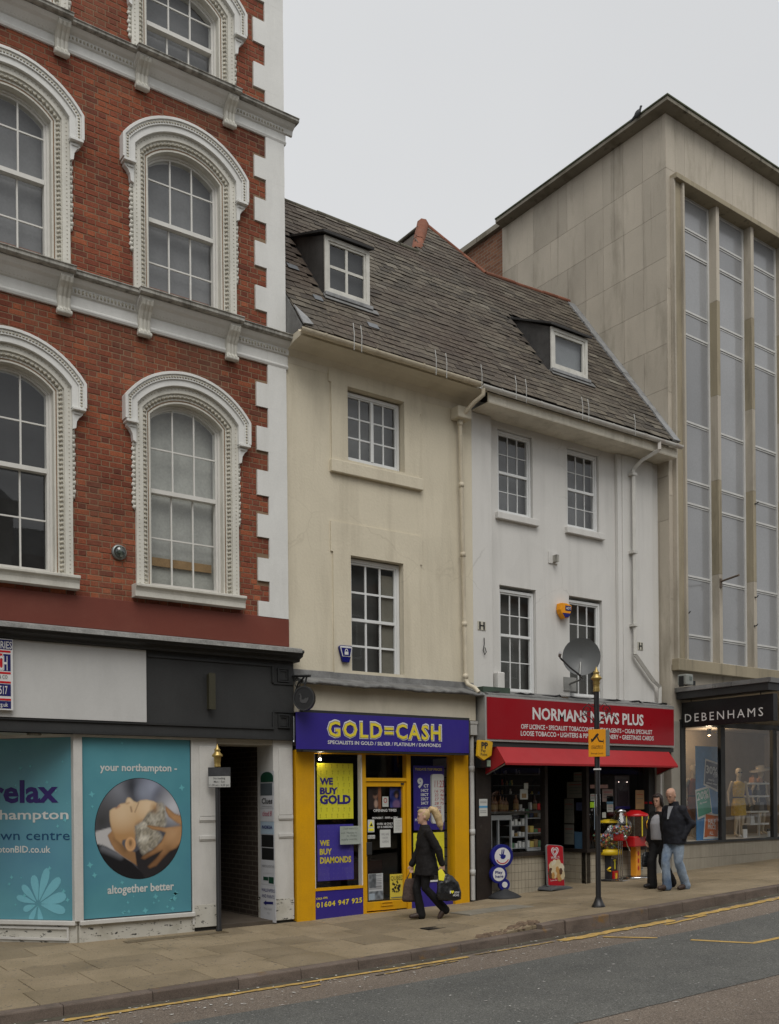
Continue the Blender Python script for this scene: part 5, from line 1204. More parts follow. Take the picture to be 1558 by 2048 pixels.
for s, a, b, c, e in (('WE', 310, 413, 735, 687), ('BUY', 311, 452, 810, 762), ('GOLD', 310, 552, 885, 822)): pt(t, s, a, b, c, e, dP, m_purp, .05)
t, s0, s1, z0, z1 = paper('window_poster', 292, 573, 1047, 1482, dP, flat('print_violet', lin(74, 64, 158)), 'violet window poster reading we buy diamonds')
mb = MB()
for i in range(8):
    for j in range(12):
        cx_, cz_ = s0+(s1-s0)*(i+.5)/8, z0+(z1-z0)*(j+.5)/12
        mb.ring([(cx_+math.cos(6.283*k/6)*.011, cz_+math.sin(6.283*k/6)*.012) for k in range(6)], [(cx_+math.cos(6.283*k/6)*.007, cz_+math.sin(6.283*k/6)*.008) for k in range(6)], dP, dP+.001, close=True)
mb.build('gem_print', flat('print_lilac', lin(92, 86, 160)), t)
for s, a, b, c, e in (('WE', 310, 385, 1212, 1172), ('BUY', 310, 405, 1280, 1238), ('DIAMONDS', 312, 555, 1345, 1300)): pt(t, s, a, b, c, e, dP, m_lemtx, .04)
m_ink = flat('pen_ink', (0.12, 0.14, 0.13), 0.7)
t, *_ = paper('window_notice', 468, 628, 1060, 1202, .02, M('handwritten_paper', (0.42, 0.45, 0.41), .7), 'handwritten white notice stuck over the violet poster', 'notice')
for s, a, b, c in (('STAFF WANTED', 490, 605, 1088), ('with  Monday to', 476, 600, 1120), ('to  Friday', 520, 600, 1142), ('apply inside', 478, 600, 1170)): pt(t, s, a, b, c, c-16, .02, m_ink, -.01)
t, s0, s1, z0, z1 = paper('price_board', 1040, 1280, 590, 1090, dP, m_purp, 'purple price board listing carat prices with a white handwritten panel', 'sign')
pt(t, 'TODAYS TOP PRICES', 1052, 1262, 627, 610, dP, m_lemtx, .02); pt(t, '9', 1070, 1115, 758, 690, dP, m_wht, .05); pt(t, 'CT', 1120, 1158, 758, 735, dP, m_wht, .04)
for i, s in enumerate(('14CT', '18CT', '22CT', '24CT')): pt(t, s, 1098, 1157, 792+33*i, 772+33*i, dP, m_wht, .04)
pt(t, 'FULL SOVEREIGNS', 1070, 1160, 920, 911, dP, m_wht); pt(t, 'HALF SOVEREIGNS', 1070, 1160, 948, 939, dP, m_wht); pt(t, 'PLATINUM', 1052, 1160, 1020, 1002, dP, m_wht, .03)
a, b = FM.s(*ZG(1172, 850), dP), FM.s(*ZG(1276, 850), dP); c, e = FM.z(*ZG(1224, 1040), dP), FM.z(*ZG(1224, 655), dP); r = .05
def rrect(a, b, c, e, r, n=5):
    out = []
    for (cx_, cz_, t0) in ((b-r, e-r, 0), (a+r, e-r, 90), (a+r, c+r, 180), (b-r, c+r, 270)):
        for i in range(n+1): t_ = math.radians(t0+90*i/n); out.append((cx_+r*math.cos(t_), cz_+r*math.sin(t_)))
    return out
MB().poly(rrect(a, b, c, e, r), dP, dP+.002).build('price_panel', flat('panel_grey', (0.3, 0.3, 0.31)), t); MB().poly(rrect(a+.03, b, c, e, r), dP+.001, dP+.006).build('price_panel', m_wht, t)
for i, s in enumerate(('11:23', '16 75', '22 46', '27 76', '28 75', '730', '15', '20')): pt(t, s, 1204+(0 if i < 5 else 12), 1276-(0 if i < 5 else 22), 758+[0, 40, 70, 102, 134, 168, 200, 235][i], (705 if i == 0 else 735+[0, 42, 72, 104, 137, 170, 203, 0][i] if i < 7 else 968), dP+.006, m_red2, .0, skew=.01)
t, *_ = paper('window_panel', 1040, 1280, 1110, 1420, dP, m_lemon, 'plain yellow panel below the purple price board', 'panel')
t, s0, s1, z0, z1 = paper('door_poster', 685, 788, 756, 930, -.015, m_blk, 'dark portrait poster in the door, nearer the handle side')
def por1(x, y):
    d = math.hypot(x*.9-.1, (y-.25)); c = Vector((0.03, 0.02, 0.02)).lerp(Vector((0.30, 0.10, 0.04)), .6 if x > .55 else 0)
    c = c.lerp(Vector((0.25, 0.13, 0.09)), sm(d-.3, .2)); c = c.lerp(Vector((0.02, 0.012, 0.01)), sm(math.hypot(x*.8-.05, y-.55)-.35, .15)); c = c.lerp(Vector((0.4, 0.26, 0.2)), sm(math.hypot(x-.2, (y+.5)*.8)-.28, .2)); return tuple(c)
printed('portrait', FM, s0, s1, z0, z1, -.013, por1, 24, 36, t)
t, s0, s1, z0, z1 = paper('door_poster', 855, 958, 756, 915, -.015, m_blk, 'blue portrait poster in the door beside the hinges')
def por2(x, y):
    n = noise.noise(Vector((x*2, y*2, 9))); c = Vector((0.02, 0.03, 0.15))+Vector((.05, .05, .12))*n; c = c.lerp(Vector((0.015, 0.01, 0.01)), sm(math.hypot(x, y-.3)-.42, .2)); c = c.lerp(Vector((0.2, 0.1, 0.09)), sm(math.hypot(x, y-.12)-.2, .15)); c = c.lerp(Vector((0.16, 0.09, 0.2)), sm(math.hypot(x*.8, y+.7)-.45, .2)); return tuple(max(.003, v) for v in c)
printed('portrait', FM, s0, s1, z0, z1, -.013, por2, 24, 36, t)
t, *_ = paper('smoking_notice', 798, 845, 830, 910, -.008, m_paper, 'small white no smoking notice between the two door posters', 'notice')
mb = MB(); cS, cZ = FM.px(*ZG(821, 860), -.006); mb.ring([(cS+math.cos(6.283*k/16)*.035, cZ+math.sin(6.283*k/16)*.042) for k in range(16)], [(cS+math.cos(6.283*k/16)*.024, cZ+math.sin(6.283*k/16)*.03) for k in range(16)], -.008, -.006, close=True); mb.build('ban_ring', m_red2, t)
for s, a, b, c, h in (('OPENING TIMES', 728, 908, 948, 20), ('MON/SAT - 9AM to 5PM', 720, 915, 1003, 16), ('OVER 18 ONLY', 755, 880, 1050, 16), ('ID IS NEEDED', 760, 878, 1074, 16)): gt(door, s, a, b, c, c-h, .003, m_wht, .015)
t, *_ = paper('warning_sticker', 684, 735, 1010, 1108, .004, m_paper, 'yellow triangle warning sticker on the shop door', 'sticker')
mb = MB(); q = [FM.px(*ZG(*v), .006) for v in ((690, 1068), (730, 1068), (710, 1018))]; mb.poly(q, .004, .006); mb.build('triangle', m_lemon, t); mb = MB(); q = [FM.px(*ZG(*v), .006) for v in ((700, 1060), (722, 1060), (712, 1035))]; mb.poly(q, .006, .0075); mb.build('symbol', m_blk, t); pbox(t, FM, *(ZG(690, 0)[0], ZG(729, 0)[0], ZG(0, 1078)[1], ZG(0, 1098)[1]), .006, m_lemon)
t, *_ = paper('push_sticker', 684, 740, 1130, 1158, .004, m_paper, 'small push sticker above the door handle', 'sticker'); pt(t, 'PUSH', 687, 737, 1153, 1135, .005, m_gytxt, .01)
t, *_ = paper('door_notice', 779, 861, 1088, 1225, .004, m_paper, 'white paper notice reading we are now open', 'notice')
for s, a, b, c in (('WE ARE', 790, 850, 1132), ('NOW', 800, 842, 1160), ('OPEN', 797, 845, 1190)): pt(t, s, a, b, c, c-17, .004, m_gytxt)
t, *_ = paper('door_notice', 886, 950, 998, 1112, .004, m_paper, 'white text notice at the right edge of the door glass', 'notice')
for i in range(7): pt(t, 'text of the notice'[:12+i % 4], 897, 940-4*(i % 3), 1020+12*i, 1014+12*i, .004, m_gytxt)
t, s0, s1, z0, z1 = paper('door_leaflet', 690, 803, 1430, 1635, .004, m_paper, 'black and white leaflet low on the door glass', 'leaflet')
def leaf(x, y):
    n = noise.noise(Vector((x*2.5, y*3, 4))); c = Vector((.42, .44, .45))
    if x < .05 and y > -.1: c = Vector((.10, .11, .12))*(1+n)+Vector((.12, .13, .14))*max(0, n)
    elif y > -.2 and int(y*14) % 2 == 0 and x < .8: c = Vector((.2, .2, .21))
    if y < -.35: c = Vector((.16, .18, .2))*(1+n)
    if y < -.5 and x < -.2: c = Vector((.3, .36, .42))
    return tuple(c)
printed('leaflet_print', FM, s0+.004, s1-.004, z0+.004, z1-.004, .006, leaf, 28, 56, t)
t, s0, s1, z0, z1 = paper('door_leaflet', 857, 966, 1433, 1628, .004, flat('leaflet_yellow', lin(205, 185, 70)), 'yellow leaflet headed with a bold black word on the door glass', 'leaflet'); pt(t, 'QUBED', 863, 960, 1480, 1447, .005, m_blk, -.005)
mb = MB(); rq = random.Random(8)
for i in range(26):
    u, v = rq.gauss(.45, .18), rq.gauss(.42, .13); cx_, cz_ = s0+(s1-s0)*min(.92, max(.08, u)), z0+(z1-z0)*min(.7, max(.12, v)); a = rq.uniform(0, 3.1); w_ = rq.uniform(.012, .028); mb.poly([(cx_+math.cos(a+k)*w_*(1 if k % 2 else .5), cz_+math.sin(a+k)*w_) for k in (0, 1.4, 3.1, 4.6)], .004+i*.0001, .006+i*.0001)
mb.build('figure_print', m_blk, t); pbox(t, FM, *(ZG(866, 0)[0], ZG(962, 0)[0], ZG(0, 1608)[1], ZG(0, 1622)[1]), .006, m_ink)
# interior
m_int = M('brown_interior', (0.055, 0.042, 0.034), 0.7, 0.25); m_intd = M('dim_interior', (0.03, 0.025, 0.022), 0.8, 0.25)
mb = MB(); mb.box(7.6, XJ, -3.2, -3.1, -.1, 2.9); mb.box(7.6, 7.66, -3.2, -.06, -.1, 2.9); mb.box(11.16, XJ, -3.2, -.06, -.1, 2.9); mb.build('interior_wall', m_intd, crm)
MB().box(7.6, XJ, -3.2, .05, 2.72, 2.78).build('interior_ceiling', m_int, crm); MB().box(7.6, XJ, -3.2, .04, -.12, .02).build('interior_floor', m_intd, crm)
mb = MB(); mb.box(7.7, d0-.02, -.62, -.58, 0, 2.3); 
bp = mb.build('display_back', m_int, crm)
for i in range(14): MB().box(7.7, d0-.03, -.578, -.57, .55+i*.12, .555+i*.12).build('slat_groove', m_blk, bp)
slw = MB().box(10.93, 10.97, -.75, -.05, .45, 2.6).build('slat_wall', M('slatwall_grey', (0.42, 0.43, 0.42), 0.5, 0.06), crm)
for i in range(13): MB().box(10.922, 10.935, -.75, -.05, .55+i*.155, .562+i*.155).build('slat_groove', m_blk, slw)
MB().box(9.1, 10.6, -2.6, -1.9, .4, .75).build('red_bench', M('red_seat', (0.10, 0.012, 0.01), .5), crm); MB().box(9.1, 10.6, -2.75, -2.6, .4, 1.2).build('bench_back', M('red_seat', (0.10, 0.012, 0.01), .5), crm)
lp = thing('spot_lamp', (7.98, .08, 2.5), 'small lit spot lamp in the top corner of the yellow shop window', 'lamp'); pS, pZ = FM.px(*ZG(312, 540), -.01)
mb = MB(); mb.tube([FM.p(pS, -.03, pZ+.06), FM.p(pS, -.03, 2.72)], .01, 6); mb.lathe(FM.p(pS, -.03, pZ+.02), [(.03, 0), (.035, .03), (.02, .07)], 12); mb.build('housing', m_black, lp)
mb = MB(); mb.lathe(FM.p(pS, -.01, pZ), [(.0, -.02), (.02, -.012), (.024, 0), (.02, .012), (0, .02)], 12); mb.build('bulb', emis('lamp_glow', (1.0, 0.86, 0.68), 14), lp)
pl = bpy.data.lights.new('spot_glow', 'POINT'); pl.energy = 2.2; pl.color = (1, .86, .68); pl.shadow_soft_size = .02; po = bpy.data.objects.new('spot_glow', pl); COL.objects.link(po); po.parent = lp; po.location = FM.p(pS, .01, pZ)-WLOC[lp.name]
# swan hanging sign on the brick building's edge
sw = thing('swan_sign', (7.65, -.45, 3.3), 'round black hanging sign with a faint swan on an iron bracket', 'sign')
FS = Fr((7.72, 0, 0), u=(0.32, -0.947, 0)); cs_, cz_ = FM.px(609, 1397, .42); cc = FM.p(cs_, .42, cz_); FS = Fr((cc.x, cc.y, 0), ang=math.radians(-48))
ell = lambda rx, rz, n=40: [(math.cos(6.2832*i/n)*rx, cz_+math.sin(6.2832*i/n)*rz) for i in range(n)]
MB(FS).poly(ell(.165, .185), -.04, .04).build('disc', M('sign_black', (0.014, 0.014, 0.014), .4), sw, .008); MB(FS).ring(ell(.165, .185), ell(.145, .163), .04, .052, close=True).build('rim', m_black, sw)
swan = [(-.055, -.05), (-.02, -.075), (.04, -.07), (.07, -.03), (.075, .02), (.05, -.005), (.03, .005), (.0, -.02), (-.035, -.015), (-.03, .03), (-.045, .07), (-.065, .075), (-.08, .055), (-.062, .058), (-.052, .04), (-.062, 0)]
MB(FS).poly([(x, cz_+z) for x, z in swan], .04, .046).build('swan_mark', M('swan_grey', (0.06, 0.06, 0.06), .6), sw)
mb = MB(); A = Vector((7.57, -.12, 3.80)); top_ = cc+Vector((.03, -.02, .33)); mb.tube([A+Vector((0, .02, -.02)), top_+Vector((0, -.1, 0))], .02, 6); mb.tube([Vector((7.57, -.12, 3.45)), A.lerp(top_, .35)+Vector((0, 0, -.12)), A.lerp(top_, .8)+Vector((0, 0, -.02))], .016, 6); mb.tube([top_, cc+Vector((0, 0, .17))], .014, 6)
C0 = A.lerp(top_, .3)+Vector((0, 0, -.11)); dv = (top_-A).normalized(); mb.tube([C0+dv*math.cos(t)*.07+Vector((0, 0, 1))*math.sin(t)*.07 for t in [6.2832*i/14 for i in range(15)]], .009, 5); mb.build('bracket', m_black, sw)
# ---- white rainwater pipe between the two shops
mb = MB(); px_ = FM.s(944, 1600, .10); mb.ftube([(px_, .10, .12), (px_, .10, 3.05)], .042, 10); rp_ = mb.build('rain_pipe', M('grey_white_pipe', (0.45, 0.45, 0.43), .5, .1, dirt=.3, dcol=(.2, .15, .1)), crm)
mb = MB(); mb.box(px_-.08, px_+.07, .03, .18, 2.98, 3.17); mb.box(px_-.09, px_+.08, .02, .19, 3.17, 3.22); mb.build('hopper', MATS['grey_white_pipe'], rp_, .006)
for z in (2.4, 1.3, .6): MB().lathe((px_, -.10, z), [(.042, -.05), (.052, -.045), (.052, .045), (.042, .05)], 10).build('pipe_collar', MATS['grey_white_pipe'], rp_)
MB().box(11.16, 11.36, -.3, .02, -.05, 3.3).build('party_pier', m_black, crm)
# ================================================================ WHITE BUILDING: NEWS SHOP
ZN = lambda x, y: (930+x/3.387, 1370+y/3.387)
m_redsign = M('red_sign', lin(140, 14, 26), 0.35, 0.05, 2, 40, 0.03, 0.4); m_silver = M('silver_trim', (0.45, 0.45, 0.43), 0.4, 0.1, metal=0.5)
m_redcan = M('red_awning_vinyl', lin(160, 40, 44), 0.55, 0.08, 2, 60, 0.15, 0.3, dirt=0.15, dcol=(0.2, 0.05, 0.05), dsc=2)
m_brownw = M('dark_brown_timber', (0.022, 0.016, 0.013), 0.6, 0.3, 3, 40, 0.2, dirt=0.25, dcol=(0.16, 0.15, 0.14), dst=(1, 1, 1), dsc=7, dlo=0.60)
def n_s(x, y=800, d=0.0): return FM.s(*ZN(x, y), d)
def n_z(x, y, d=0.0): return FM.z(*ZN(x, y), d)
dS = .38
sa_, sb_ = n_s(140, 250, dS), n_s(1422, 300, dS); zs0, zs1 = n_z(780, 402, dS), n_z(780, 110, dS)
nsg = MB().box(sa_, sb_, .0, dS-.01, zs0, zs1).build('shop_sign', m_silver, wht, .004)
MB().box(sa_+.035, sb_-.03, dS-.02, dS, zs0+.04, zs1-.035).build('sign_face', m_redsign, nsg)
def nt_(par, s, x0, x1, yb0, yb1, h, d, mat, bold=0., **k):
    a, b = FM.px(*ZN(x0, yb0), d); c, e = FM.px(*ZN(x1, yb1), d); zt = FM.z(*ZN(x0, yb0-h), d)
    return letters(par, s, FM, a, c, b, zt, d, mat, bold, slope=e-b, **k)
nt_(nsg, 'NORMANS NEWS PLUS', 458, 1210, 230, 274, 76, dS+.003, m_wht, .028); nt_(nsg, 'OFF LICENCE • SPECIALIST TOBACCONIST • NEWSAGENTS • CIGAR SPECIALIST', 380, 1268, 295, 334, 30, dS+.003, m_wht, .018)
nt_(nsg, 'LOOSE TOBACCO • LIGHTERS & PIPES • STATIONERY • GREETINGS CARDS', 378, 1278, 342, 376, 31, dS+.003, m_wht, .018)
mb = MB(); mb.prof([(dW, 3.82), (.05, 3.80), (.36, zs1+.03), (.37, zs1-.005), (.0, zs1-.005), (dW, 3.5)], XJ+.02, sb_); mb.build('lead_flat', m_lead, wht)
rd = random.Random(31); mb = MB(); P = [FM.p(sa_+.1+(sb_-sa_-.2)*i/40, .22+.05*math.sin(i), zs1+.07+rd.uniform(-.02, .03)) for i in range(41)]
mb.tube(P, .018, 6); mb.build('sign_cable', m_blk, nsg)
for x in (1080, 1105): s_ = n_s(x-420, 80, .3); MB().box(s_, s_+.14, .2, .32, zs1+.02, zs1+.075).build('loose_brick', m_cob, wht, .008) if x == 1080 else None
# awning
tb = (.36, n_z(215, 418, .36)); fb = (.58, n_z(250, 522, .58)); bb = (.06, n_z(150, 605, .06)); xa, xb = n_s(215, 420, .36), n_s(1380, 455, .36)
mb = MB(); prf = [tb, fb, bb]; mb.prof([tb, fb, (fb[0]-.012, fb[1]-.004), (tb[0]-.012, tb[1]-.01)], xa, xb)
aw = mb.build('awning', m_redcan, wht)
for xx in (xa, xb): MB().prof([tb, fb, bb, (.06, tb[1])], xx-.003 if xx == xa else xx, xx if xx == xa else xx+.003).build('awning_side', m_redcan, aw)
mb = MB(); mb.prof([fb, (fb[0]+.01, fb[1]-.01), (fb[0]+.004, fb[1]-.045), (fb[0]-.01, fb[1]-.045), (fb[0]-.012, fb[1])], xa, xb); mb.build('valance', m_redcan, aw)
for xx in (xa+.03, xb-.03): MB().ftube([(xx, fb[0]-.01, fb[1]-.02), (xx, bb[0], bb[1])], .012, 6).build('awning_arm', m_silver, aw)
MB().box(sa_, sb_, .0, .34, tb[1]-.0, zs0-.012).build('awning_box', m_black, wht)
# timber pier at the left, stone pier at the right
pl0, pl1 = n_s(62), n_s(166); MB().box(pl0, pl1, -.2, .05, -.02, 2.86).build('timber_pier', m_brownw, wht, .006)
MB().box(pl0-.02, sa_-.02, -.2, .02, 2.86, 3.75).build('timber_pier', m_brownw, wht)
MB().box(11.27, 11.9, -.1, .25, 3.71, 3.83).build('green_flashing', M('green_lead', (0.05, 0.075, 0.055), .7, .3), wht)
# stallriser tiles, window left, recess, window right
m_tile = M('beige_wall_tile', (0.36, 0.32, 0.245), 0.35, 0.08, 3, 40, 0.05, 0.45, rnd=0.06, dirt=.15, dcol=(.15, .12, .08), dsc=3); m_grout = M('tile_grout', (0.12, 0.10, 0.075), .9, .2)
wl0, wl1 = pl1, n_s(556, 1000); wr0, wr1 = n_s(820, 1150), n_s(1300, 1100); zsl = n_z(350, 1150); 
def riser(fr, a, b, zt, par_name, nx, rows=5, base=None):
    r_ = MB(fr).box(a, b, -.12, -.006, -.1, zt).build(par_name, m_grout, wht); k = (b-a)/nx; h = zt/rows if base is None else (zt-base)/rows; z_ = zt
    cache = {}
    me = MB(fr); me.box(0, k-.006, -.008, 0.0, 0, h-.006); 
    mesh, o = me.mesh('tile', m_tile)
    off = o-fr.O
    for j in range(rows+1):
        for i in range(nx):
            link('tile', mesh, r_, fr.p(a+i*k+.003, 0, zt-(j+1)*h+.003)+off)
    return r_
riser(FM, wl0, wl1-.06, zsl-.03, 'stall_riser', 16, 5, .1)
FRT = Fr((wr0, 0, 0), u=(0, -1, 0), out=(-1, 0, 0))
riser(FRT, -1.15, 0, zsl-.03, 'stall_riser', 8, 5, .18); riser(FM, wr0, wr1, zsl-.03, 'stall_riser', 14, 5, .19)
mb = MB(); mb.box(wl0, wl1, -.14, .05, zsl-.03, zsl+.035); mb.box(wr0-.02, wr1, -.14, .05, zsl-.03, zsl+.035); mb.build('window_sill', m_brownw, wht); MB(FRT).box(-1.15, 0, -.12, .03, zsl-.03, zsl+.036).build('window_sill', m_brownw, wht)
zh_ = 2.62
mb = MB(); mb.box(wl1-.07, wl1, -.1, .03, -.0, zh_); mb.build('window_post', m_brownw, wht); MB().box(wr0-.005, wr0+.07, -.09, .03, zsl, zh_).build('window_post', m_brownw, wht); MB().box(wr1-.25, wr1+.02, -.1, .02, 0.2, zh_).build('window_post', m_black, wht)
MB().box(wl0-.05, 16.3, -.1, .05, zh_, 2.9).build('shop_head', m_brownw, wht)
for (f_, a, b) in ((FM, wl0, wl1-.07), (FM, wr0+.07, wr1-.25), (FRT, -1.1, -.05)): MB(f_).sheet(rect(a, b, zsl+.03, zh_), [], -.03).build('window_pane', m_glass, wht, fixn=False)
MB(FRT).box(-1.2, -1.1, -.06, .03, .1, zh_).build('window_post', m_brownw, wht)
mb = MB(); mb.box(wl1-.1, wr0, -1.2, -1.15, .1, zh_+.2); dn = mb.build('shop_door', m_intd, wht)
mb = MB(); mb.box(wl1-.02, wl1+.06, -1.15, -1.12, .15, 2.3); mb.box(wr0-.30, wr0-.2, -1.15, -1.12, .15, 2.3); mb.box(wl1, wr0-.2, -1.15, -1.12, 2.2, 2.3); mb.build('door_rail', m_brownw, dn)
# interior shell
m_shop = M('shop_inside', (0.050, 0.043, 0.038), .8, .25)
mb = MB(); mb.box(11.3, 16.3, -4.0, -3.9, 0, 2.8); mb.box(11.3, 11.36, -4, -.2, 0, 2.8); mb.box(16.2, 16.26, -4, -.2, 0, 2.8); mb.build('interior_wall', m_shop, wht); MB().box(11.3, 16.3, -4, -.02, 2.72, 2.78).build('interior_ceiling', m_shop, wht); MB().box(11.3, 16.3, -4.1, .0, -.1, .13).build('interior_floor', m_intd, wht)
MB().box(wr1, 16.28, -.5, -.45, .2, 2.7).build('side_door', m_intd, wht); MB().box(16.03, 16.27, -.25, .06, -.0, 2.85).build('white_post', M('grey_pier', (0.30, 0.29, 0.26), .8, .15), wht)
mb = MB(); q0 = n_s(1320, 700, .03); mb.ftube([(q0, .06, .3), (q0, .06, 2.5)], .025, 8); mb.build('white_pipe', m_upvc, wht)
# window display, left: cabinet with shelves, bottles, cooler
cab = thing('display_cabinet', (12.4, .45, .95), 'glass fronted cabinet of goods low in the news shop window', 'cabinet')
m_cabg = M('cabinet_grey', (0.34, 0.35, 0.36), .4, .1); z0c = zsl+.04; zc1 = n_z(350, 855, -.25)
mb = MB(); c0, c1 = n_s(172, 1000, -.25), n_s(540, 1000, -.25)
for a in (c0, n_s(222, 1000, -.25), n_s(308, 1000, -.25), n_s(414, 1000, -.25), c1-.03): mb.box(a, a+.03, -.28, -.24, z0c, zc1-.06)
mb.box(c0, n_s(308, 1000, -.25), -.28, -.235, n_z(250, 915, -.25), n_z(250, 880, -.25)); mb.box(n_s(414, 1000, -.25), c1, -.28, -.235, z0c, n_z(450, 1110, -.25)); mb.build('frame', m_cabg, cab)
MB().box(c0-.02, c1+.02, -.62, -.2, zc1-.04, zc1).build('top', M('cabinet_top', (0.06, 0.055, 0.05), .5), cab)
MB().box(c0, c1, -.62, -.6, z0c, zc1-.05).build('back', m_intd, cab)
for j in range(4): MB().box(n_s(313, 1000, -.25), n_s(412, 1000, -.25), -.55, -.27, z0c+.05+.21*j, z0c+.065+.21*j).build('shelf', m_cabg, cab)
gl_ = random.Random(12); mcol = [(0.6, 0.6, 0.58), (0.35, 0.05, 0.04), (0.08, 0.12, 0.3), (0.3, 0.2, 0.08), (0.5, 0.4, 0.1), (0.08, 0.2, 0.1)]
mgood = [M('goods_%d' % i, c, .5, .15) for i, c in enumerate(mcol)]
for j in range(4):
    for i in range(4):
        s = n_s(318+24*i, 1000, -.3); MB().box(s, s+.055, -.36, -.30, z0c+.068+.21*j, z0c+.068+.21*j+gl_.uniform(.06, .12)).build('packet', mgood[0 if gl_.random() < .6 else gl_.randrange(6)], cab, .004)
for j in range(3):
    for i in range(4):
        s = n_s(424+28*i, 1000, -.3); MB().box(s, s+.09, -.5, -.34, z0c+.06+.28*j, z0c+.06+.28*j+gl_.uniform(.06, .16)).build('packet', mgood[gl_.randrange(6)], cab, .006)
    MB().box(n_s(416, 1000, -.25), c1, -.58, -.28, z0c+.04+.28*j, z0c+.055+.28*j).build('shelf', m_cabg, cab)
m_btl = [M('bottle_amber', (0.20, 0.095, 0.045), .25, .1, spec=.6), M('bottle_dark', (0.07, 0.03, 0.02), .2, .1, spec=.6)]
def bottle(s, d, z, h, m, lab, grp):
    t = thing('bottle', FM.p(s, d, z), lab, 'bottle', grp); r = h*.16
    MB().lathe(FM.p(s, d, z), [(r, 0), (r, h*.5), (r*.9, h*.6), (r*.35, h*.72), (r*.33, h*.92)], 12).build('body', m, t); MB().lathe(FM.p(s, d, z), [(r*.4, h*.9), (r*.4, h)], 10).build('cap', m_blk, t); MB().lathe(FM.p(s, d, z), [(r*1.02, h*.12), (r*1.02, h*.42)], 12).build('paper_label', mgood[3], t)
for x, h, o_ in ((185, .30, 'leftmost'), (204, .30, 'second from left'), (240, .31, 'third from left'), (258, .29, 'fourth from left'), (278, .28, 'fifth from left'), (345, .34, 'tallest and rightmost')): bottle(n_s(x, 850, -.35), -.35, zc1, h, m_btl[0], o_+' of the amber bottles on the news shop cabinet', 'amber bottles')
bottle(n_s(470, 850, -.35), -.35, zc1, .32, m_btl[1], 'dark bottle by the small red box in the news shop window', None)
def nbox(name, x0, x1, y0, y1, d, mat, label, cat, th=.05):
    t = thing(name, FM.p(n_s(x0, y1, d), d, n_z(x0, y1, d)), label, cat); MB().box(n_s(x0, (y0+y1)/2, d), n_s(x1, (y0+y1)/2, d), d-th, d, n_z((x0+x1)/2, y1, d), n_z((x0+x1)/2, y0, d)).build('body', mat, t, .002 if th < .02 else .006); return t
nbox('small_carton', 492, 522, 803, 845, -.3, M('bright_red_card', lin(215, 40, 45), .5), 'small bright red carton on the cabinet top', 'carton', .1)
nbox('small_carton', 525, 562, 790, 845, -.3, M('brown_card', (0.22, 0.16, 0.10), .7), 'brown carton at the right end of the cabinet top', 'carton', .1)
nbox('pale_canister', 370, 388, 808, 846, -.32, m_wht, 'white canister left of the dark bottle on the cabinet', 'canister', .06); nbox('pale_canister', 442, 455, 795, 845, -.32, m_wht, 'white canister nearest the dark bottle on the cabinet', 'canister', .06)
t = nbox('window_card', 373, 426, 706, 775, -.04, m_paper, 'printed white card in the middle of the left news shop window', 'notice', .004); pbox(t, FM, *(ZN(385, 0)[0], ZN(415, 0)[0], ZN(0, 735)[1], ZN(0, 765)[1]), -.037, M('card_brown', (.3, .2, .1)))
nbox('window_card', 400, 428, 664, 704, -.04, m_paper, 'small pink-white card above the printed card', 'notice', .004)
sh = thing('glass_shelf', (12.2, .5, 2.0), 'high glass shelves holding small stock in the news shop window', 'shelf')
for y in (605, 680, 740): MB().box(n_s(180, y, -.45), n_s(545, y, -.45), -.7, -.4, n_z(350, y+4, -.45), n_z(350, y, -.45)).build('board', M('shelf_glassy', (.10, .11, .11), .2, .1, spec=.6), sh)
for i in range(16):
    y = (605, 680, 740)[i % 3]; x = 190+gl_.uniform(0, 340); h = gl_.uniform(.05, .13); MB().lathe(FM.p(n_s(x, y, -.5), -.5, n_z(x, y, -.45)), [(.02, 0), (.026, h*.4), (.012, h*.7), (.015, h)], 10).build('ornament', mgood[gl_.randrange(6)] if i % 3 else m_cabg, sh)
# papers on door and right window
def npaper(fr, x0, x1, y0, y1, d, mat, label, lines=0, cat='poster'):
    f0, f1 = ZN(x0, (y0+y1)/2), ZN(x1, (y0+y1)/2); s0, s1 = fr.s(*f0, d), fr.s(*f1, d); zz0, zz1 = fr.z(*ZN((x0+x1)/2, y1), d), fr.z(*ZN((x0+x1)/2, y0), d)
    p = fr.p((s0+s1)/2, d, zz0); t = thing('window_paper', p, label, cat); MB(fr).box(s0, s1, d-.003, d, zz0, zz1).build('sheet', mat, t)
    if lines:
        for i in range(lines):
            za = zz1-(zz1-zz0)*(i+1)/(lines+1.5); MB(fr).box(s0+(s1-s0)*.12, s1-(s1-s0)*(.12+.2*(i % 3 == 2)), d-.001, d+.0015, za-.006, za+.004).build('print_line', m_ink if i else m_red2, t)
    return t
m_dimp = flat('faded_paper', (0.22, 0.21, 0.18), .8); m_dimb = flat('faded_blue', (0.08, 0.16, 0.26), .8)
t = npaper(FRT, 690, 800, 655, 765, -.05, m_dimp, 'faded calendar style sheet in the doorway window', 4); 
t = npaper(FRT, 672, 738, 770, 935, -.05, m_dimp, 'tall pale poster in the doorway window below the calendar', 3)
t = npaper(FRT, 735, 800, 590, 650, -.05, m_dimp, 'small pale sheet at the top of the doorway window', 2)
t = npaper(FRT, 742, 802, 995, 1112, -.04, m_dimb, 'sky blue poster low in the doorway window')
t = npaper(FRT, 672, 738, 945, 1080, -.05, m_dimp, 'greyed poster low in the doorway window beside the blue one', 3)
t = npaper(FRT, 752, 798, 795, 850, -.05, M('faded_navy', (.06, .07, .14)), 'small navy sticker mid height in the doorway window')
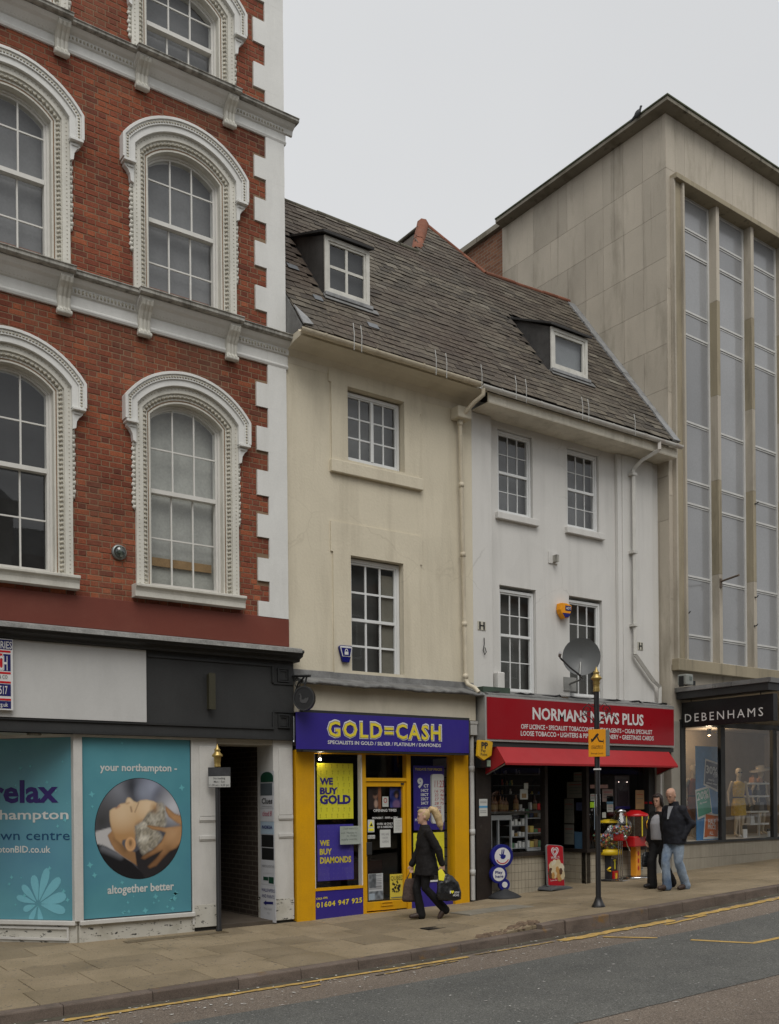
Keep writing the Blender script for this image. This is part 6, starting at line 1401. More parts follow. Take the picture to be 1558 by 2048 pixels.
for args in ((848, 885, 792, 830, M('acid_green', lin(190, 235, 50), .6), 'acid green note in the right news shop window', 0, 'notice'), (848, 968, 675, 700, flat('pinkish', (.42, .25, .22)), 'pink strip label across the right news shop window', 0, 'notice'), (930, 1003, 706, 790, flat('faded_pink', (.30, .22, .20)), 'pinkish leaflet right of the lamp post in the window', 3, 'leaflet'), (960, 1004, 752, 805, flat('leaf_blue', (.14, .28, .40)), 'pale blue leaflet right of the lamp post in the window', 0, 'leaflet'), (962, 1004, 808, 860, m_paper, 'white leaflet below the pale blue one', 3, 'leaflet'), (850, 884, 738, 785, m_paper, 'white leaflet above the acid green note', 3, 'leaflet'), (1155, 1213, 712, 842, flat('orange_poster', (.38, .22, .10)), 'orange and brown poster at the right of the news shop window', 3, 'poster'), (930, 955, 862, 900, m_paper, 'tiny white sheet low in the news shop window', 0, 'notice')):
    npaper(FM, args[0], args[1], args[2], args[3], -.038, args[4], args[5], args[6], args[7])
fz = thing('drinks_chiller', FM.p(n_s(1070, 840, -.25), -.4, n_z(1070, 840, -.25)), 'dim upright chiller cabinet with two bright lights in the news shop', 'chiller')
MB().box(n_s(1016, 750, -.25), n_s(1116, 750, -.25), -.6, -.25, n_z(1066, 840, -.25), n_z(1066, 612, -.25)).build('case', M('chiller_grey', (.13, .12, .14), .4, .2), fz, .01); MB().box(n_s(1030, 750, -.25), n_s(1104, 750, -.25), -.25, -.24, n_z(1066, 820, -.25), n_z(1066, 640, -.25)).build('door_panel', M('chiller_door', (.07, .055, .07), .25, .3), fz); MB().box(n_s(1016, 750, -.25), n_s(1116, 750, -.25), -.25, -.238, n_z(1066, 840, -.25), n_z(1066, 822, -.25)).build('kick_plate', m_purp, fz)
for x in (1047, 1103): MB().lathe(FM.p(n_s(x, 657, -.2), -.22, n_z(x, 657, -.2)), [(0, -.008), (.008, 0), (0, .008)], 8).build('pilot_light', emis('pilot_glow', (1, .8, .7), 5), fz)
# pay sign, notice on the pier
ps = thing('pay_sign', FM.p(n_s(140, 510, .2), .25, 2.5), 'yellow and black pay sign hung at the left end of the red sign', 'sign'); FPy = Fr((n_s(95, 440, .45), -.45, 0), ang=math.radians(14))
dq = lambda x, y: FPy.px(*ZN(x, y)); A = [dq(95, 372), dq(190, 378), dq(180, 478), dq(130, 510), dq(88, 480)]
m_payy = flat('pay_yellow', lin(205, 160, 20)); MB(FPy).poly(A, -.05, .0).build('panel', m_payy, ps, .006)
def dtx(par, fr, s, x0, x1, yb, yt, mat, bold, d=.004): a, b = fr.px(*ZN(x0, yb)); c, _ = fr.px(*ZN(x1, yb)); letters(par, s, fr, a, c, b, fr.z(*ZN(x0, yt)), d, mat, bold)
dtx(ps, FPy, 'PP', 110, 155, 428, 388, m_blk, .04); dtx(ps, FPy, 'Pay', 108, 140, 452, 434, m_blk, .01); dtx(ps, FPy, 'Point', 106, 150, 478, 460, m_blk, .01)
MB().box(n_s(80, 480, .1), n_s(95, 480, .1), .04, .30, n_z(90, 395, .1), n_z(90, 375, .1)).build('arm', m_silver, ps); MB().box(n_s(85, 530, .1), n_s(182, 530, .1), .05, .2, n_z(130, 560, .1), n_z(130, 495, .1)).build('housing', m_black, ps); MB().box(n_s(148, 530, .2), n_s(172, 530, .2), .2, .206, n_z(160, 552, .2), n_z(160, 510, .2)).build('badge', M('pale_green', (.35, .5, .38), .5), ps)
t = thing('pier_notice', FM.p(n_s(123, 880, .06), .06, n_z(123, 885, .06)), 'white and blue paper notice pasted on the dark timber pier', 'notice'); MB().box(n_s(97, 830, .055), n_s(152, 830, .055), .05, .055, n_z(125, 888, .055), n_z(125, 772, .055)).build('sheet', m_paper, t); MB().box(n_s(97, 830, .058), n_s(152, 830, .058), .053, .058, n_z(125, 832, .055), n_z(125, 818, .055)).build('band', flat('band_blue', (.1, .3, .5)), t)
for y in (785, 795, 850, 862): MB().box(n_s(104, y, .058), n_s(145, y, .058), .053, .058, n_z(125, y+3, .055), n_z(125, y, .055)).build('print_line', m_gytxt, t)
# ================================================================ THINGS ON THE PAVEMENT BY THE SHOP
m_lotb = flat('lottery_blue', lin(30, 34, 112), .35); m_rub = M('black_rubber', (0.03, 0.031, 0.033), .7, .2)
gl0_ = G(ZN(268, 1445)[0], ZN(268, 1440)[1]); fl_ = Fr((gl0_.x, gl0_.y, 0), ang=math.radians(-8))
lt = thing('lottery_sign', gl0_, 'blue pavement sign of three white discs on a black foot', 'sign'); MB().lathe(gl0_, [(.30, 0), (.30, .02), (.22, .07), (.08, .13), (.04, .16)], 28).build('foot', m_rub, lt)
def disc(fr, cx_, cz_, rx, rz, d0, d1, n=36): return [(cx_+math.cos(6.2832*i/n)*rx, cz_+math.sin(6.2832*i/n)*rz) for i in range(n)]
bb_ = MB(fl_); D3 = [(247, 1160, 73, 82), (224, 1282, 55, 62), (263, 1352, 36, 40)]; sc_ = []
for x, y, rx, ry in D3:
    s, z = fl_.px(*ZN(x, y)); s2, _ = fl_.px(*ZN(x+rx, y)); _, z2 = fl_.px(*ZN(x, y-ry)); sc_.append((s, z, s2-s, z2-z))
for k, (s, z, a, b) in enumerate(sc_): MB(fl_).poly(disc(fl_, s, z, a, b, 0, 0), -.03, .03-.002*k).build('disc_board', m_lotb, lt, .008)
MB(fl_).box(sc_[2][0]-.03, sc_[2][0]+.03, -.02, .02, gl0_.z+.12, sc_[2][1]).build('neck', m_lotb, lt)
for (s, z, a, b), k in zip(sc_, (.72, .74, .5)): MB(fl_).poly(disc(fl_, s, z, a*k, b*k, 0, 0), .028, .034).build('white_disc', m_wht, lt)
s, z, a, b = sc_[0]; hand = [(-.22, -.2), (-.1, -.34), (.15, -.34), (.3, -.2), (.32, .0), (.2, .06), (.12, .0), (.2, .5), (.12, .56), (.02, .1), (-.02, .1), (.0, .52), (-.08, .54), (-.14, .05), (-.3, .12), (-.34, .04), (-.18, -.08)]
MB(fl_).poly([(s+x*a*.9, z+.02+y*b*.9) for x, y in hand], .034, .037).build('hand_mark', m_lotb, lt)
mb = MB(fl_); arc = [math.pi*(1.15+.7*i/12) for i in range(13)]; mb.ring([(s+math.cos(t_)*a*.64, z+math.sin(t_)*b*.64) for t_ in arc], [(s+math.cos(t_)*a*.56, z+math.sin(t_)*b*.56) for t_ in arc], .034, .037); mb.build('name_arc', m_red2, lt)
s, z, a, b = sc_[1]; letters(lt, 'Play', fl_, s-a*.48, s+a*.42, z+b*.08, z+b*.38, .038, m_lotb, .02); letters(lt, 'here', fl_, s-a*.48, s+a*.5, z-b*.36, z-b*.06, .038, m_lotb, .02)
# ice cream board
gw = G(ZN(612, 1390)[0], ZN(612, 1385)[1]); fi = Fr((gw.x, gw.y, 0), ang=math.radians(4)); ic = thing('ice_cream_board', gw, 'red ice cream pavement board with a heart mark on a grey foot', 'sign')
def q3(x, y, f=None): return (f or fi).px(*ZN(x, y))
MB(fi).poly([q3(530, 1392), q3(697, 1388), q3(690, 1372), q3(655, 1358), q3(575, 1358), q3(538, 1375)], -.20, .20).build('foot', M('grey_foot', (.075, .077, .08), .6, .2), ic, .03)
A = [q3(556, 1362), q3(672, 1366), q3(660, 1095), q3(645, 1086), q3(558, 1080), q3(546, 1092)]
MB(fi).poly(A, -.018, .018).build('panel', M('grey_edge', (.2, .2, .2), .5), ic, .004)
cxA = sum(p[0] for p in A)/6; czA = sum(p[1] for p in A)/6; MB(fi).poly([(cxA+(a-cxA)*.93, czA+(b-czA)*.965) for a, b in A], .018, .022).build('poster', M('ice_red', lin(170, 18, 34), .35), ic)
hs_, hz_ = q3(602, 1130)
def heart(k): return [(hs_+k*.0062*16*math.sin(t)**3, hz_+k*.0070*(13*math.cos(t)-5*math.cos(2*t)-2*math.cos(3*t)-math.cos(4*t))) for t in [6.2832*i/40 for i in range(40)]]
for k1, k0 in ((1.0, .80), (.62, .42)): MB(fi).ring(heart(k1), heart(k0), .022, .026, close=True).build('heart_mark', m_wht, ic)
a, b = q3(575, 1178); c, _ = q3(632, 1178); letters(ic, "WALL'S", fi, a, c, b, q3(575, 1162)[1], .026, m_wht, .012); a, b = q3(573, 1328); c, _ = q3(656, 1333); letters(ic, 'Love Ice Cream', fi, a, c, b, q3(573, 1318)[1], .026, m_wht, .004)
cone_cols = [M('cone_vanilla', (.58, .48, .30), .6), M('cone_wafer', (.45, .24, .07), .6), M('cone_choc', (.09, .04, .02), .5), M('cone_pale', (.62, .56, .42), .6)]
for i, (x, y, r, m) in enumerate([(583, 1238, 24, 0), (600, 1222, 22, 3), (625, 1225, 24, 0), (648, 1245, 20, 3), (575, 1275, 20, 2), (602, 1262, 26, 0), (635, 1285, 24, 1), (655, 1288, 16, 0), (618, 1250, 12, 1), (590, 1290, 12, 1), (642, 1262, 12, 2)]):
    s, z = q3(x, y); s2, _ = q3(x+r, y); rr = s2-s; MB(fi).poly([(s+math.cos(6.28*k/14+i)*rr*(.75 if k % 2 else 1), z+math.sin(6.28*k/14+i)*rr*1.25) for k in range(14)], .020, .0235+.0006*i).build('cone_print', cone_cols[m], ic)
# globe sweet machines
m_gred = M('machine_red', lin(180, 22, 26), .3, .08, spec=.5); m_gyel = M('machine_yellow', lin(225, 190, 30), .35, .08, spec=.5); m_clear = glass('globe_glass', 1.6, (.93, .94, .94)); m_chrome = M('chrome', (.55, .55, .55), .2, .1, metal=1)
def sweets(par, c, r, n, seed, top=.1):
    rn = random.Random(seed); cols = [M('sweet_%d' % i, k, .35, .05) for i, k in enumerate([(.55, .10, .08), (.55, .42, .10), (.18, .38, .20), (.62, .58, .50), (.50, .22, .10), (.25, .30, .50)])]
    mb = MB()
    k = 0
    while k < n:
        p = Vector((rn.uniform(-1, 1), rn.uniform(-1, 1), rn.uniform(-1, top)))
        if p.length < .93:
            q = Vector(c)+p*r; e = .018*r/.16; mb.add([q+Vector(v)*e for v in ((1, 0, 0), (-1, 0, 0), (0, 1, 0), (0, -1, 0), (0, 0, 1), (0, 0, -1))], [(0, 2, 4), (2, 1, 4), (1, 3, 4), (3, 0, 4), (2, 0, 5), (1, 2, 5), (3, 1, 5), (0, 3, 5)], True, rn.randrange(6)); k += 1
    me, o = mb.mesh('sweets', cols); stuff(link('sweets', me, par, o))
g1_ = G(ZN(975, 1325)[0], ZN(975, 1322)[1]); ga = thing('sweet_machine', g1_, 'globe sweet machine with yellow cap and colourful ball fill beside the lamp post', 'vending machine'); fa = Fr((g1_.x, g1_.y, 0), ang=math.radians(15))
def qa(x, y): return fa.px(*ZN(x, y))
za = lambda y: qa(975, y)[1]; rG = (qa(1028, 1020)[0]-qa(922, 1020)[0])/2
MB().box(0, 0, 0, 0, 0, 0) if False else None
MB(fa).box(-.24, .26, -.2, .2, g1_.z, g1_.z+.035).build('base', m_rub, ga, .01); MB(fa).box(-.13, .13, -.12, .12, g1_.z+.035, za(1085)).build('cabinet', M('machine_black', (.03, .03, .035), .4, .1), ga, .008)
MB(fa).box(-.12, .12, .12, .126, za(1165), za(1090)).build('panel_print', M('panel_blue', lin(40, 90, 160), .4), ga); MB(fa).box(0.0, .09, .126, .13, za(1150), za(1100)).build('coin_plate', m_lemon, ga); MB(fa).box(-.12, .12, .12, .127, za(1174), za(1156)).build('name_strip', m_wht, ga)
letters(ga, 'BUBBLE BLAST', fa, -.115, .115, za(1172), za(1158), .129, m_blk, .02)
MB(fa).box(-.04, .06, .12, .127, za(1190), za(1180)).build('arrow_print', m_lemon, ga); MB(fa).box(-.005, .03, .12, .128, za(1245), za(1188)).build('arrow_print', m_lemon, ga)
mb = MB(fa); mb.ftube([(-.09+.16*math.sin(i*.8), .10, za(1290)+i*.022) for i in range(9)], .018, 6); mb.build('spiral_chute', m_gyel, ga); MB(fa).box(-.1, .1, .121, .16, za(1318), za(1258)).build('delivery_tray', m_gred, ga, .008); MB(fa).box(-.04, .02, .16, .17, za(1312), za(1272)).build('flap', m_gyel, ga)
gc = fa.p(.0, 0, za(1022)); MB().lathe(gc, [(rG*.55, -rG*.86), (rG*.82, -rG*.57), (rG*.98, -rG*.2), (rG, 0), (rG*.98, rG*.2), (rG*.85, rG*.52), (rG*.62, rG*.78)], 28).build('globe', m_clear, ga); sweets(ga, gc, rG*.95, 420, 3)
MB().lathe(gc, [(rG*.60, rG*.78), (rG*.62, rG*.82), (rG*.52, rG*.92), (rG*.25, rG*.99), (0, rG*1.0)], 24).build('cap', m_gyel, ga); MB().lathe(gc, [(rG*.5, -rG*1.15), (rG*.8, -rG*1.1), (rG*.75, -rG*.8), (rG*.5, -rG*.75)], 24).build('collar', m_gyel, ga)
g2_ = G(ZN(1052, 1330)[0], ZN(1052, 1328)[1]); gb = thing('sweet_machine', g2_, 'clear globe sweet dispenser on thin twin chrome legs', 'vending machine'); fb_ = Fr((g2_.x, g2_.y, 0), ang=math.radians(15))
zb2 = lambda y: fb_.px(*ZN(1055, y))[1]; MB(fb_).box(-.14, .17, -.12, .12, g2_.z, g2_.z+.02).build('base', m_chrome, gb, .006)
for s in (-.06, .02, .09): MB(fb_).ftube([(s, 0, g2_.z+.02), (s, 0, zb2(1055))], .010, 6).build('leg', m_chrome, gb)
MB(fb_).box(-.10, .12, -.1, .1, zb2(1055), zb2(1005)).build('dispenser', m_gred, gb, .02); MB().lathe(fb_.p(.01, .10, zb2(1030)), [(.045, 0), (.045, .03), (.02, .035)], 14, fb_.n).build('dial', m_chrome, gb)
rB = (fb_.px(*ZN(1102, 960))[0]-fb_.px(*ZN(1028, 960))[0])/2; cB = fb_.p(.02, 0, zb2(960)); MB().lathe(cB, [(rB*.5, -rB*1.1), (rB*.95, -rB*.45), (rB, 0), (rB*.92, rB*.4), (rB*.6, rB*.95), (rB*.4, rB*1.25)], 24).build('globe', m_clear, gb); sweets(gb, cB, rB*.9, 200, 8, .05); MB().lathe(cB, [(rB*.45, rB*1.22), (rB*.5, rB*1.3), (rB*.25, rB*1.5), (0, rB*1.55)], 20).build('cap', m_chrome, gb)
mb = MB(fb_); mb.ftube([(.13, .05, zb2(1035)), (.17, .07, zb2(1085)), (.24, .08, zb2(1120)), (.33, .05, zb2(1132))], .012, 6); mb.build('chute', m_chrome, gb)
g3_ = G(ZN(1152, 1310)[0], ZN(1152, 1306)[1]); gd = thing('lolly_tower', g3_, 'tall red lolly dispenser tower with a printed column on a round chrome foot', 'vending machine'); fd_ = Fr((g3_.x, g3_.y, 0), ang=math.radians(15)); zd_ = lambda y: fd_.px(*ZN(1152, y))[1]; rx = lambda x: fd_.px(*ZN(x, 1000))[0]
MB().lathe(g3_, [(.27, 0), (.275, .02), (.25, .04), (.06, .05)], 30).build('foot', m_chrome, gd); col = MB(fd_).box(rx(1138), rx(1170), -.06, .06, g3_.z+.045, zd_(1090)).build('column', M('column_orange', lin(225, 150, 40), .4), gd, .01)
mb = MB(fd_); [mb.poly([(rx(1154)+math.cos(6.28*k/12+i)*.035, zd_(1240-50*i)+math.sin(6.28*k/12+i)*.05) for k in range(12)], .06, .0615+.0004*i) for i in range(3)]; mb.build('column_print', m_gred, gd)
MB(fd_).box(rx(1095), rx(1207), -.16, .16, zd_(1092), zd_(1022)).build('hopper_box', m_gred, gd, .02); MB(fd_).box(rx(1178), rx(1200), .16, .2, zd_(1070), zd_(1035)).build('coin_slot', m_chrome, gd, .005)
rT = (rx(1198)-rx(1108))/2*.88; cT = fd_.p((rx(1198)+rx(1108))/2, 0, 0); mb = MB(); mb.lathe(Vector((cT.x, cT.y, zd_(1022))), [(rT*.96, 0), (rT*.96, zd_(885)-zd_(1022))], 24); mb.build('drum', M('drum_dark', (.04, .028, .02), .3, .2), gd)
for i in range(10):
    a = 2*math.pi*i/10; p = Vector((cT.x+math.cos(a)*rT*.985, cT.y+math.sin(a)*rT*.985, 0)); MB().tube([p+Vector((0, 0, zd_(1022))), p+Vector((0, 0, zd_(888)))], .014, 6).build('lolly_tube', m_lemtx if i % 2 else m_chrome, gd)
MB().lathe(Vector((cT.x, cT.y, zd_(888))), [(rT*1.0, 0), (rT*1.0, .03), (rT*.9, .055), (rT*.45, .10), (rT*.4, .115), (0, .12)], 24).build('lid', m_gred, gd)
MB(fd_).poly([(rx(1157)+math.cos(6.28*k/20)*.075, zd_(945)+math.sin(6.28*k/20)*.095) for k in range(20)], rT, rT+.012).build('daisy_badge', M('badge_yellow', lin(235, 180, 40), .4), gd); letters(gd, 'Chupa', fd_, rx(1142), rx(1172), zd_(946), zd_(934), rT+.015, m_gred, .02); letters(gd, 'Chups', fd_, rx(1142), rx(1172), zd_(960), zd_(949), rT+.015, m_gred, .02)
g4_ = G(ZN(1262, 1318)[0], ZN(1262, 1275)[1]); ge = thing('toy_machine', g4_, 'boxy red toy capsule machine half hidden behind the dark haired woman', 'vending machine'); fe = Fr((g4_.x, g4_.y, 0), ang=math.radians(10)); ze = lambda y: fe.px(*ZN(1262, y))[1]; rxe = lambda x: fe.px(*ZN(x, 900))[0]
MB(fe).box(rxe(1240), rxe(1330), -.2, .12, g4_.z, ze(1000)).build('stand', m_black, ge, .01); MB(fe).box(rxe(1226), rxe(1335), -.2, .14, ze(998), ze(928)).build('coin_box', m_gred, ge, .015); MB(fe).box(rxe(1228), rxe(1333), -.2, .12, ze(928), ze(905)).build('tray', m_black, ge)
mb = MB(fe); mb.box(rxe(1232), rxe(1330), -.19, .11, ze(925), ze(805)); mb.build('capsule_case', m_clear, ge, fixn=True); sweets(ge, fe.p(rxe(1280), -.02, ze(905)), .13, 60, 5, .5); MB(fe).box(rxe(1228), rxe(1335), -.21, .14, ze(805), ze(790)).build('lid', m_gred, ge, .008)
vt = thing('wall_vent', FM.p(n_s(1187, 1250, .0), .0, n_z(1187, 1250)), 'white louvred vent in the tiled riser behind the lolly tower', 'vent')
MB().box(n_s(1168, 1200), n_s(1206, 1200), .0, .012, n_z(1187, 1255), n_z(1187, 1140)).build('plate', M('vent_white', (.40, .40, .38), .5), vt)
for i in range(9): MB().box(n_s(1174, 1200), n_s(1200, 1200), .012, .022, n_z(1187, 1245-11*i), n_z(1187, 1240-11*i)).build('louvre', m_ink, vt)
# ================================================================ FIGURES (builder)
def ellips(mb, c, ax, n=12, m=8):
    """closed ellipsoid from three half-axis vectors"""
    c = Vector(c); a, b, d = (Vector(v) for v in ax); vs = [c-d]
    for i in range(1, m):
        t = math.pi*i/m
        for k in range(n): p = 2*math.pi*k/n; vs.append(c+a*math.sin(t)*math.cos(p)+b*math.sin(t)*math.sin(p)-d*math.cos(t))
    vs.append(c+d); fs = [(0, 1+(k+1) % n, 1+k) for k in range(n)]
    for i in range(m-2): fs += [(1+i*n+k, 1+i*n+(k+1) % n, 1+(i+1)*n+(k+1) % n, 1+(i+1)*n+k) for k in range(n)]
    fs += [(len(vs)-1, 1+(m-2)*n+k, 1+(m-2)*n+(k+1) % n) for k in range(n)]; mb.add(vs, fs, True)
def loft(mb, rings, n=18):
    """closed skin over rings (centre, side half-axis, fore half-axis)"""
    vs = [Vector(c)+Vector(a)*math.cos(2*math.pi*k/n)+Vector(b)*math.sin(2*math.pi*k/n) for c, a, b in rings for k in range(n)]; m = len(rings)
    fs = [(i*n+k, i*n+(k+1) % n, (i+1)*n+(k+1) % n, (i+1)*n+k) for i in range(m-1) for k in range(n)]; mb.add(vs, fs, True); mb.add(vs[:n]+vs[-n:], [tuple(range(n))[::-1], tuple(range(n, 2*n))], True)
def limb(mb, pts, rs):
    mb.tube(pts, rs, 12)
    for p, r in zip(pts, rs): ellips(mb, p, ((r, 0, 0), (0, r, 0), (0, 0, r)), 10, 6)
CLD = bpy.data.textures.new('folds', 'CLOUDS'); CLD.noise_scale = 0.11
def grow(mb, name, mat, parent, voxel, folds=0.0, smooth=2):
    import bmesh
    me, o = mb.mesh(name, mat); b = bmesh.new(); b.from_mesh(me); bmesh.ops.recalc_face_normals(b, faces=b.faces); b.to_mesh(me); b.free()
    ob = link(name, me, parent, o); r = ob.modifiers.new('remesh', 'REMESH'); r.mode = 'VOXEL'; r.voxel_size = voxel; r.use_smooth_shade = True
    if smooth: s = ob.modifiers.new('smooth', 'SMOOTH'); s.iterations = smooth; s.factor = .5
    if folds: d = ob.modifiers.new('folds', 'DISPLACE'); d.texture = CLD; d.strength = folds; d.mid_level = .5; d.texture_coords = 'LOCAL'
    return ob
class Fig:
    def __init__(self, name, pos, h, face, label, cat, group=None):
        self.k = h/1.75; self.pos = Vector(pos); self.f = Vector((math.cos(face), math.sin(face), 0)); self.r = Vector((self.f.y, -self.f.x, 0)); self.t = thing(name, pos, label, cat, group)
    def P(self, x, y, z): return self.pos+(self.r*x+self.f*y+Vector((0, 0, z)))*self.k
    def V(self, x, y, z): return (self.r*x+self.f*y+Vector((0, 0, z)))*self.k
    def ring(self, x, y, z, rx, ry, lean=0): return (self.P(x, y, z), self.V(rx, 0, 0), self.V(0, ry, lean))
    def body(self, J, mat, voxel=.0075, head=(0, .02, 1.53), turn=0.0, nod=0.0, bare=1.0):
        P, k = self.P, self.k; mb = MB()
        loft(mb, [self.ring(0, 0, .84, .12, .08), self.ring(0, 0, .92, .15, .10), self.ring(0, 0, 1.05, .125, .085), self.ring(0, 0, 1.2, .14, .10), self.ring(0, 0, 1.36, .155, .09), self.ring(0, 0, 1.43, .10, .06)])
        hx, hy, hz = head; limb(mb, [P(0, 0, 1.40), P(hx*.6, hy*.5, 1.50), P(hx, hy, hz+.05)], [.055*k, .052*k, .052*k])
        ct, st = math.cos(turn), math.sin(turn); cn, sn = math.cos(nod), math.sin(nod)
        R = self.r*ct+self.f*st; F0 = self.f*ct-self.r*st; U0 = Vector((0, 0, 1)); F = F0*cn-U0*sn; U = U0*cn+F0*sn; self.hd = (P(hx, hy, hz), R, F, U)
        H = lambda x, y, z: P(hx, hy, hz)+(R*x+F*y+U*z)*k
        prof = [(-.005, .028, .030, .035), (.02, .046, .055, .025), (.05, .058, .076, .012), (.09, .066, .088, .003), (.125, .071, .094, -.003), (.16, .073, .097, -.008), (.19, .069, .092, -.012), (.218, .052, .07, -.015), (.235, .02, .03, -.015)]
        loft(mb, [(H(0, o, z), R*a*k, F*b*k) for z, a, b, o in prof])
        mb.add([H(-.013, .085, .075), H(.013, .085, .075), H(0, .112, .082), H(0, .088, .125), H(0, .075, .07)], [(0, 1, 2), (1, 3, 2), (3, 0, 2), (0, 4, 1), (0, 3, 4), (1, 4, 3)])
        for s in (-1, 1):
            ellips(mb, H(s*.073, -.012, .105), (R*.012*k, F*.02*k, U*.033*k)); ellips(mb, H(s*.032, .078, .135), (R*.02*k, F*.012*k, U*.008*k))
        ellips(mb, H(0, .082, .048), (R*.024*k, F*.012*k, U*.009*k)); ellips(mb, H(0, .068, .012), (R*.022*k, F*.018*k, U*.016*k))
        for s in ('L', 'R'):
            sg = -1 if s == 'L' else 1; sh = P(sg*.175, 0, 1.385); el, wr = P(*J['e'+s]), P(*J['w'+s]); limb(mb, [sh, el, wr], [.048*k, .038*k, .027*k])
            d = (wr-el).normalized(); hd = J.get('h'+s); d = (self.V(*hd)).normalized() if hd else d
            side = d.cross(self.r if abs(d.dot(self.r)) < .8 else self.f).normalized(); nrm = side.cross(d)
            palm = wr+d*.05*k; ellips(mb, palm, (side*.040*k, nrm*.017*k, d*.055*k))
            for i, (o, L) in enumerate(((-.028, .058), (-.010, .070), (.010, .066), (.027, .052))):
                b0 = palm+side*o*k+d*.035*k; m1 = b0+d*L*.5*k+nrm*sg*-.008*k; m2 = m1+(d*.6+nrm*sg*-.7)*L*.5*k; mb.tube([b0, m1, m2], [.0095*k, .0088*k, .0078*k], 7)
            tb_ = palm-side*.035*k-d*.015*k; mb.tube([tb_, tb_-side*.022*k+d*.028*k, tb_-side*.022*k+d*.058*k], [.012*k, .0105*k, .009*k], 7)
            hip = P(sg*.085, 0, .90); kn, an, to = P(*J['k'+s]), P(*J['a'+s]), P(*J['t'+s]); limb(mb, [hip, kn, an], [.075*k, .052*k, .036*k]); limb(mb, [an, to], [.035*k, .026*k])
        self.J = J; return grow(mb, 'body', mat, self.t, voxel*k, 0, 1)
    def face(self, eye=(0.03, 0.02, 0.015), lip=(0.28, 0.09, 0.07)):
        p, R, F, U = self.hd; k = self.k; H = lambda x, y, z: p+(R*x+F*y+U*z)*k
        for s in (-1, 1):
            mb = MB(); ellips(mb, H(s*.031, .0865, .118), (R*.011*k, F*.006*k, U*.006*k), 8, 5); mb.build('eye', M('eye_%.2f' % eye[0], eye, .2), self.t)
            mb = MB(); ellips(mb, H(s*.031, .0900, .139), (R*.018*k, F*.004*k, U*.0035*k), 8, 5); mb.build('eyebrow', M('brow_%.2f' % eye[0], (0.06, 0.04, 0.03), .8), self.t)
        mb = MB(); ellips(mb, H(0, .0925, .048), (R*.020*k, F*.004*k, U*.0045*k), 8, 5); mb.build('lips', M('lip_%.2f' % lip[0], lip, .5), self.t)
    def sleeves(self, mb, ra=.066, rb=.055, rc=.046, end=1.0):
        P, k, J = self.P, self.k, self.J
        for s in ('L', 'R'):
            sg = -1 if s == 'L' else 1; el, wr = P(*J['e'+s]), P(*J['w'+s]); limb(mb, [P(sg*.165, 0, 1.375), el, el.lerp(wr, end)], [ra*k, rb*k, rc*k])
    def trousers(self, mat, rt=.092, rk=.070, ra=.062, folds=.014, waist=.98, flare=None):
        P, k, J = self.P, self.k, self.J; mb = MB(); loft(mb, [self.ring(0, 0, .82, .135, .10), self.ring(0, 0, .90, .172, .125), self.ring(0, 0, waist, .155, .11)])
        for s in ('L', 'R'):
            sg = -1 if s == 'L' else 1; kn, an = P(*J['k'+s]), P(*J['a'+s]); lo = an+(an-kn).normalized()*.035*k; limb(mb, [P(sg*.088, 0, .88), kn.lerp(P(sg*.088, 0, .88), .45), kn, lo], [rt*k, rt*.92*k, rk*k, (flare or ra)*k])
        return grow(mb, 'trousers', mat, self.t, .011, folds, 2)
    def shoes(self, mat, sole=None):
        P, k, J = self.P, self.k, self.J
        for s in ('L', 'R'):
            an, to = P(*J['a'+s]), P(*J['t'+s]); d = (to-an).normalized(); mb = MB(); heel = an-d*.03*k-Vector((0, 0, .03*k)); limb(mb, [an+Vector((0, 0, .01*k)), an-Vector((0, 0, .035*k)), heel], [.042*k, .045*k, .042*k]); limb(mb, [heel, an.lerp(to, .6)-Vector((0, 0, .012*k)), to+d*.015*k], [.043*k, .047*k, .036*k]); grow(mb, 'shoe', mat, self.t, .009, 0, 1)
m_skin = M('skin', (0.46, 0.27, 0.19), .5, .08, 9, 60, .05); m_skin2 = M('skin_pale', (0.50, 0.31, 0.23), .5, .08, 9, 60, .05)
# ================================================================ DEPARTMENT STORE
FB = Fr((XD, -.25, 0), ang=math.radians(1.7)); FSW = Fr((XD, 0, 0), u=(0, -1, 0), out=(-1, 0, 0))
ds = thing('department_store', (18.5, 0, .4), 'tall pale stone store with a gridded glass front and black projecting sign', 'building')
def stone_mat(name, base, dark=.35, rnd=.07):
    t = NT(name); a = t.noise(.8, 5, (1, 1, .6), .6); b = t.noise(60, 3); c = t.mix(1.0, base, t.ramp(a, [(.3, .86), (.7, 1.08)]), 'MULTIPLY')
    c = t.mix(1.0, c, t.ramp(t.rnd(), [(0, 1-rnd), (.6, 1.0), (1, 1+rnd*.6)]), 'MULTIPLY'); c = t.mix(1.0, c, t.ramp(b, [(.3, .93), (.7, 1.05)]), 'MULTIPLY')
    s1 = t.ramp(t.noise(1.1, 6, (1.3, 1.3, .35), .65), [(.50, 0), (.74, 1)]); c = t.mix(t.math('MULTIPLY', s1, dark), c, (.13, .115, .08))
    s2 = t.ramp(t.noise(2.2, 6, (2.5, 2.5, .12), .6), [(.58, 0), (.78, 1)]); c = t.mix(t.math('MULTIPLY', s2, dark*1.0), c, (.07, .062, .045))
    return t.finish(c, .85, b, .25, .004, .25)
m_stone = stone_mat('portland_stone', (0.455, 0.41, 0.335), .6, .13); m_stone2 = stone_mat('stained_stone', (0.33, 0.285, 0.20), .8, .08); m_eave = stone_mat('sooty_soffit', (0.24, 0.22, 0.175), 1.3, .1)
YB = 4.68; ZT = 15.74
core = MB(); core.box(XD+.03, 24.5, -YB, -.30, 3.9, ZT-.02); core.box(XD+.03, XD+.5, -YB, -.30, 0, 4.0)
cw_ = core.build('wall', M('stone_joint', (0.20, 0.18, 0.14), .9), ds)
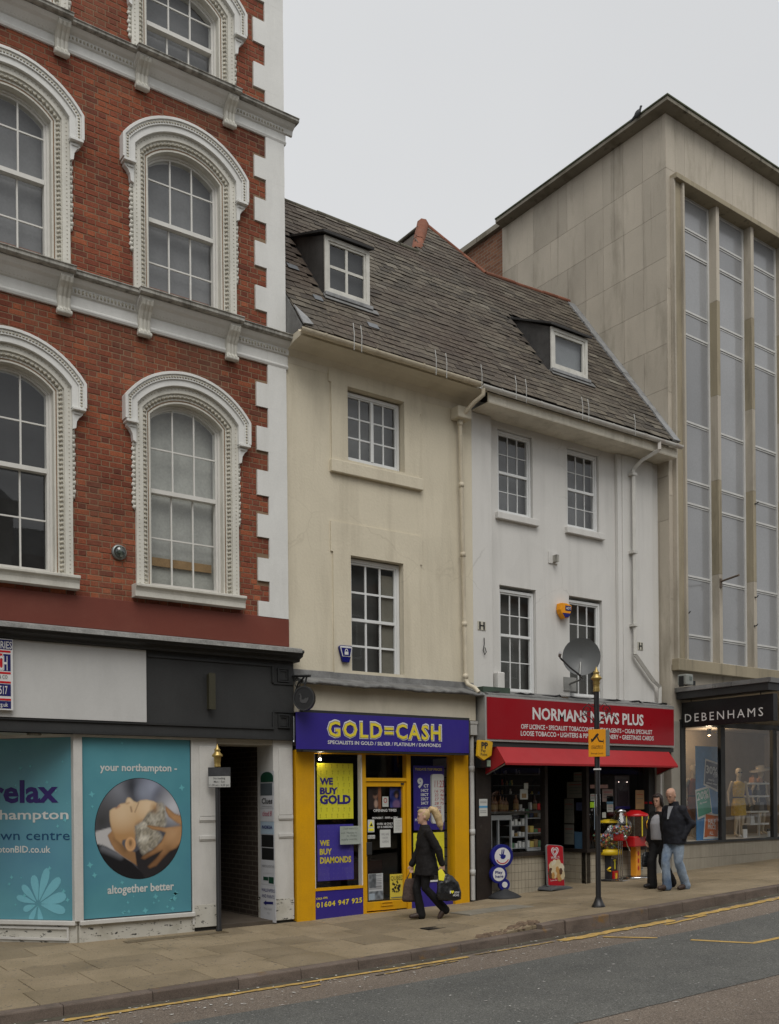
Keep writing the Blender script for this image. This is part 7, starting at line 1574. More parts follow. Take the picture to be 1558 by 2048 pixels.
def slabstone(par, fr, a, b, z0, z1, d=.0, th=.03, mat=None): return MB(fr).box(a+.003, b-.003, d-th, d, z0+.003, z1-.003).build('stone_panel', mat or m_stone, par)
ze_ = [FSW.z(1329, y) for y in (336, 421, 514, 601)]
rows_z = [ZT, FSW.z(1329, 336), FSW.z(1329, 421), FSW.z(1329, 514), FSW.z(1329, 601)]
h_ = (rows_z[1]-rows_z[4])/3
while rows_z[-1] > 8.2: rows_z.append(rows_z[-1]-h_)
vs_ = sorted(-FSW.s(x, y) for x, y in ((1035, 500), (1067, 470), (1101, 450), (1134, 440), (1170, 440), (1206, 420), (1246, 400), (1285, 360)))
rsw = random.Random(17)
for j in range(len(rows_z)-1):
    z1_, z0_ = rows_z[j], rows_z[j+1]; ys = [-.25]+[v for i, v in enumerate(vs_) if j > 0 or i % 2 == 0]+[YB]
    if j > 0 and rsw.random() < .6: ys.pop(rsw.randrange(1, len(ys)-1))
    for a, b in zip(ys[:-1], ys[1:]): slabstone(cw_, FSW, -b, -a, z0_, z1_)
slabstone(cw_, FSW, -.0, .25, 0, rows_z[-1]); slabstone(cw_, FSW, -.3, 0, 2.9, rows_z[-1])
# front: corner strip and frieze
zz = rows_z[:2]+[12.2, 10.1, 8.0, 5.9, 4.55]
for a, b in zip(zz[:-1], zz[1:]): slabstone(cw_, FB, 0.0, .30, b, a)
fx = [.30, .62, 1.35, 2.3, 3.25, 4.2, 5.2, 6.2, 7.2, 8.2]
for a, b in zip(fx[:-1], fx[1:]): slabstone(cw_, FB, a, b, 14.42, ZT)
# roof edge
nrm_ = FB.n; A0 = Vector((XD-.26, -.51, 0)); A1 = FB.p(8.3, .27, 0); B1 = FB.p(8.3, -6, 0); B0 = Vector((XD-.26, YB-.05, 0))
def slab_poly(mb, pts, z0, z1):
    n = len(pts); mb.add([Vector((p.x, p.y, z0)) for p in pts]+[Vector((p.x, p.y, z1)) for p in pts], [(i, (i+1) % n, n+(i+1) % n, n+i) for i in range(n)]+[tuple(range(n))[::-1], tuple(range(n, 2*n))]); return mb
I0 = Vector((XD+.01, -.25, 0)); mb = MB(); n4 = [A0, A1, B1, B0]; lo = [Vector((XD-.04, -.30, 0)), FB.p(8.3, .05, 0), B1, Vector((XD-.04, YB-.05, 0))]
mb.add([Vector((p.x, p.y, 15.735)) for p in lo]+[Vector((p.x, p.y, 15.76)) for p in n4]+[Vector((p.x, p.y, 15.84)) for p in n4], [(i, (i+1) % 4, 4+(i+1) % 4, 4+i) for i in range(4)]+[(4+i, 4+(i+1) % 4, 8+(i+1) % 4, 8+i) for i in range(4)]+[(3, 2, 1, 0), (8, 9, 10, 11)])
mb.build('roof_edge', m_eave, ds, .006)
mb = MB(); slab_poly(mb, [A0+Vector((-.02, -.02, 0)), A1+Vector((0, -.02, 0)), B1, B0+Vector((-.02, 0, 0))], 15.84, 15.87); mb.build('roof_sheet', M('mossy_edge', (.075, .085, .045), .9, .4, 3), ds)
# rear brick part
def brick_plain():
    t = NT('rear_brick'); bt = t.n('ShaderNodeTexBrick'); bt.inputs['Color1'].default_value = (.16, .065, .035, 1); bt.inputs['Color2'].default_value = (.24, .11, .06, 1); bt.inputs['Mortar'].default_value = (.2, .17, .13, 1); bt.inputs['Scale'].default_value = 1; bt.inputs['Brick Width'].default_value = .23; bt.inputs['Row Height'].default_value = .08; bt.inputs['Mortar Size'].default_value = .008
    cx_ = t.n('ShaderNodeCombineXYZ'); sx = t.n('ShaderNodeSeparateXYZ'); g = t.n('ShaderNodeNewGeometry'); t.l(g.outputs['Position'], sx.inputs[0]); t.l(sx.outputs[1], cx_.inputs[0]); t.l(sx.outputs[2], cx_.inputs[1]); t.l(cx_.outputs[0], bt.inputs['Vector']); return t.finish(bt.outputs['Color'], .9, bt.outputs['Fac'], -.4, .005)
MB().box(XD+.06, 22, -10, -YB-.01, 5, 15.80).build('rear_wall', brick_plain(), ds); MB().box(XD-.05, 22, -10, -YB-.02, 15.80, 15.93).build('rear_coping', m_eave, ds)
# glazing grid
dI = -.16
MB(FB).box(.43, 8.2, -.5, dI-.06, 4.6, 14.45).build('grid_back', m_dark, ds)
gj = MB(FB); gj.box(.16, .40, -.04, .07, 4.55, 14.40); gj.build('grid_jamb', m_stone2, ds, .008)
MB(FB).box(.12, .17, .0, .10, 4.55, 14.45).build('grid_jamb', m_stone, ds, .006); MB(FB).box(.37, .43, -.2, .13, 4.55, 14.42).build('grid_jamb', m_stone, ds, .006)
MB(FB).box(.12, 8.2, -.2, .17, 14.40, 14.51).build('grid_hood', m_stone2, ds, .01); MB(FB).box(.05, 8.2, -.25, .16, 4.44, 4.68).build('grid_ledge', m_stone2, ds, .01)
rowz = [4.74, 5.27, 6.50, 8.02, 8.50, 9.72, 11.54, 12.03, 13.27, 13.76, 14.42]; _f0 = FB.s(1434.5, 700, .05); _f1 = FB.s(1503.5, 700, .05); fins = [_f0+(_f1-_f0)*i for i in range(6)]
m_pane = M('grey_backed_glass', (0.265, 0.27, 0.275), .14, .12, .45, 30, .02, .6, rnd=.12); m_wfr = M('store_window_frame', (0.55, 0.55, 0.53), .4, .08, dirt=.2, dcol=(.2, .18, .14))
edges = [.43]+[v for f in fins for v in (f, f+.11)]+[8.2]
for f in fins:
    prev = 4.6; k_ = 0
    for zc_ in (6.6, 8.6, 10.4, 12.4, 14.42): MB(FB).box(f, f+.11, dI-.05, .05, prev, zc_-.003).build('stone_fin', m_stone2 if k_ % 2 else m_stone, ds, .004); prev = zc_; k_ += 1
rpn = random.Random(41)
for i in range(0, len(edges)-1, 2):
    a, b = edges[i], edges[i+1]
    fm = MB(FB); fm.box(b-.055, b, dI-.05, dI+.03, 4.68, 14.42); fm.box(a, a+.04, dI-.05, dI+.03, 4.68, 14.42)
    for z in rowz: fm.box(a, b, dI-.05, dI+.025, z-.03, z+.01); fm.box(a, b, dI-.05, dI+.012, z-.065, z-.04)
    fo = fm.build('window_frame', m_wfr, ds)
    for z0, z1 in zip(rowz[:-1], rowz[1:]):
        ti, tj = rpn.uniform(-.003, .003), rpn.uniform(-.004, .004); P = FB.p; mb = MB(FB); mb.add([P(a+.03, dI, z0), P(b-.04, dI+ti, z0), P(b-.04, dI+ti+tj, z1-.04), P(a+.03, dI+tj, z1-.04)], [(0, 1, 2, 3)]); mb.build('pane', m_pane, fo, fixn=False)
# lower part: stone band, pier, canopy, sign
for a, b in ((.0, .30), (.30, 1.75), (1.75, 3.4), (3.4, 5.0), (5, 6.6), (6.6, 8.2)): slabstone(cw_, FB, a, b, 3.42 if a > .2 else .3, 4.44, -.01)
MB(FB).box(.72, .82, -.008, .0, 4.19, 4.28).build('wall_vent', m_blk, ds)
can = MB(); slab_poly(can, [Vector((16.40, -.24, 0)), Vector((16.40, -2.40, 0)), Vector((24, -2.2, 0)), Vector((24, -.0, 0))], 4.0, 4.09); cano = can.build('canopy', M('canopy_metal', (.20, .20, .195), .45, .15, metal=.4, rnd=.1), ds)
mb = MB(); slab_poly(mb, [Vector((16.43, -.26, 0)), Vector((16.43, -2.36, 0)), Vector((16.85, -2.36, 0)), Vector((16.85, -.26, 0))], 3.86, 3.995); mb.build('canopy_skirt', m_black, cano)
mb = MB(); slab_poly(mb, [Vector((16.85, -.26, 0)), Vector((16.85, -2.30, 0)), Vector((24, -2.1, 0)), Vector((24, -.0, 0))], 3.93, 3.997); mb.build('canopy_soffit', M('soffit_beige', (.46, .43, .37), .7), cano)
for i in range(5): MB().box(16.392, 16.40, .30+.43*i, .30+.43*i+.42, 4.005, 4.085).build('edge_plate', M('canopy_plate', (.24, .24, .235), .35, .25, 3, metal=.4, rnd=.25), cano)
XSg = 16.58; sgn = MB().box(XSg, XSg+.14, .27, 2.36, 3.29, 3.80).build('projecting_sign', M('sign_gloss_black', (.010, .010, .011), .35, .1), ds, .004)
for y in (.45, 2.05): MB().tube([Vector((XSg+.07, -y, 3.80)), Vector((XSg+.07, -y, 3.9))], .01, 6).build('hanger', m_black, sgn)
FSg = Fr((XSg, 0, 0), u=(0, -1, 0), out=(-1, 0, 0)); ZDb = lambda x, y: (1320+x/4.655, 1320+y/4.655)
a, b = FSg.px(*ZDb(232, 580), .004); c, e = FSg.px(*ZDb(960, 483), .004); zt = FSg.z(*ZDb(232, 506), .004); letters(sgn, 'DEBENHAMS', FSg, a, c, b, zt, .004, flat('sign_white', (.75, .75, .73)), .0, slope=0, space=1.35)
# shop window
zsi, zto = .955, 3.40; posts = [.30, 1.66, 3.62, 5.4, 7.2]
MB(FB).box(.28, 8.2, -.06, .03, zsi-.05, zsi).build('window_sill', m_black, ds)
for p_ in posts: MB(FB).box(p_-.02, p_+.13, -.06, .03, zsi, zto).build('window_post', m_black, ds)
MB(FB).box(.28, 8.2, -.06, .03, zto-.05, zto+.06).build('window_head', m_black, ds); MB(FB).box(.0, .30, -.3, .0, .2, 3.42).build('pier', M('grey_render_pier', (.30, .285, .245), .8, .12), ds, .006)
for a, b in zip(posts[:-1], posts[1:]): MB(FB).sheet(rect(a+.13, b-.02, zsi, zto-.05), [], -.01).build('window_pane', m_glass, ds, fixn=False)
rb2 = MB(FB).box(.28, 8.2, -.3, -.012, .0, zsi-.05).build('stall_riser', m_grout, ds)
mrib = M('ribbed_tile', (.34, .31, .25), .5, .08, 3, 40, .1, rnd=.05, dirt=.2, dcol=(.15, .12, .08)); tm = MB(FB)
for k in range(7): tm.box(.0+k*.03, .0+k*.03+.024, -.012, -.002, 0, .29)
me_, o_ = tm.mesh('ribbed_tile', mrib); off = o_-FB.O
for j in range(3):
    for i in range(20): link('ribbed_tile', me_, rb2, FB.p(.30+i*.213, 0, zsi-.05-.297*(j+1)+.004)+off)
m_bei = M('display_beige', (.30, .245, .18), .8, .1)
mb = MB(FB); mb.box(.3, 8.2, -1.75, -1.70, .8, 3.5); mb.box(.30, .34, -1.7, -.08, .8, 3.5); mb.box(6.0, 6.04, -1.7, -.08, .8, 3.5); mb.build('display_wall', m_bei, ds); MB(FB).box(.3, 8.2, -1.7, -.06, zsi-.2, zsi).build('display_floor', M('display_white', (.5, .48, .44), .5), ds); MB(FB).box(.3, 8.2, -1.7, -.06, 3.42, 3.48).build('display_ceiling', m_bei, ds)
for s, d, lb in ((.75, -1.2, 'warm spot lamp over the blue banner window'), (2.7, -1.0, 'warm spot lamp over the yellow dress window')):
    t = thing('display_lamp', FB.p(s, d, 3.3), lb, 'lamp'); MB(FB).lathe(FB.p(s, d, 3.27), [(.03, 0), (.05, .06), (.05, .14), (.0, .15)], 14).build('housing', m_black, t); MB(FB).lathe(FB.p(s, d, 3.26), [(0, 0), (.028, .004), (.028, .012)], 12).build('lens', emis('warm_lens', (1, .7, .4), 10), t)
    pl = bpy.data.lights.new('spot_glow', 'POINT'); pl.energy = 15; pl.color = (1, .78, .55); pl.shadow_soft_size = .05; po = bpy.data.objects.new('spot_glow', pl); COL.objects.link(po); po.parent = t; po.location = (0, 0, -.12)
# banner with cards
bn = thing('sale_banner', FB.p(.9, -.2, zsi), 'tall blue sale banner with tilted discount cards in the store window', 'banner')
def dbp(x, y, d): return FB.px(*ZDb(x, y), d)
s0, _ = dbp(340, 1300, -.18); s1, _ = dbp(560, 1300, -.18); _, z1 = dbp(450, 805, -.18); MB(FB).box(s0, s1, -.20, -.18, zsi, z1).build('sheet', M('banner_blue', (.05, .20, .44), .5, .25, 1.5, 8), bn)
def card(pts, mat, txts):
    q = [dbp(x, y, -.16) for x, y in pts]; MB(FB).poly(q, -.175, -.168).build('card_border', m_wht, bn); cx_ = sum(p[0] for p in q)/4; cz_ = sum(p[1] for p in q)/4+.012; MB(FB).poly([(cx_+(a-cx_)*.9, cz_+(b-cz_)*.86) for a, b in q], -.168, -.165).build('card_face', mat, bn)
    for s, x0, x1, yb0, yb1, h, bo in txts: a, b = dbp(x0, yb0, -.162); c, e = dbp(x1, yb1, -.162); letters(bn, s, FB, a, c, b, dbp(x0, yb0-h, -.162)[1], -.163, m_wht, bo+.02, slope=e-b)
card([(410, 1165), (540, 1228), (553, 960), (427, 918)], M('card_ink', (.02, .02, .045), .5), [('30%', 430, 535, 1050, 1075, 70, .0), ('OFF', 500, 538, 1090, 1098, 25, 0), ("men's", 452, 505, 1120, 1132, 22, 0), ('casual wear', 432, 535, 1148, 1168, 18, 0)])
card([(355, 1487), (490, 1430), (458, 1172), (333, 1210)], M('card_green', (.07, .30, .22), .5), [('20%', 345, 450, 1310, 1275, 70, 0), ('OFF', 415, 455, 1300, 1290, 22, 0), ('day wear', 370, 440, 1345, 1325, 20, 0)])
card([(408, 1668), (545, 1660), (553, 1440), (425, 1418)], M('card_orange', (.50, .12, .03), .5), [('HALF', 450, 518, 1525, 1530, 45, 0), ('PRICE', 447, 520, 1572, 1575, 40, 0), ('ALL', 462, 497, 1625, 1627, 30, 0), ('swimwear', 442, 510, 1650, 1652, 16, 0)])
# mannequins and shelf
m_mann = M('mannequin_cream', (.50, .42, .31), .35, .05); m_dress = M('yellow_dress', (.55, .36, .05), .7, .25, 6, 40, .2, dirt=.5, dcol=(.45, .42, .34), dst=(1, 1, 1), dsc=14)
JM = dict(eL=(-.24, -.03, 1.13), wL=(-.26, .04, .90), eR=(.25, -.05, 1.13), wR=(.29, .05, .92), kL=(-.09, .03, .50), aL=(-.07, .0, .09), tL=(-.08, .14, .04), kR=(.08, .06, .50), aR=(.12, .05, .09), tR=(.14, .19, .04))
def mannequin(s, d, h, face, lab, dress, hemz, hat=None):
    p = FB.p(s, d, zsi); g = Fig('mannequin', p, h, face, lab, 'mannequin'); g.body(JM, m_mann, .011)
    if dress:
        mb = MB(); loft(mb, [g.ring(0, 0, hemz, .19, .16), g.ring(0, 0, .85, .185, .15), g.ring(0, 0, 1.03, .14, .105), g.ring(0, 0, 1.2, .16, .125), g.ring(0, 0, 1.36, .165, .11), g.ring(0, 0, 1.43, .09, .07)]); grow(mb, 'dress', dress, g.t, .013, .02); mb = MB(); loft(mb, [g.ring(0, 0, 1.00, .152, .117), g.ring(0, 0, 1.03, .150, .115)]); mb.build('belt', m_blk, g.t)
    return g
sm1 = dbp(735, 1640, -.55)[0]; g = mannequin(sm1, -.55, 1.55, math.radians(-120), 'cream mannequin in a yellow belted dress and sunglasses', m_dress, .55)
p, R, F, U = g.hd; H = lambda x, y, z: p+(R*x+F*y+U*z)*g.k; mb = MB(); ellips(mb, H(-.033, .088, .118), (R*.030*g.k, F*.01, U*.02*g.k)); ellips(mb, H(.033, .088, .118), (R*.030*g.k, F*.01, U*.02*g.k)); mb.build('sunglasses', m_blk, g.t)
sm2 = dbp(935, 1620, -.95)[0]; g = mannequin(sm2, -.95, 1.58, math.radians(-100), 'cream mannequin in a pale wide brimmed hat behind the white shelves', M('navy_dress', (.03, .035, .06), .7), .62)
p, R, F, U = g.hd; mb = MB(); mb.lathe(p+U*.19*g.k, [(.24, -.02), (.26, .0), (.11, .02), (.10, .09), (.0, .11)], 24, U+R*.25); mb.build('hat', M('straw_pale', (.55, .5, .42), .8), g.t)
sm3 = dbp(315, 1560, -.8)[0]; g = mannequin(sm3, -.8, 1.62, math.radians(-100), 'brown clothed mannequin half hidden by the blue banner', M('rust_dress', (.22, .07, .03), .7), .35)
su = thing('display_shelves', FB.p(dbp(910, 1530, -.5)[0], -.5, zsi), 'white display shelves of hats and bags in the store window', 'shelves')
for y in (1150, 1270, 1415, 1530): a, z = dbp(822, y, -.5); c, _ = dbp(1000, y, -.5); MB(FB).box(a, c, -.75, -.45, z-.02, z+.02).build('shelf', m_wht, su, .004)
a, z = dbp(822, 1530, -.5); c, _ = dbp(1000, 1530, -.5); mb = MB(FB); [mb.box(q, q+.03, -.74, -.70, zsi, dbp(822, 1150, -.5)[1]) for q in (a, c-.03)]; mb.build('upright', m_wht, su)
for x, y, m_, w_, h__ in ((860, 1260, m_navy, .14, .13), (935, 1260, m_blk, .2, .12), (870, 1405, m_blk, .16, .12), (960, 1405, M('bag_grey', (.1, .1, .11), .5), .2, .2), (880, 1520, m_wht, .16, .16), (945, 1520, M('bag_white', (.5, .48, .45), .5), .12, .14), (905, 1140, M('bag_tan', (.4, .2, .1), .5), .14, .12), (960, 1140, M('bag_tan', (.4, .2, .1), .5), .14, .1)):
    a, z = dbp(x-20, y, -.5); mb = MB(FB); mb.poly([(a, z), (a+w_, z), (a+w_*.85, z+h__), (a+w_*.15, z+h__)], -.66, -.54); mb.ftube([(a+w_*.3, -.6, z+h__), (a+w_*.35, -.6, z+h__*1.4), (a+w_*.65, -.6, z+h__*1.4), (a+w_*.7, -.6, z+h__)], .008, 5); mb.build('handbag', m_, su)
for x in (795, 1023): a, z = dbp(x-18, 1640, -.2); c, z1 = dbp(x+18, 1535 if x < 900 else 1570, -.2); t = thing('price_ticket', FB.p((a+c)/2, -.2, zsi), 'white price ticket stand '+('left of' if x < 900 else 'right of')+' the white display shelves', 'ticket'); MB(FB).box(a, c, -.22, -.2, zsi, (z+z1)/2+.03).build('card', m_wht, t); MB(FB).box(a, c, -.225, -.205, (z+z1)/2+.03, z1).build('photo_card', m_blk, t)
# fittings on the store
fp = thing('flag_bracket', FB.p(1.72, .05, 6.4), 'rusty flagpole socket bracket slanting from a stone fin', 'bracket'); a, z = FB.px(1442, 1163, .06); tip = FB.px(1478, 1150, .55); mb = MB(FB); mb.ftube([(a, .05, z), (tip[0], .55, tip[1])], .022, 8); mb.build('arm', M('rusty_iron', (.13, .10, .075), .7, .2), fp); MB(FB).box(a-.04, a+.03, .05, .075, z-.12, z+.06).build('plate', MATS['rusty_iron'], fp)
fb2 = thing('floodlight', Vector((16.6, -.5, 4.09)), 'small grey floodlight box standing on the store canopy', 'light'); a, z = FB.px(1370, 1372, .25); MB(FB).box(a-.11, a+.13, .15, .36, 4.12, 4.34).build('case', M('flood_grey', (.22, .23, .21), .5), fb2, .02); MB(FB).box(a+.0, a+.07, .36, .37, 4.22, 4.29).build('lens', m_ink, fb2); MB(FB).box(a-.13, a-.10, .2, .3, 4.09, 4.3).build('yoke', m_blk, fb2)
for x, y in ((1374, 1227), (1510, 1008), (1510, 1195), (1509, 1252)):
    a, z = FB.px(x, y, .05); t = thing('pipe_stub', FB.p(a, .05, z), 'small dark fixing hook on the stone fin'+{1227: ' near the corner, low down', 1008: ', highest of the three on the second fin', 1195: ', middle of the three on the second fin', 1252: ', lowest of the three on the second fin'}[y], 'hook'); MB(FB).ftube([(a, .04, z), (a, .10, z), (a+.03, .11, z+.04)], .012, 6).build('hook', m_blk, t); MB(FB).lathe(FB.p(a, .05, z), [(.02, 0), (.02, .008)], 10, FB.n).build('rose', m_blk, t)
# ================================================================ STREET FURNITURE
m_post = M('post_black', (.016, .016, .017), .4, .15, 5, 50, .1, .5); m_gold = M('gold_finial', (.42, .30, .10), .35, .15, 8, 50, .1, .5, metal=.6)
def finial(par, base, h, rmax):
    pr = [(.55, 0), (.60, .04), (.55, .08), (.55, .22), (.62, .25), (.60, .36), (.68, .42), (1.0, .46), (.92, .52), (.62, .60), (.45, .68), (.62, .72), (.40, .78), (.22, .86), (.08, .95), (0, 1.0)]
    MB().lathe(base, [(r*rmax, z*h) for r, z in pr], 20).build('finial', m_gold, par)
L0_ = G(1197, 1814); FLp = Fr((L0_.x, L0_.y, 0)); lz = lambda y: FLp.px(1198, y)[1]
lamp = thing('street_post', L0_, 'tall black post with a gold finial and flared foot near the kerb', 'post')
r0 = .041; top = lz(1380); MB().lathe(L0_, [(r0, .12), (r0, top-L0_.z)], 16).build('shaft', m_post, lamp); MB().lathe(L0_, [(.105, 0), (.105, .02), (.085, .05), (.062, .10), (.050, .135), (.050, .15)], 20).build('foot', m_post, lamp)
MB().lathe(Vector((L0_.x, L0_.y, top)), [(.052, -.03), (.052, .01)], 16).build('collar', m_gold, lamp); finial(lamp, Vector((L0_.x, L0_.y, top)), lz(1333)-top, .088)
fc = Vector((CAMP.x-L0_.x, CAMP.y-L0_.y, 0)).normalized(); rgt = Vector((-fc.y, fc.x, 0)); FC = Fr((L0_.x, L0_.y, 0), u=tuple(rgt)); 
def spiral(c, r0_, r1, turns, dirn, start): return [(c[0]+dirn*math.cos(start+6.2832*turns*i/22)*(r0_+(r1-r0_)*i/22), .0, c[1]+math.sin(start+6.2832*turns*i/22)*(r0_+(r1-r0_)*i/22)) for i in range(23)]
for sg, nm in ((-1, 'scroll'), (1, 'scroll')):
    mb = MB(FC); z = lz(1432); mb.ftube([(sg*.04, 0, z-.10), (sg*.10, 0, z-.02), (sg*.20, 0, z+.02), (sg*.30, 0, z-.04), (sg*.27, 0, z-.10)], .008, 5); mb.ftube(spiral((sg*.14, z+.10), .08, .015, 1.4, sg, -1.6), .007, 5); mb.ftube([(sg*.04, 0, z+.14), (sg*.12, 0, z+.20), (sg*.20, 0, z+.12), (sg*.16, 0, z+.05)], .007, 5); mb.build(nm, m_post, lamp)
cc_ = thing('camera_sign', L0_+Vector((0, 0, 2.3)), 'orange surveillance camera sign strapped to the black post', 'sign'); s0, s1 = FC.s(1177, 1486, .06), FC.s(1211.5, 1486, .06); z0, z1 = FC.z(1195, 1513.5, .06), FC.z(1195, 1458.5, .06)
MB(FC).box(s0, s1, .055, .062, z0, z1).build('panel', M('sign_orange', lin(222, 150, 24), .4), cc_, .003)
def cs(u, v): return (s0+(s1-s0)*u, z0+(z1-z0)*v)
mb = MB(FC); mb.poly([cs(.17, .60), cs(.22, .54), cs(.52, .74), cs(.60, .80), cs(.55, .86), cs(.45, .82)], .062, .066); mb.poly([cs(.14, .63), cs(.18, .53), cs(.24, .56), cs(.20, .67)], .062, .0655); mb.poly([cs(.50, .70), cs(.60, .55), cs(.86, .53), cs(.86, .48), cs(.88, .48), cs(.88, .62), cs(.85, .62), cs(.85, .57), cs(.62, .60), cs(.55, .74)], .062, .0653); mb.build('camera_mark', m_blk, cc_)
for v, t_ in ((.36, 'CCTV CAMERAS IN'), (.29, 'OPERATION'), (.10, 'Borough Council')): a = cs(.16, v); b = cs(.84, v); letters(cc_, t_, FC, a[0], b[0], a[1], a[1]+.022, .065, m_blk, 0)
MB(FC).box(s1-.02, s1+.06, -.06, .05, z0+.01, z1-.01).build('backing_box', M('sign_back_grey', (.15, .17, .17), .5), cc_, .006); 
for v in (.1, .9): MB(FC).box(-.05, .05, -.05, .056, cs(0, v)[1]-.012, cs(0, v)[1]+.012).build('strap', m_chrome, cc_)
bd_ = thing('plastic_wrap', L0_+Vector((0, 0, 1.3)), 'clear plastic sleeve wrapped round the black post at chest height', 'sleeve'); MB().lathe(Vector((L0_.x, L0_.y, lz(1632))), [(.047, 0), (.049, .05), (.047, lz(1588)-lz(1632))], 14).build('sleeve', glass('plastic_film', 3.5, (.8, .8, .8)), bd_); MB(FC).box(-.055, .06, .03, .05, lz(1540), lz(1537)).build('tie', m_wht, bd_)
MB(FC).box(-.05, -.045, -.02, .02, lz(1660), lz(1600)).build('label_strip', M('pale_strip', (.3, .38, .45), .5), bd_)
N0 = G(438, 1862); FN = Fr((N0.x, N0.y, 0), u=tuple(rgt)); nz = lambda y: FN.px(437, y)[1]
npst = thing('sign_post', N0, 'slim black post with a gold finial beside the dark passage', 'post'); MB().lathe(N0, [(.045, 0), (.045, .03), (.036, .05), (.036, nz(1533)-N0.z)], 14).build('shaft', m_post, npst); finial(npst, Vector((N0.x, N0.y, nz(1534))), nz(1487)-nz(1534), .082)
nl = thing('loading_sign', N0+Vector((0, 0, 2)), 'small no loading plate with a black upper half on the slim post', 'sign'); s0, s1 = FN.s(416, 1555, .05), FN.s(461, 1555, .05); za, zb, zc_ = FN.z(438, 1575, .05), FN.z(438, 1552.5, .05), FN.z(438, 1534.5, .05)
MB(FN).box(s0, s1, .038, .046, za, zc_).build('plate', m_blk, nl); MB(FN).box(s0+.006, s1-.006, .045, .048, za+.006, zb).build('white_field', flat('plate_grey_white', (.42, .42, .40)), nl); MB(FN).box(s0+.004, s1-.004, .045, .0475, zb+.006, zc_-.004).build('black_field', M('reflective_black', (.03, .03, .032), .2, .5, 6), nl)
for i, (t_, a, b) in enumerate((('No loading', .24, .76), ('Mon - Sun', .26, .74), ('11.00 am - 6.00 pm', .06, .94))): zq = zb-(zb-za)*(.27+.30*i); letters(nl, t_, FN, s0+(s1-s0)*a, s0+(s1-s0)*b, zq, zq+.03, .0495, m_blk, .005)
# pigeon on the roof edge
FPg = Fr((15.95, 0, 0), u=(0, -1, 0), out=(-1, 0, 0)); s_, z_ = FPg.px(1275, 236); pp = FPg.p(s_, 0, 15.737); pg = thing('pigeon', pp, 'dark pigeon perched on the roof edge of the stone store', 'bird')
mb = MB(); u_ = Vector((.25, -.95, 0)).normalized(); U_ = Vector((0, 0, 1)); S_ = u_.cross(U_)
ellips(mb, pp+U_*.17, (u_*.10+U_*.09, S_*.075, U_*.075-u_*.05)); limb(mb, [pp+U_*.21+u_*.06, pp+U_*.29+u_*.10, pp+U_*.33+u_*.11], [.05, .035, .036]); ellips(mb, pp+U_*.345+u_*.115, (u_*.042, S_*.033, U_*.034)); mb.tube([pp+U_*.34+u_*.15, pp+U_*.325+u_*.185], [.011, .004], 6); mb.tube([pp+U_*.13-u_*.06, pp+U_*.04-u_*.20, pp+U_*.02-u_*.26], [.055, .035, .025], 8)
for q in (-.03, .03): mb.tube([pp+U_*.12+S_*q, pp+S_*q+U_*.0, pp+S_*q+u_*.04+U_*.004], [.012, .008, .006], 6)
mb.v = [pp+(v-pp)*.66 for v in mb.v]
grow(mb, 'body', M('pigeon_grey', (.045, .048, .052), .6, .2, 20), pg, .009, 0, 1)
# ================================================================ PEOPLE
m_coat = M('black_coat', (.008, .0065, .0065), .85, .15, 6, 50, .3); m_blkt = M('black_trousers', (.007, .0065, .007), .85, .15, 6, 50, .2); m_brsh = M('brown_leather', (.05, .032, .024), .55, .15, 8, 50, .2); m_blond = M('blond_hair', (.52, .38, .20), .55, .25, 30, 90, .5, dirt=.4, dcol=(.28, .18, .08), dst=(1, 1, .3), dsc=25)
m_navyj = M('navy_jacket', (.008, .009, .014), .8, .15, 6, 50, .3); m_dkh = M('dark_hair', (.022, .014, .012), .5, .2, 30, 90, .4)
def jeans():
    t = NT('washed_jeans'); c = t.mix(t.ramp(t.noise(3.2, 4, (1, 1, .6)), [(.38, 0), (.66, 1)]), (.075, .115, .185), (.27, .33, .40)); c = t.mix(1.0, c, t.ramp(t.noise(120, 2), [(.3, .8), (.7, 1.2)]), 'MULTIPLY'); return t.finish(c, .9, t.noise(150, 2), .3, .003, .2)
m_jean = jeans()
# blonde woman walking left past the yellow shop
w0 = G(852, 1838); A = Fig('person', w0, 1.68, math.radians(160), 'woman with a blond ponytail in a black coat carrying a black bag', 'person')
J = dict(eL=(-.255, -.14, 1.10), wL=(-.235, -.20, .88), hL=(0, -.12, -1), eR=(.25, .03, 1.10), wR=(.22, .16, .86), hR=(0, .1, -1), kR=(.08, .13, .49), aR=(.07, .06, .09), tR=(.075, .21, .045), kL=(-.08, .03, .50), aL=(-.09, -.27, .17), tL=(-.095, -.20, .045))
A.body(J, m_skin2, head=(0, .03, 1.515), turn=math.radians(-6)); A.face((.05, .05, .06), (.35, .10, .09))
mb = MB(); loft(mb, [A.ring(0, -.02, .70, .215, .20), A.ring(0, -.02, .86, .20, .175), A.ring(0, -.01, 1.02, .175, .145), A.ring(0, 0, 1.2, .18, .14), A.ring(0, -.01, 1.36, .18, .115), A.ring(0, 0, 1.44, .11, .085), A.ring(0, .0, 1.50, .075, .075)]); A.sleeves(mb, .075, .064, .056, .97); grow(mb, 'coat', m_coat, A.t, .012, .034)
A.trousers(m_blkt, .085, .068, .066, .012, flare=.072); A.shoes(m_brsh)
p, R, F, U = A.hd; k = A.k; H = lambda x, y, z: p+(R*x+F*y+U*z)*k
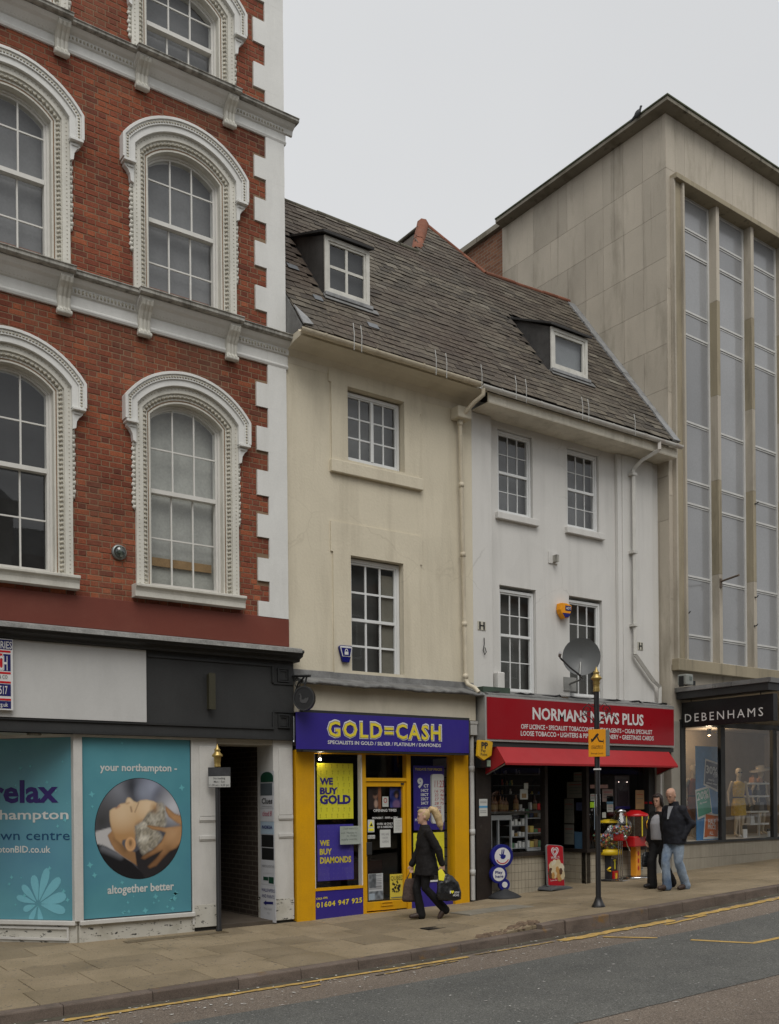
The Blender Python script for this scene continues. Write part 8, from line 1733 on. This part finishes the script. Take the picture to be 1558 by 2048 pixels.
mb = MB(); ellips(mb, H(0, -.024, .138), (R*.081*k, F*.092*k, U*.106*k)); ellips(mb, H(0, .018, .190), (R*.068*k, F*.070*k, U*.05*k)); limb(mb, [H(0, -.08, .20), H(0, -.13, .23), H(0, -.19, .20), H(-.01, -.235, .10), H(-.015, -.27, -.02), H(-.01, -.29, -.10)], [.032*k, .052*k, .066*k, .068*k, .052*k, .018*k]); grow(mb, 'hair', m_blond, A.t, .009, .012, 1); MB().lathe(H(0, -.105, .205), [(.034*k, 0), (.04*k, .008), (.034*k, .02)], 12, (-F*.8+U*.6)).build('hair_band', m_blk, A.t)
hl = A.P(*J['wL'])+A.V(0, -.015, -.10); hr = A.P(*J['wR'])+A.V(0, .01, -.10)
cb = thing('carrier_bag', hl+Vector((0, 0, -.5)), 'black plastic carrier bag with a yellow mark held by the blonde woman', 'bag'); m_bagb = M('bag_black_plastic', (.012, .013, .014), .28, .2, 8, 40, .4, .5)
mb = MB(); f_, r_ = A.f, A.r; Z = Vector((0, 0, 1)); bc = hl-f_*.07
loft(mb, [(bc-Z*.46-f_*.02, f_*.10, r_*.04), (bc-Z*.44-f_*.02, f_*.185, r_*.085), (bc-Z*.33-f_*.02, f_*.20, r_*.09), (bc-Z*.18+f_*.0, f_*.165, r_*.06), (bc-Z*.08+f_*.03, f_*.11, r_*.03), (bc-Z*.05+f_*.05, f_*.06, r_*.015)]); grow(mb, 'bag', m_bagb, cb, .012, .025)
mb = MB(); mb.tube([bc-Z*.09-f_*.04, bc-Z*.03+f_*.03, hl-Z*.0], [.014, .010, .012], 6); mb.tube([bc-Z*.08+f_*.11, bc-Z*.03+f_*.08, hl], [.014, .010, .012], 6); mb.build('handle', m_bagb, cb)
FBg = Fr((bc-r_*.098-f_*.06)-Z*(bc.z), u=tuple(-f_)); zb_ = bc.z; letters(cb, 'I', FBg, -.06, -.045, zb_-.34, zb_-.30, .002, m_wht, .02); mb = MB(FBg); mb.poly([(-.02+.0016*16*math.sin(t)**3, zb_-.318+.0017*(13*math.cos(t)-5*math.cos(2*t)-2*math.cos(3*t)-math.cos(4*t))) for t in [6.2832*i/24 for i in range(24)]], 0, .003); mb.build('heart', m_lemon, cb); letters(cb, 'you', FBg, .012, .085, zb_-.34, zb_-.30, .002, m_wht, .01); letters(cb, 'MORE', FBg, -.01, .085, zb_-.385, zb_-.355, .002, m_wht, .01)
mb = MB(); mb.box(0, 0, 0, 0, 0, 0) if False else None
mb.add([hl+f_*.03+Z*.03-r_*.03, hl+f_*.09+Z*.0-r_*.04, hl+f_*.085-Z*.14-r_*.05, hl+f_*.01-Z*.15-r_*.05, hl-f_*.02-Z*.06-r_*.04]+[q-r_*-.01 for q in (hl+f_*.03+Z*.03-r_*.03, hl+f_*.09+Z*.0-r_*.04, hl+f_*.085-Z*.14-r_*.05, hl+f_*.01-Z*.15-r_*.05, hl-f_*.02-Z*.06-r_*.04)], [(0, 1, 2, 3, 4), (9, 8, 7, 6, 5)]+[(i, 5+i, 5+(i+1) % 5, (i+1) % 5) for i in range(5)]); mb.build('yellow_receipt', m_lemon, cb)
bb2 = thing('brown_bag', hr+Vector((0, 0, -.5)), 'brown patterned shoulder bag in front of the blonde woman', 'bag'); mb = MB(); bc2 = hr+f_*.0-Z*.12; loft(mb, [(bc2-Z*.36, f_*.14, r_*.05), (bc2-Z*.33, f_*.16, r_*.07), (bc2-Z*.12, f_*.13, r_*.06), (bc2, f_*.10, r_*.03)]); grow(mb, 'bag', M('brown_weave', (.075, .05, .042), .8, .35, 40, 120, .3), bb2, .012, .012); mb = MB(); mb.tube([bc2+f_*.07, hr+Z*.02, bc2-f_*.07], .009, 6); mb.build('handle', m_brsh, bb2)
# bald man in jeans
m0 = G(1350, 1780); Bm = Fig('person', m0, 1.76, math.radians(180), 'bald man in a navy jacket and faded jeans walking with hands in pockets', 'person')
J = dict(eL=(-.265, -.12, 1.13), wL=(-.19, -.01, .93), hL=(.25, .0, -1), eR=(.265, -.10, 1.13), wR=(.19, .0, .93), hR=(-.25, .0, -1), kR=(.08, .15, .50), aR=(.07, .12, .085), tR=(.085, .29, .045), kL=(-.08, -.0, .49), aL=(-.08, -.18, .10), tL=(-.085, -.02, .045))
Bm.body(J, m_skin, head=(0, .055, 1.515), turn=math.radians(10), nod=.38); Bm.face((.04, .04, .05), (.30, .12, .10))
mb = MB(); loft(mb, [Bm.ring(0, 0, .79, .205, .16), Bm.ring(0, 0, .93, .215, .16), Bm.ring(0, .01, 1.1, .215, .16), Bm.ring(0, .01, 1.26, .215, .15), Bm.ring(0, -.005, 1.38, .20, .12), Bm.ring(0, -.01, 1.45, .12, .095)]); Bm.sleeves(mb, .088, .076, .066, 1.08); grow(mb, 'jacket', m_navyj, Bm.t, .012, .026)
mb = MB(); loft(mb, [Bm.ring(0, 0, 1.42, .105, .085), Bm.ring(0, .012, 1.49, .086, .08), Bm.ring(0, .015, 1.52, .083, .078)]); grow(mb, 'collar', m_navyj, Bm.t, .010, .006)
P_ = Bm.P; mb = MB(); mb.add([P_(-.045, .105, 1.44), P_(.045, .105, 1.44), P_(.012, .178, 1.22), P_(-.012, .178, 1.22), P_(-.045, .06, 1.44), P_(.045, .06, 1.44), P_(.012, .12, 1.22), P_(-.012, .12, 1.22)], [(0, 1, 2, 3), (7, 6, 5, 4), (0, 4, 5, 1), (1, 5, 6, 2), (2, 6, 7, 3), (3, 7, 4, 0)]); mb.build('shirt', M('grey_shirt', (.30, .31, .33), .8), Bm.t)
Bm.trousers(m_jean, .098, .076, .072, .024, .97, flare=.080); Bm.shoes(m_brsh)
mb = MB(); p, R, F, U = Bm.hd; k = Bm.k; H = lambda x, y, z: p+(R*x+F*y+U*z)*k; loft(mb, [(H(0, -.028, .06), R*.064*k, F*.068*k), (H(0, -.030, .10), R*.072*k, F*.076*k), (H(0, -.03, .145), R*.075*k, F*.076*k)]); grow(mb, 'hair', M('cropped_grey_hair', (.33, .22, .17), .8, .2, 40), Bm.t, .010, 0, 1)
# dark haired woman beside him
w2 = G(1321, 1776); Cw = Fig('person', w2, 1.66, math.radians(176), 'dark haired woman in a black cardigan and pale grey top beside the bald man', 'person')
J = dict(eL=(-.23, -.06, 1.12), wL=(-.22, .04, .90), eR=(.24, -.05, 1.12), wR=(.25, .06, .89), hR=(0, .1, -1), kR=(.08, .15, .50), aR=(.07, .14, .09), tR=(.08, .30, .05), kL=(-.08, .02, .50), aL=(-.075, -.20, .13), tL=(-.08, -.09, .045))
Cw.body(J, m_skin, head=(0, .04, 1.515), turn=math.radians(12), nod=.12); Cw.face((.02, .012, .01), (.36, .08, .08))
mb = MB(); loft(mb, [Cw.ring(0, .01, .90, .175, .14), Cw.ring(0, .02, 1.02, .165, .145), Cw.ring(0, .025, 1.2, .17, .155), Cw.ring(0, .02, 1.30, .155, .13), Cw.ring(0, .0, 1.37, .11, .09)]); grow(mb, 'top', M('pale_grey_top', (.36, .36, .38), .8, .1), Cw.t, .012, .010)
mb = MB(); loft(mb, [Cw.ring(0, -.045, .76, .20, .12), Cw.ring(0, -.04, .95, .20, .125), Cw.ring(0, -.035, 1.2, .20, .125), Cw.ring(0, -.02, 1.37, .185, .105), Cw.ring(0, -.015, 1.43, .10, .08)]); Cw.sleeves(mb, .072, .062, .055, .98)
for s in (-1, 1): limb(mb, [Cw.P(s*.10, .07, 1.40), Cw.P(s*.155, .10, 1.2), Cw.P(s*.17, .07, .95), Cw.P(s*.185, .04, .78)], [.035*k, .05*k, .05*k, .045*k])
grow(mb, 'cardigan', m_coat, Cw.t, .012, .018); Cw.trousers(m_blkt, .092, .082, .09, .014, flare=.095); Cw.shoes(M('black_shoe', (.014, .013, .013), .4))
p, R, F, U = Cw.hd; k = Cw.k; H = lambda x, y, z: p+(R*x+F*y+U*z)*k; mb = MB(); ellips(mb, H(0, -.030, .135), (R*.092*k, F*.092*k, U*.118*k)); ellips(mb, H(0, -.05, .05), (R*.085*k, F*.065*k, U*.09*k)); ellips(mb, H(0, .045, .205), (R*.068*k, F*.055*k, U*.035*k))
for s in (-1, 1): limb(mb, [H(s*.078, .02, .17), H(s*.086, .02, .09), H(s*.075, .01, .02)], [.022*k, .026*k, .016*k])
grow(mb, 'hair', m_dkh, Cw.t, .009, .010, 1)
hb = Cw.P(*J['wR'])+Vector((0, 0, -.09)); hg = thing('handbag', hb+Vector((0, 0, -.35)), 'black leather handbag hanging from the dark haired woman', 'bag'); mb = MB(); f_, r_ = Cw.f, Cw.r; bc3 = hb-Z*.12; loft(mb, [(bc3-Z*.27, f_*.13, r_*.05), (bc3-Z*.24, f_*.155, r_*.065), (bc3-Z*.08, f_*.13, r_*.055), (bc3, f_*.10, r_*.03)]); grow(mb, 'bag', m_bagb, hg, .012, .012); mb = MB(); mb.tube([bc3-f_*.07, hb-Z*.02, hb+Z*.01, hb-Z*.02+f_*.02, bc3+f_*.07], .009, 6); mb.build('handle', m_bagb, hg)
# ================================================================ THE OTHER SIDE OF THE STREET (met only as reflections)
FO = Fr((0, -16.6, 0), u=(-1, 0, 0), out=(0, 1, 0))
m_ob = [M('opposite_brick', (.20, .10, .065), .9, .2), M('opposite_render', (.34, .31, .26), .85, .15), M('opposite_stone', (.28, .25, .20), .85, .2), M('opposite_dark_brick', (.13, .075, .055), .9, .2)]
for i, (x0, x1, h, lb) in enumerate(((-14, -3, 9.6, 'brick terrace across the street mirrored darkly in the left windows'), (-3, 8, 10.6, 'pale rendered block across the street mirrored in the shop glass'), (8, 21, 9.0, 'stone fronted block across the street mirrored in the store glass'), (21, 36, 10.0, 'dark brick block across the street beyond the stone one'))):
    t = thing('opposite_building', ((x0+x1)/2, -16.6, 0), lb, 'building', 'buildings across the street'); mb = MB(FO); mb.box(-x1, -x0, -7, 0, -1.0, h); mb.build('wall', m_ob[i], t)
    MB(FO).box(-x1-.05, -x0+.05, -.2, .25, h-.35, h+.05).build('cornice', m_ob[(i+1) % 4], t)
    MB(FO).prof([(-7, h), (-3.5, h+1.8), (.1, h)], -x1, -x0).build('roof', M('opposite_slate', (.07, .07, .068), .8), t)
    n = int((x1-x0)/2.2)
    for j in range(n):
        s = -x1+(x1-x0)*(j+.5)/n
        for z in (4.4, 6.9):
            w_ = MB(FO).box(s-.5, s+.5, .0, .05, z, z+1.6).build('window', m_upvc, t); MB(FO).box(s-.44, s+.44, .05, .06, z+.06, z+1.54).build('pane', m_blk, w_)
    MB(FO).box(-x1+.3, -x0-.3, .0, .12, 2.9, 3.6).build('shop_fascia', (m_black, m_brown, m_blackp, m_navy)[i], t); MB(FO).box(-x1+.4, -x0-.4, .0, .05, .3, 2.8).build('shop_window', m_blk, t)
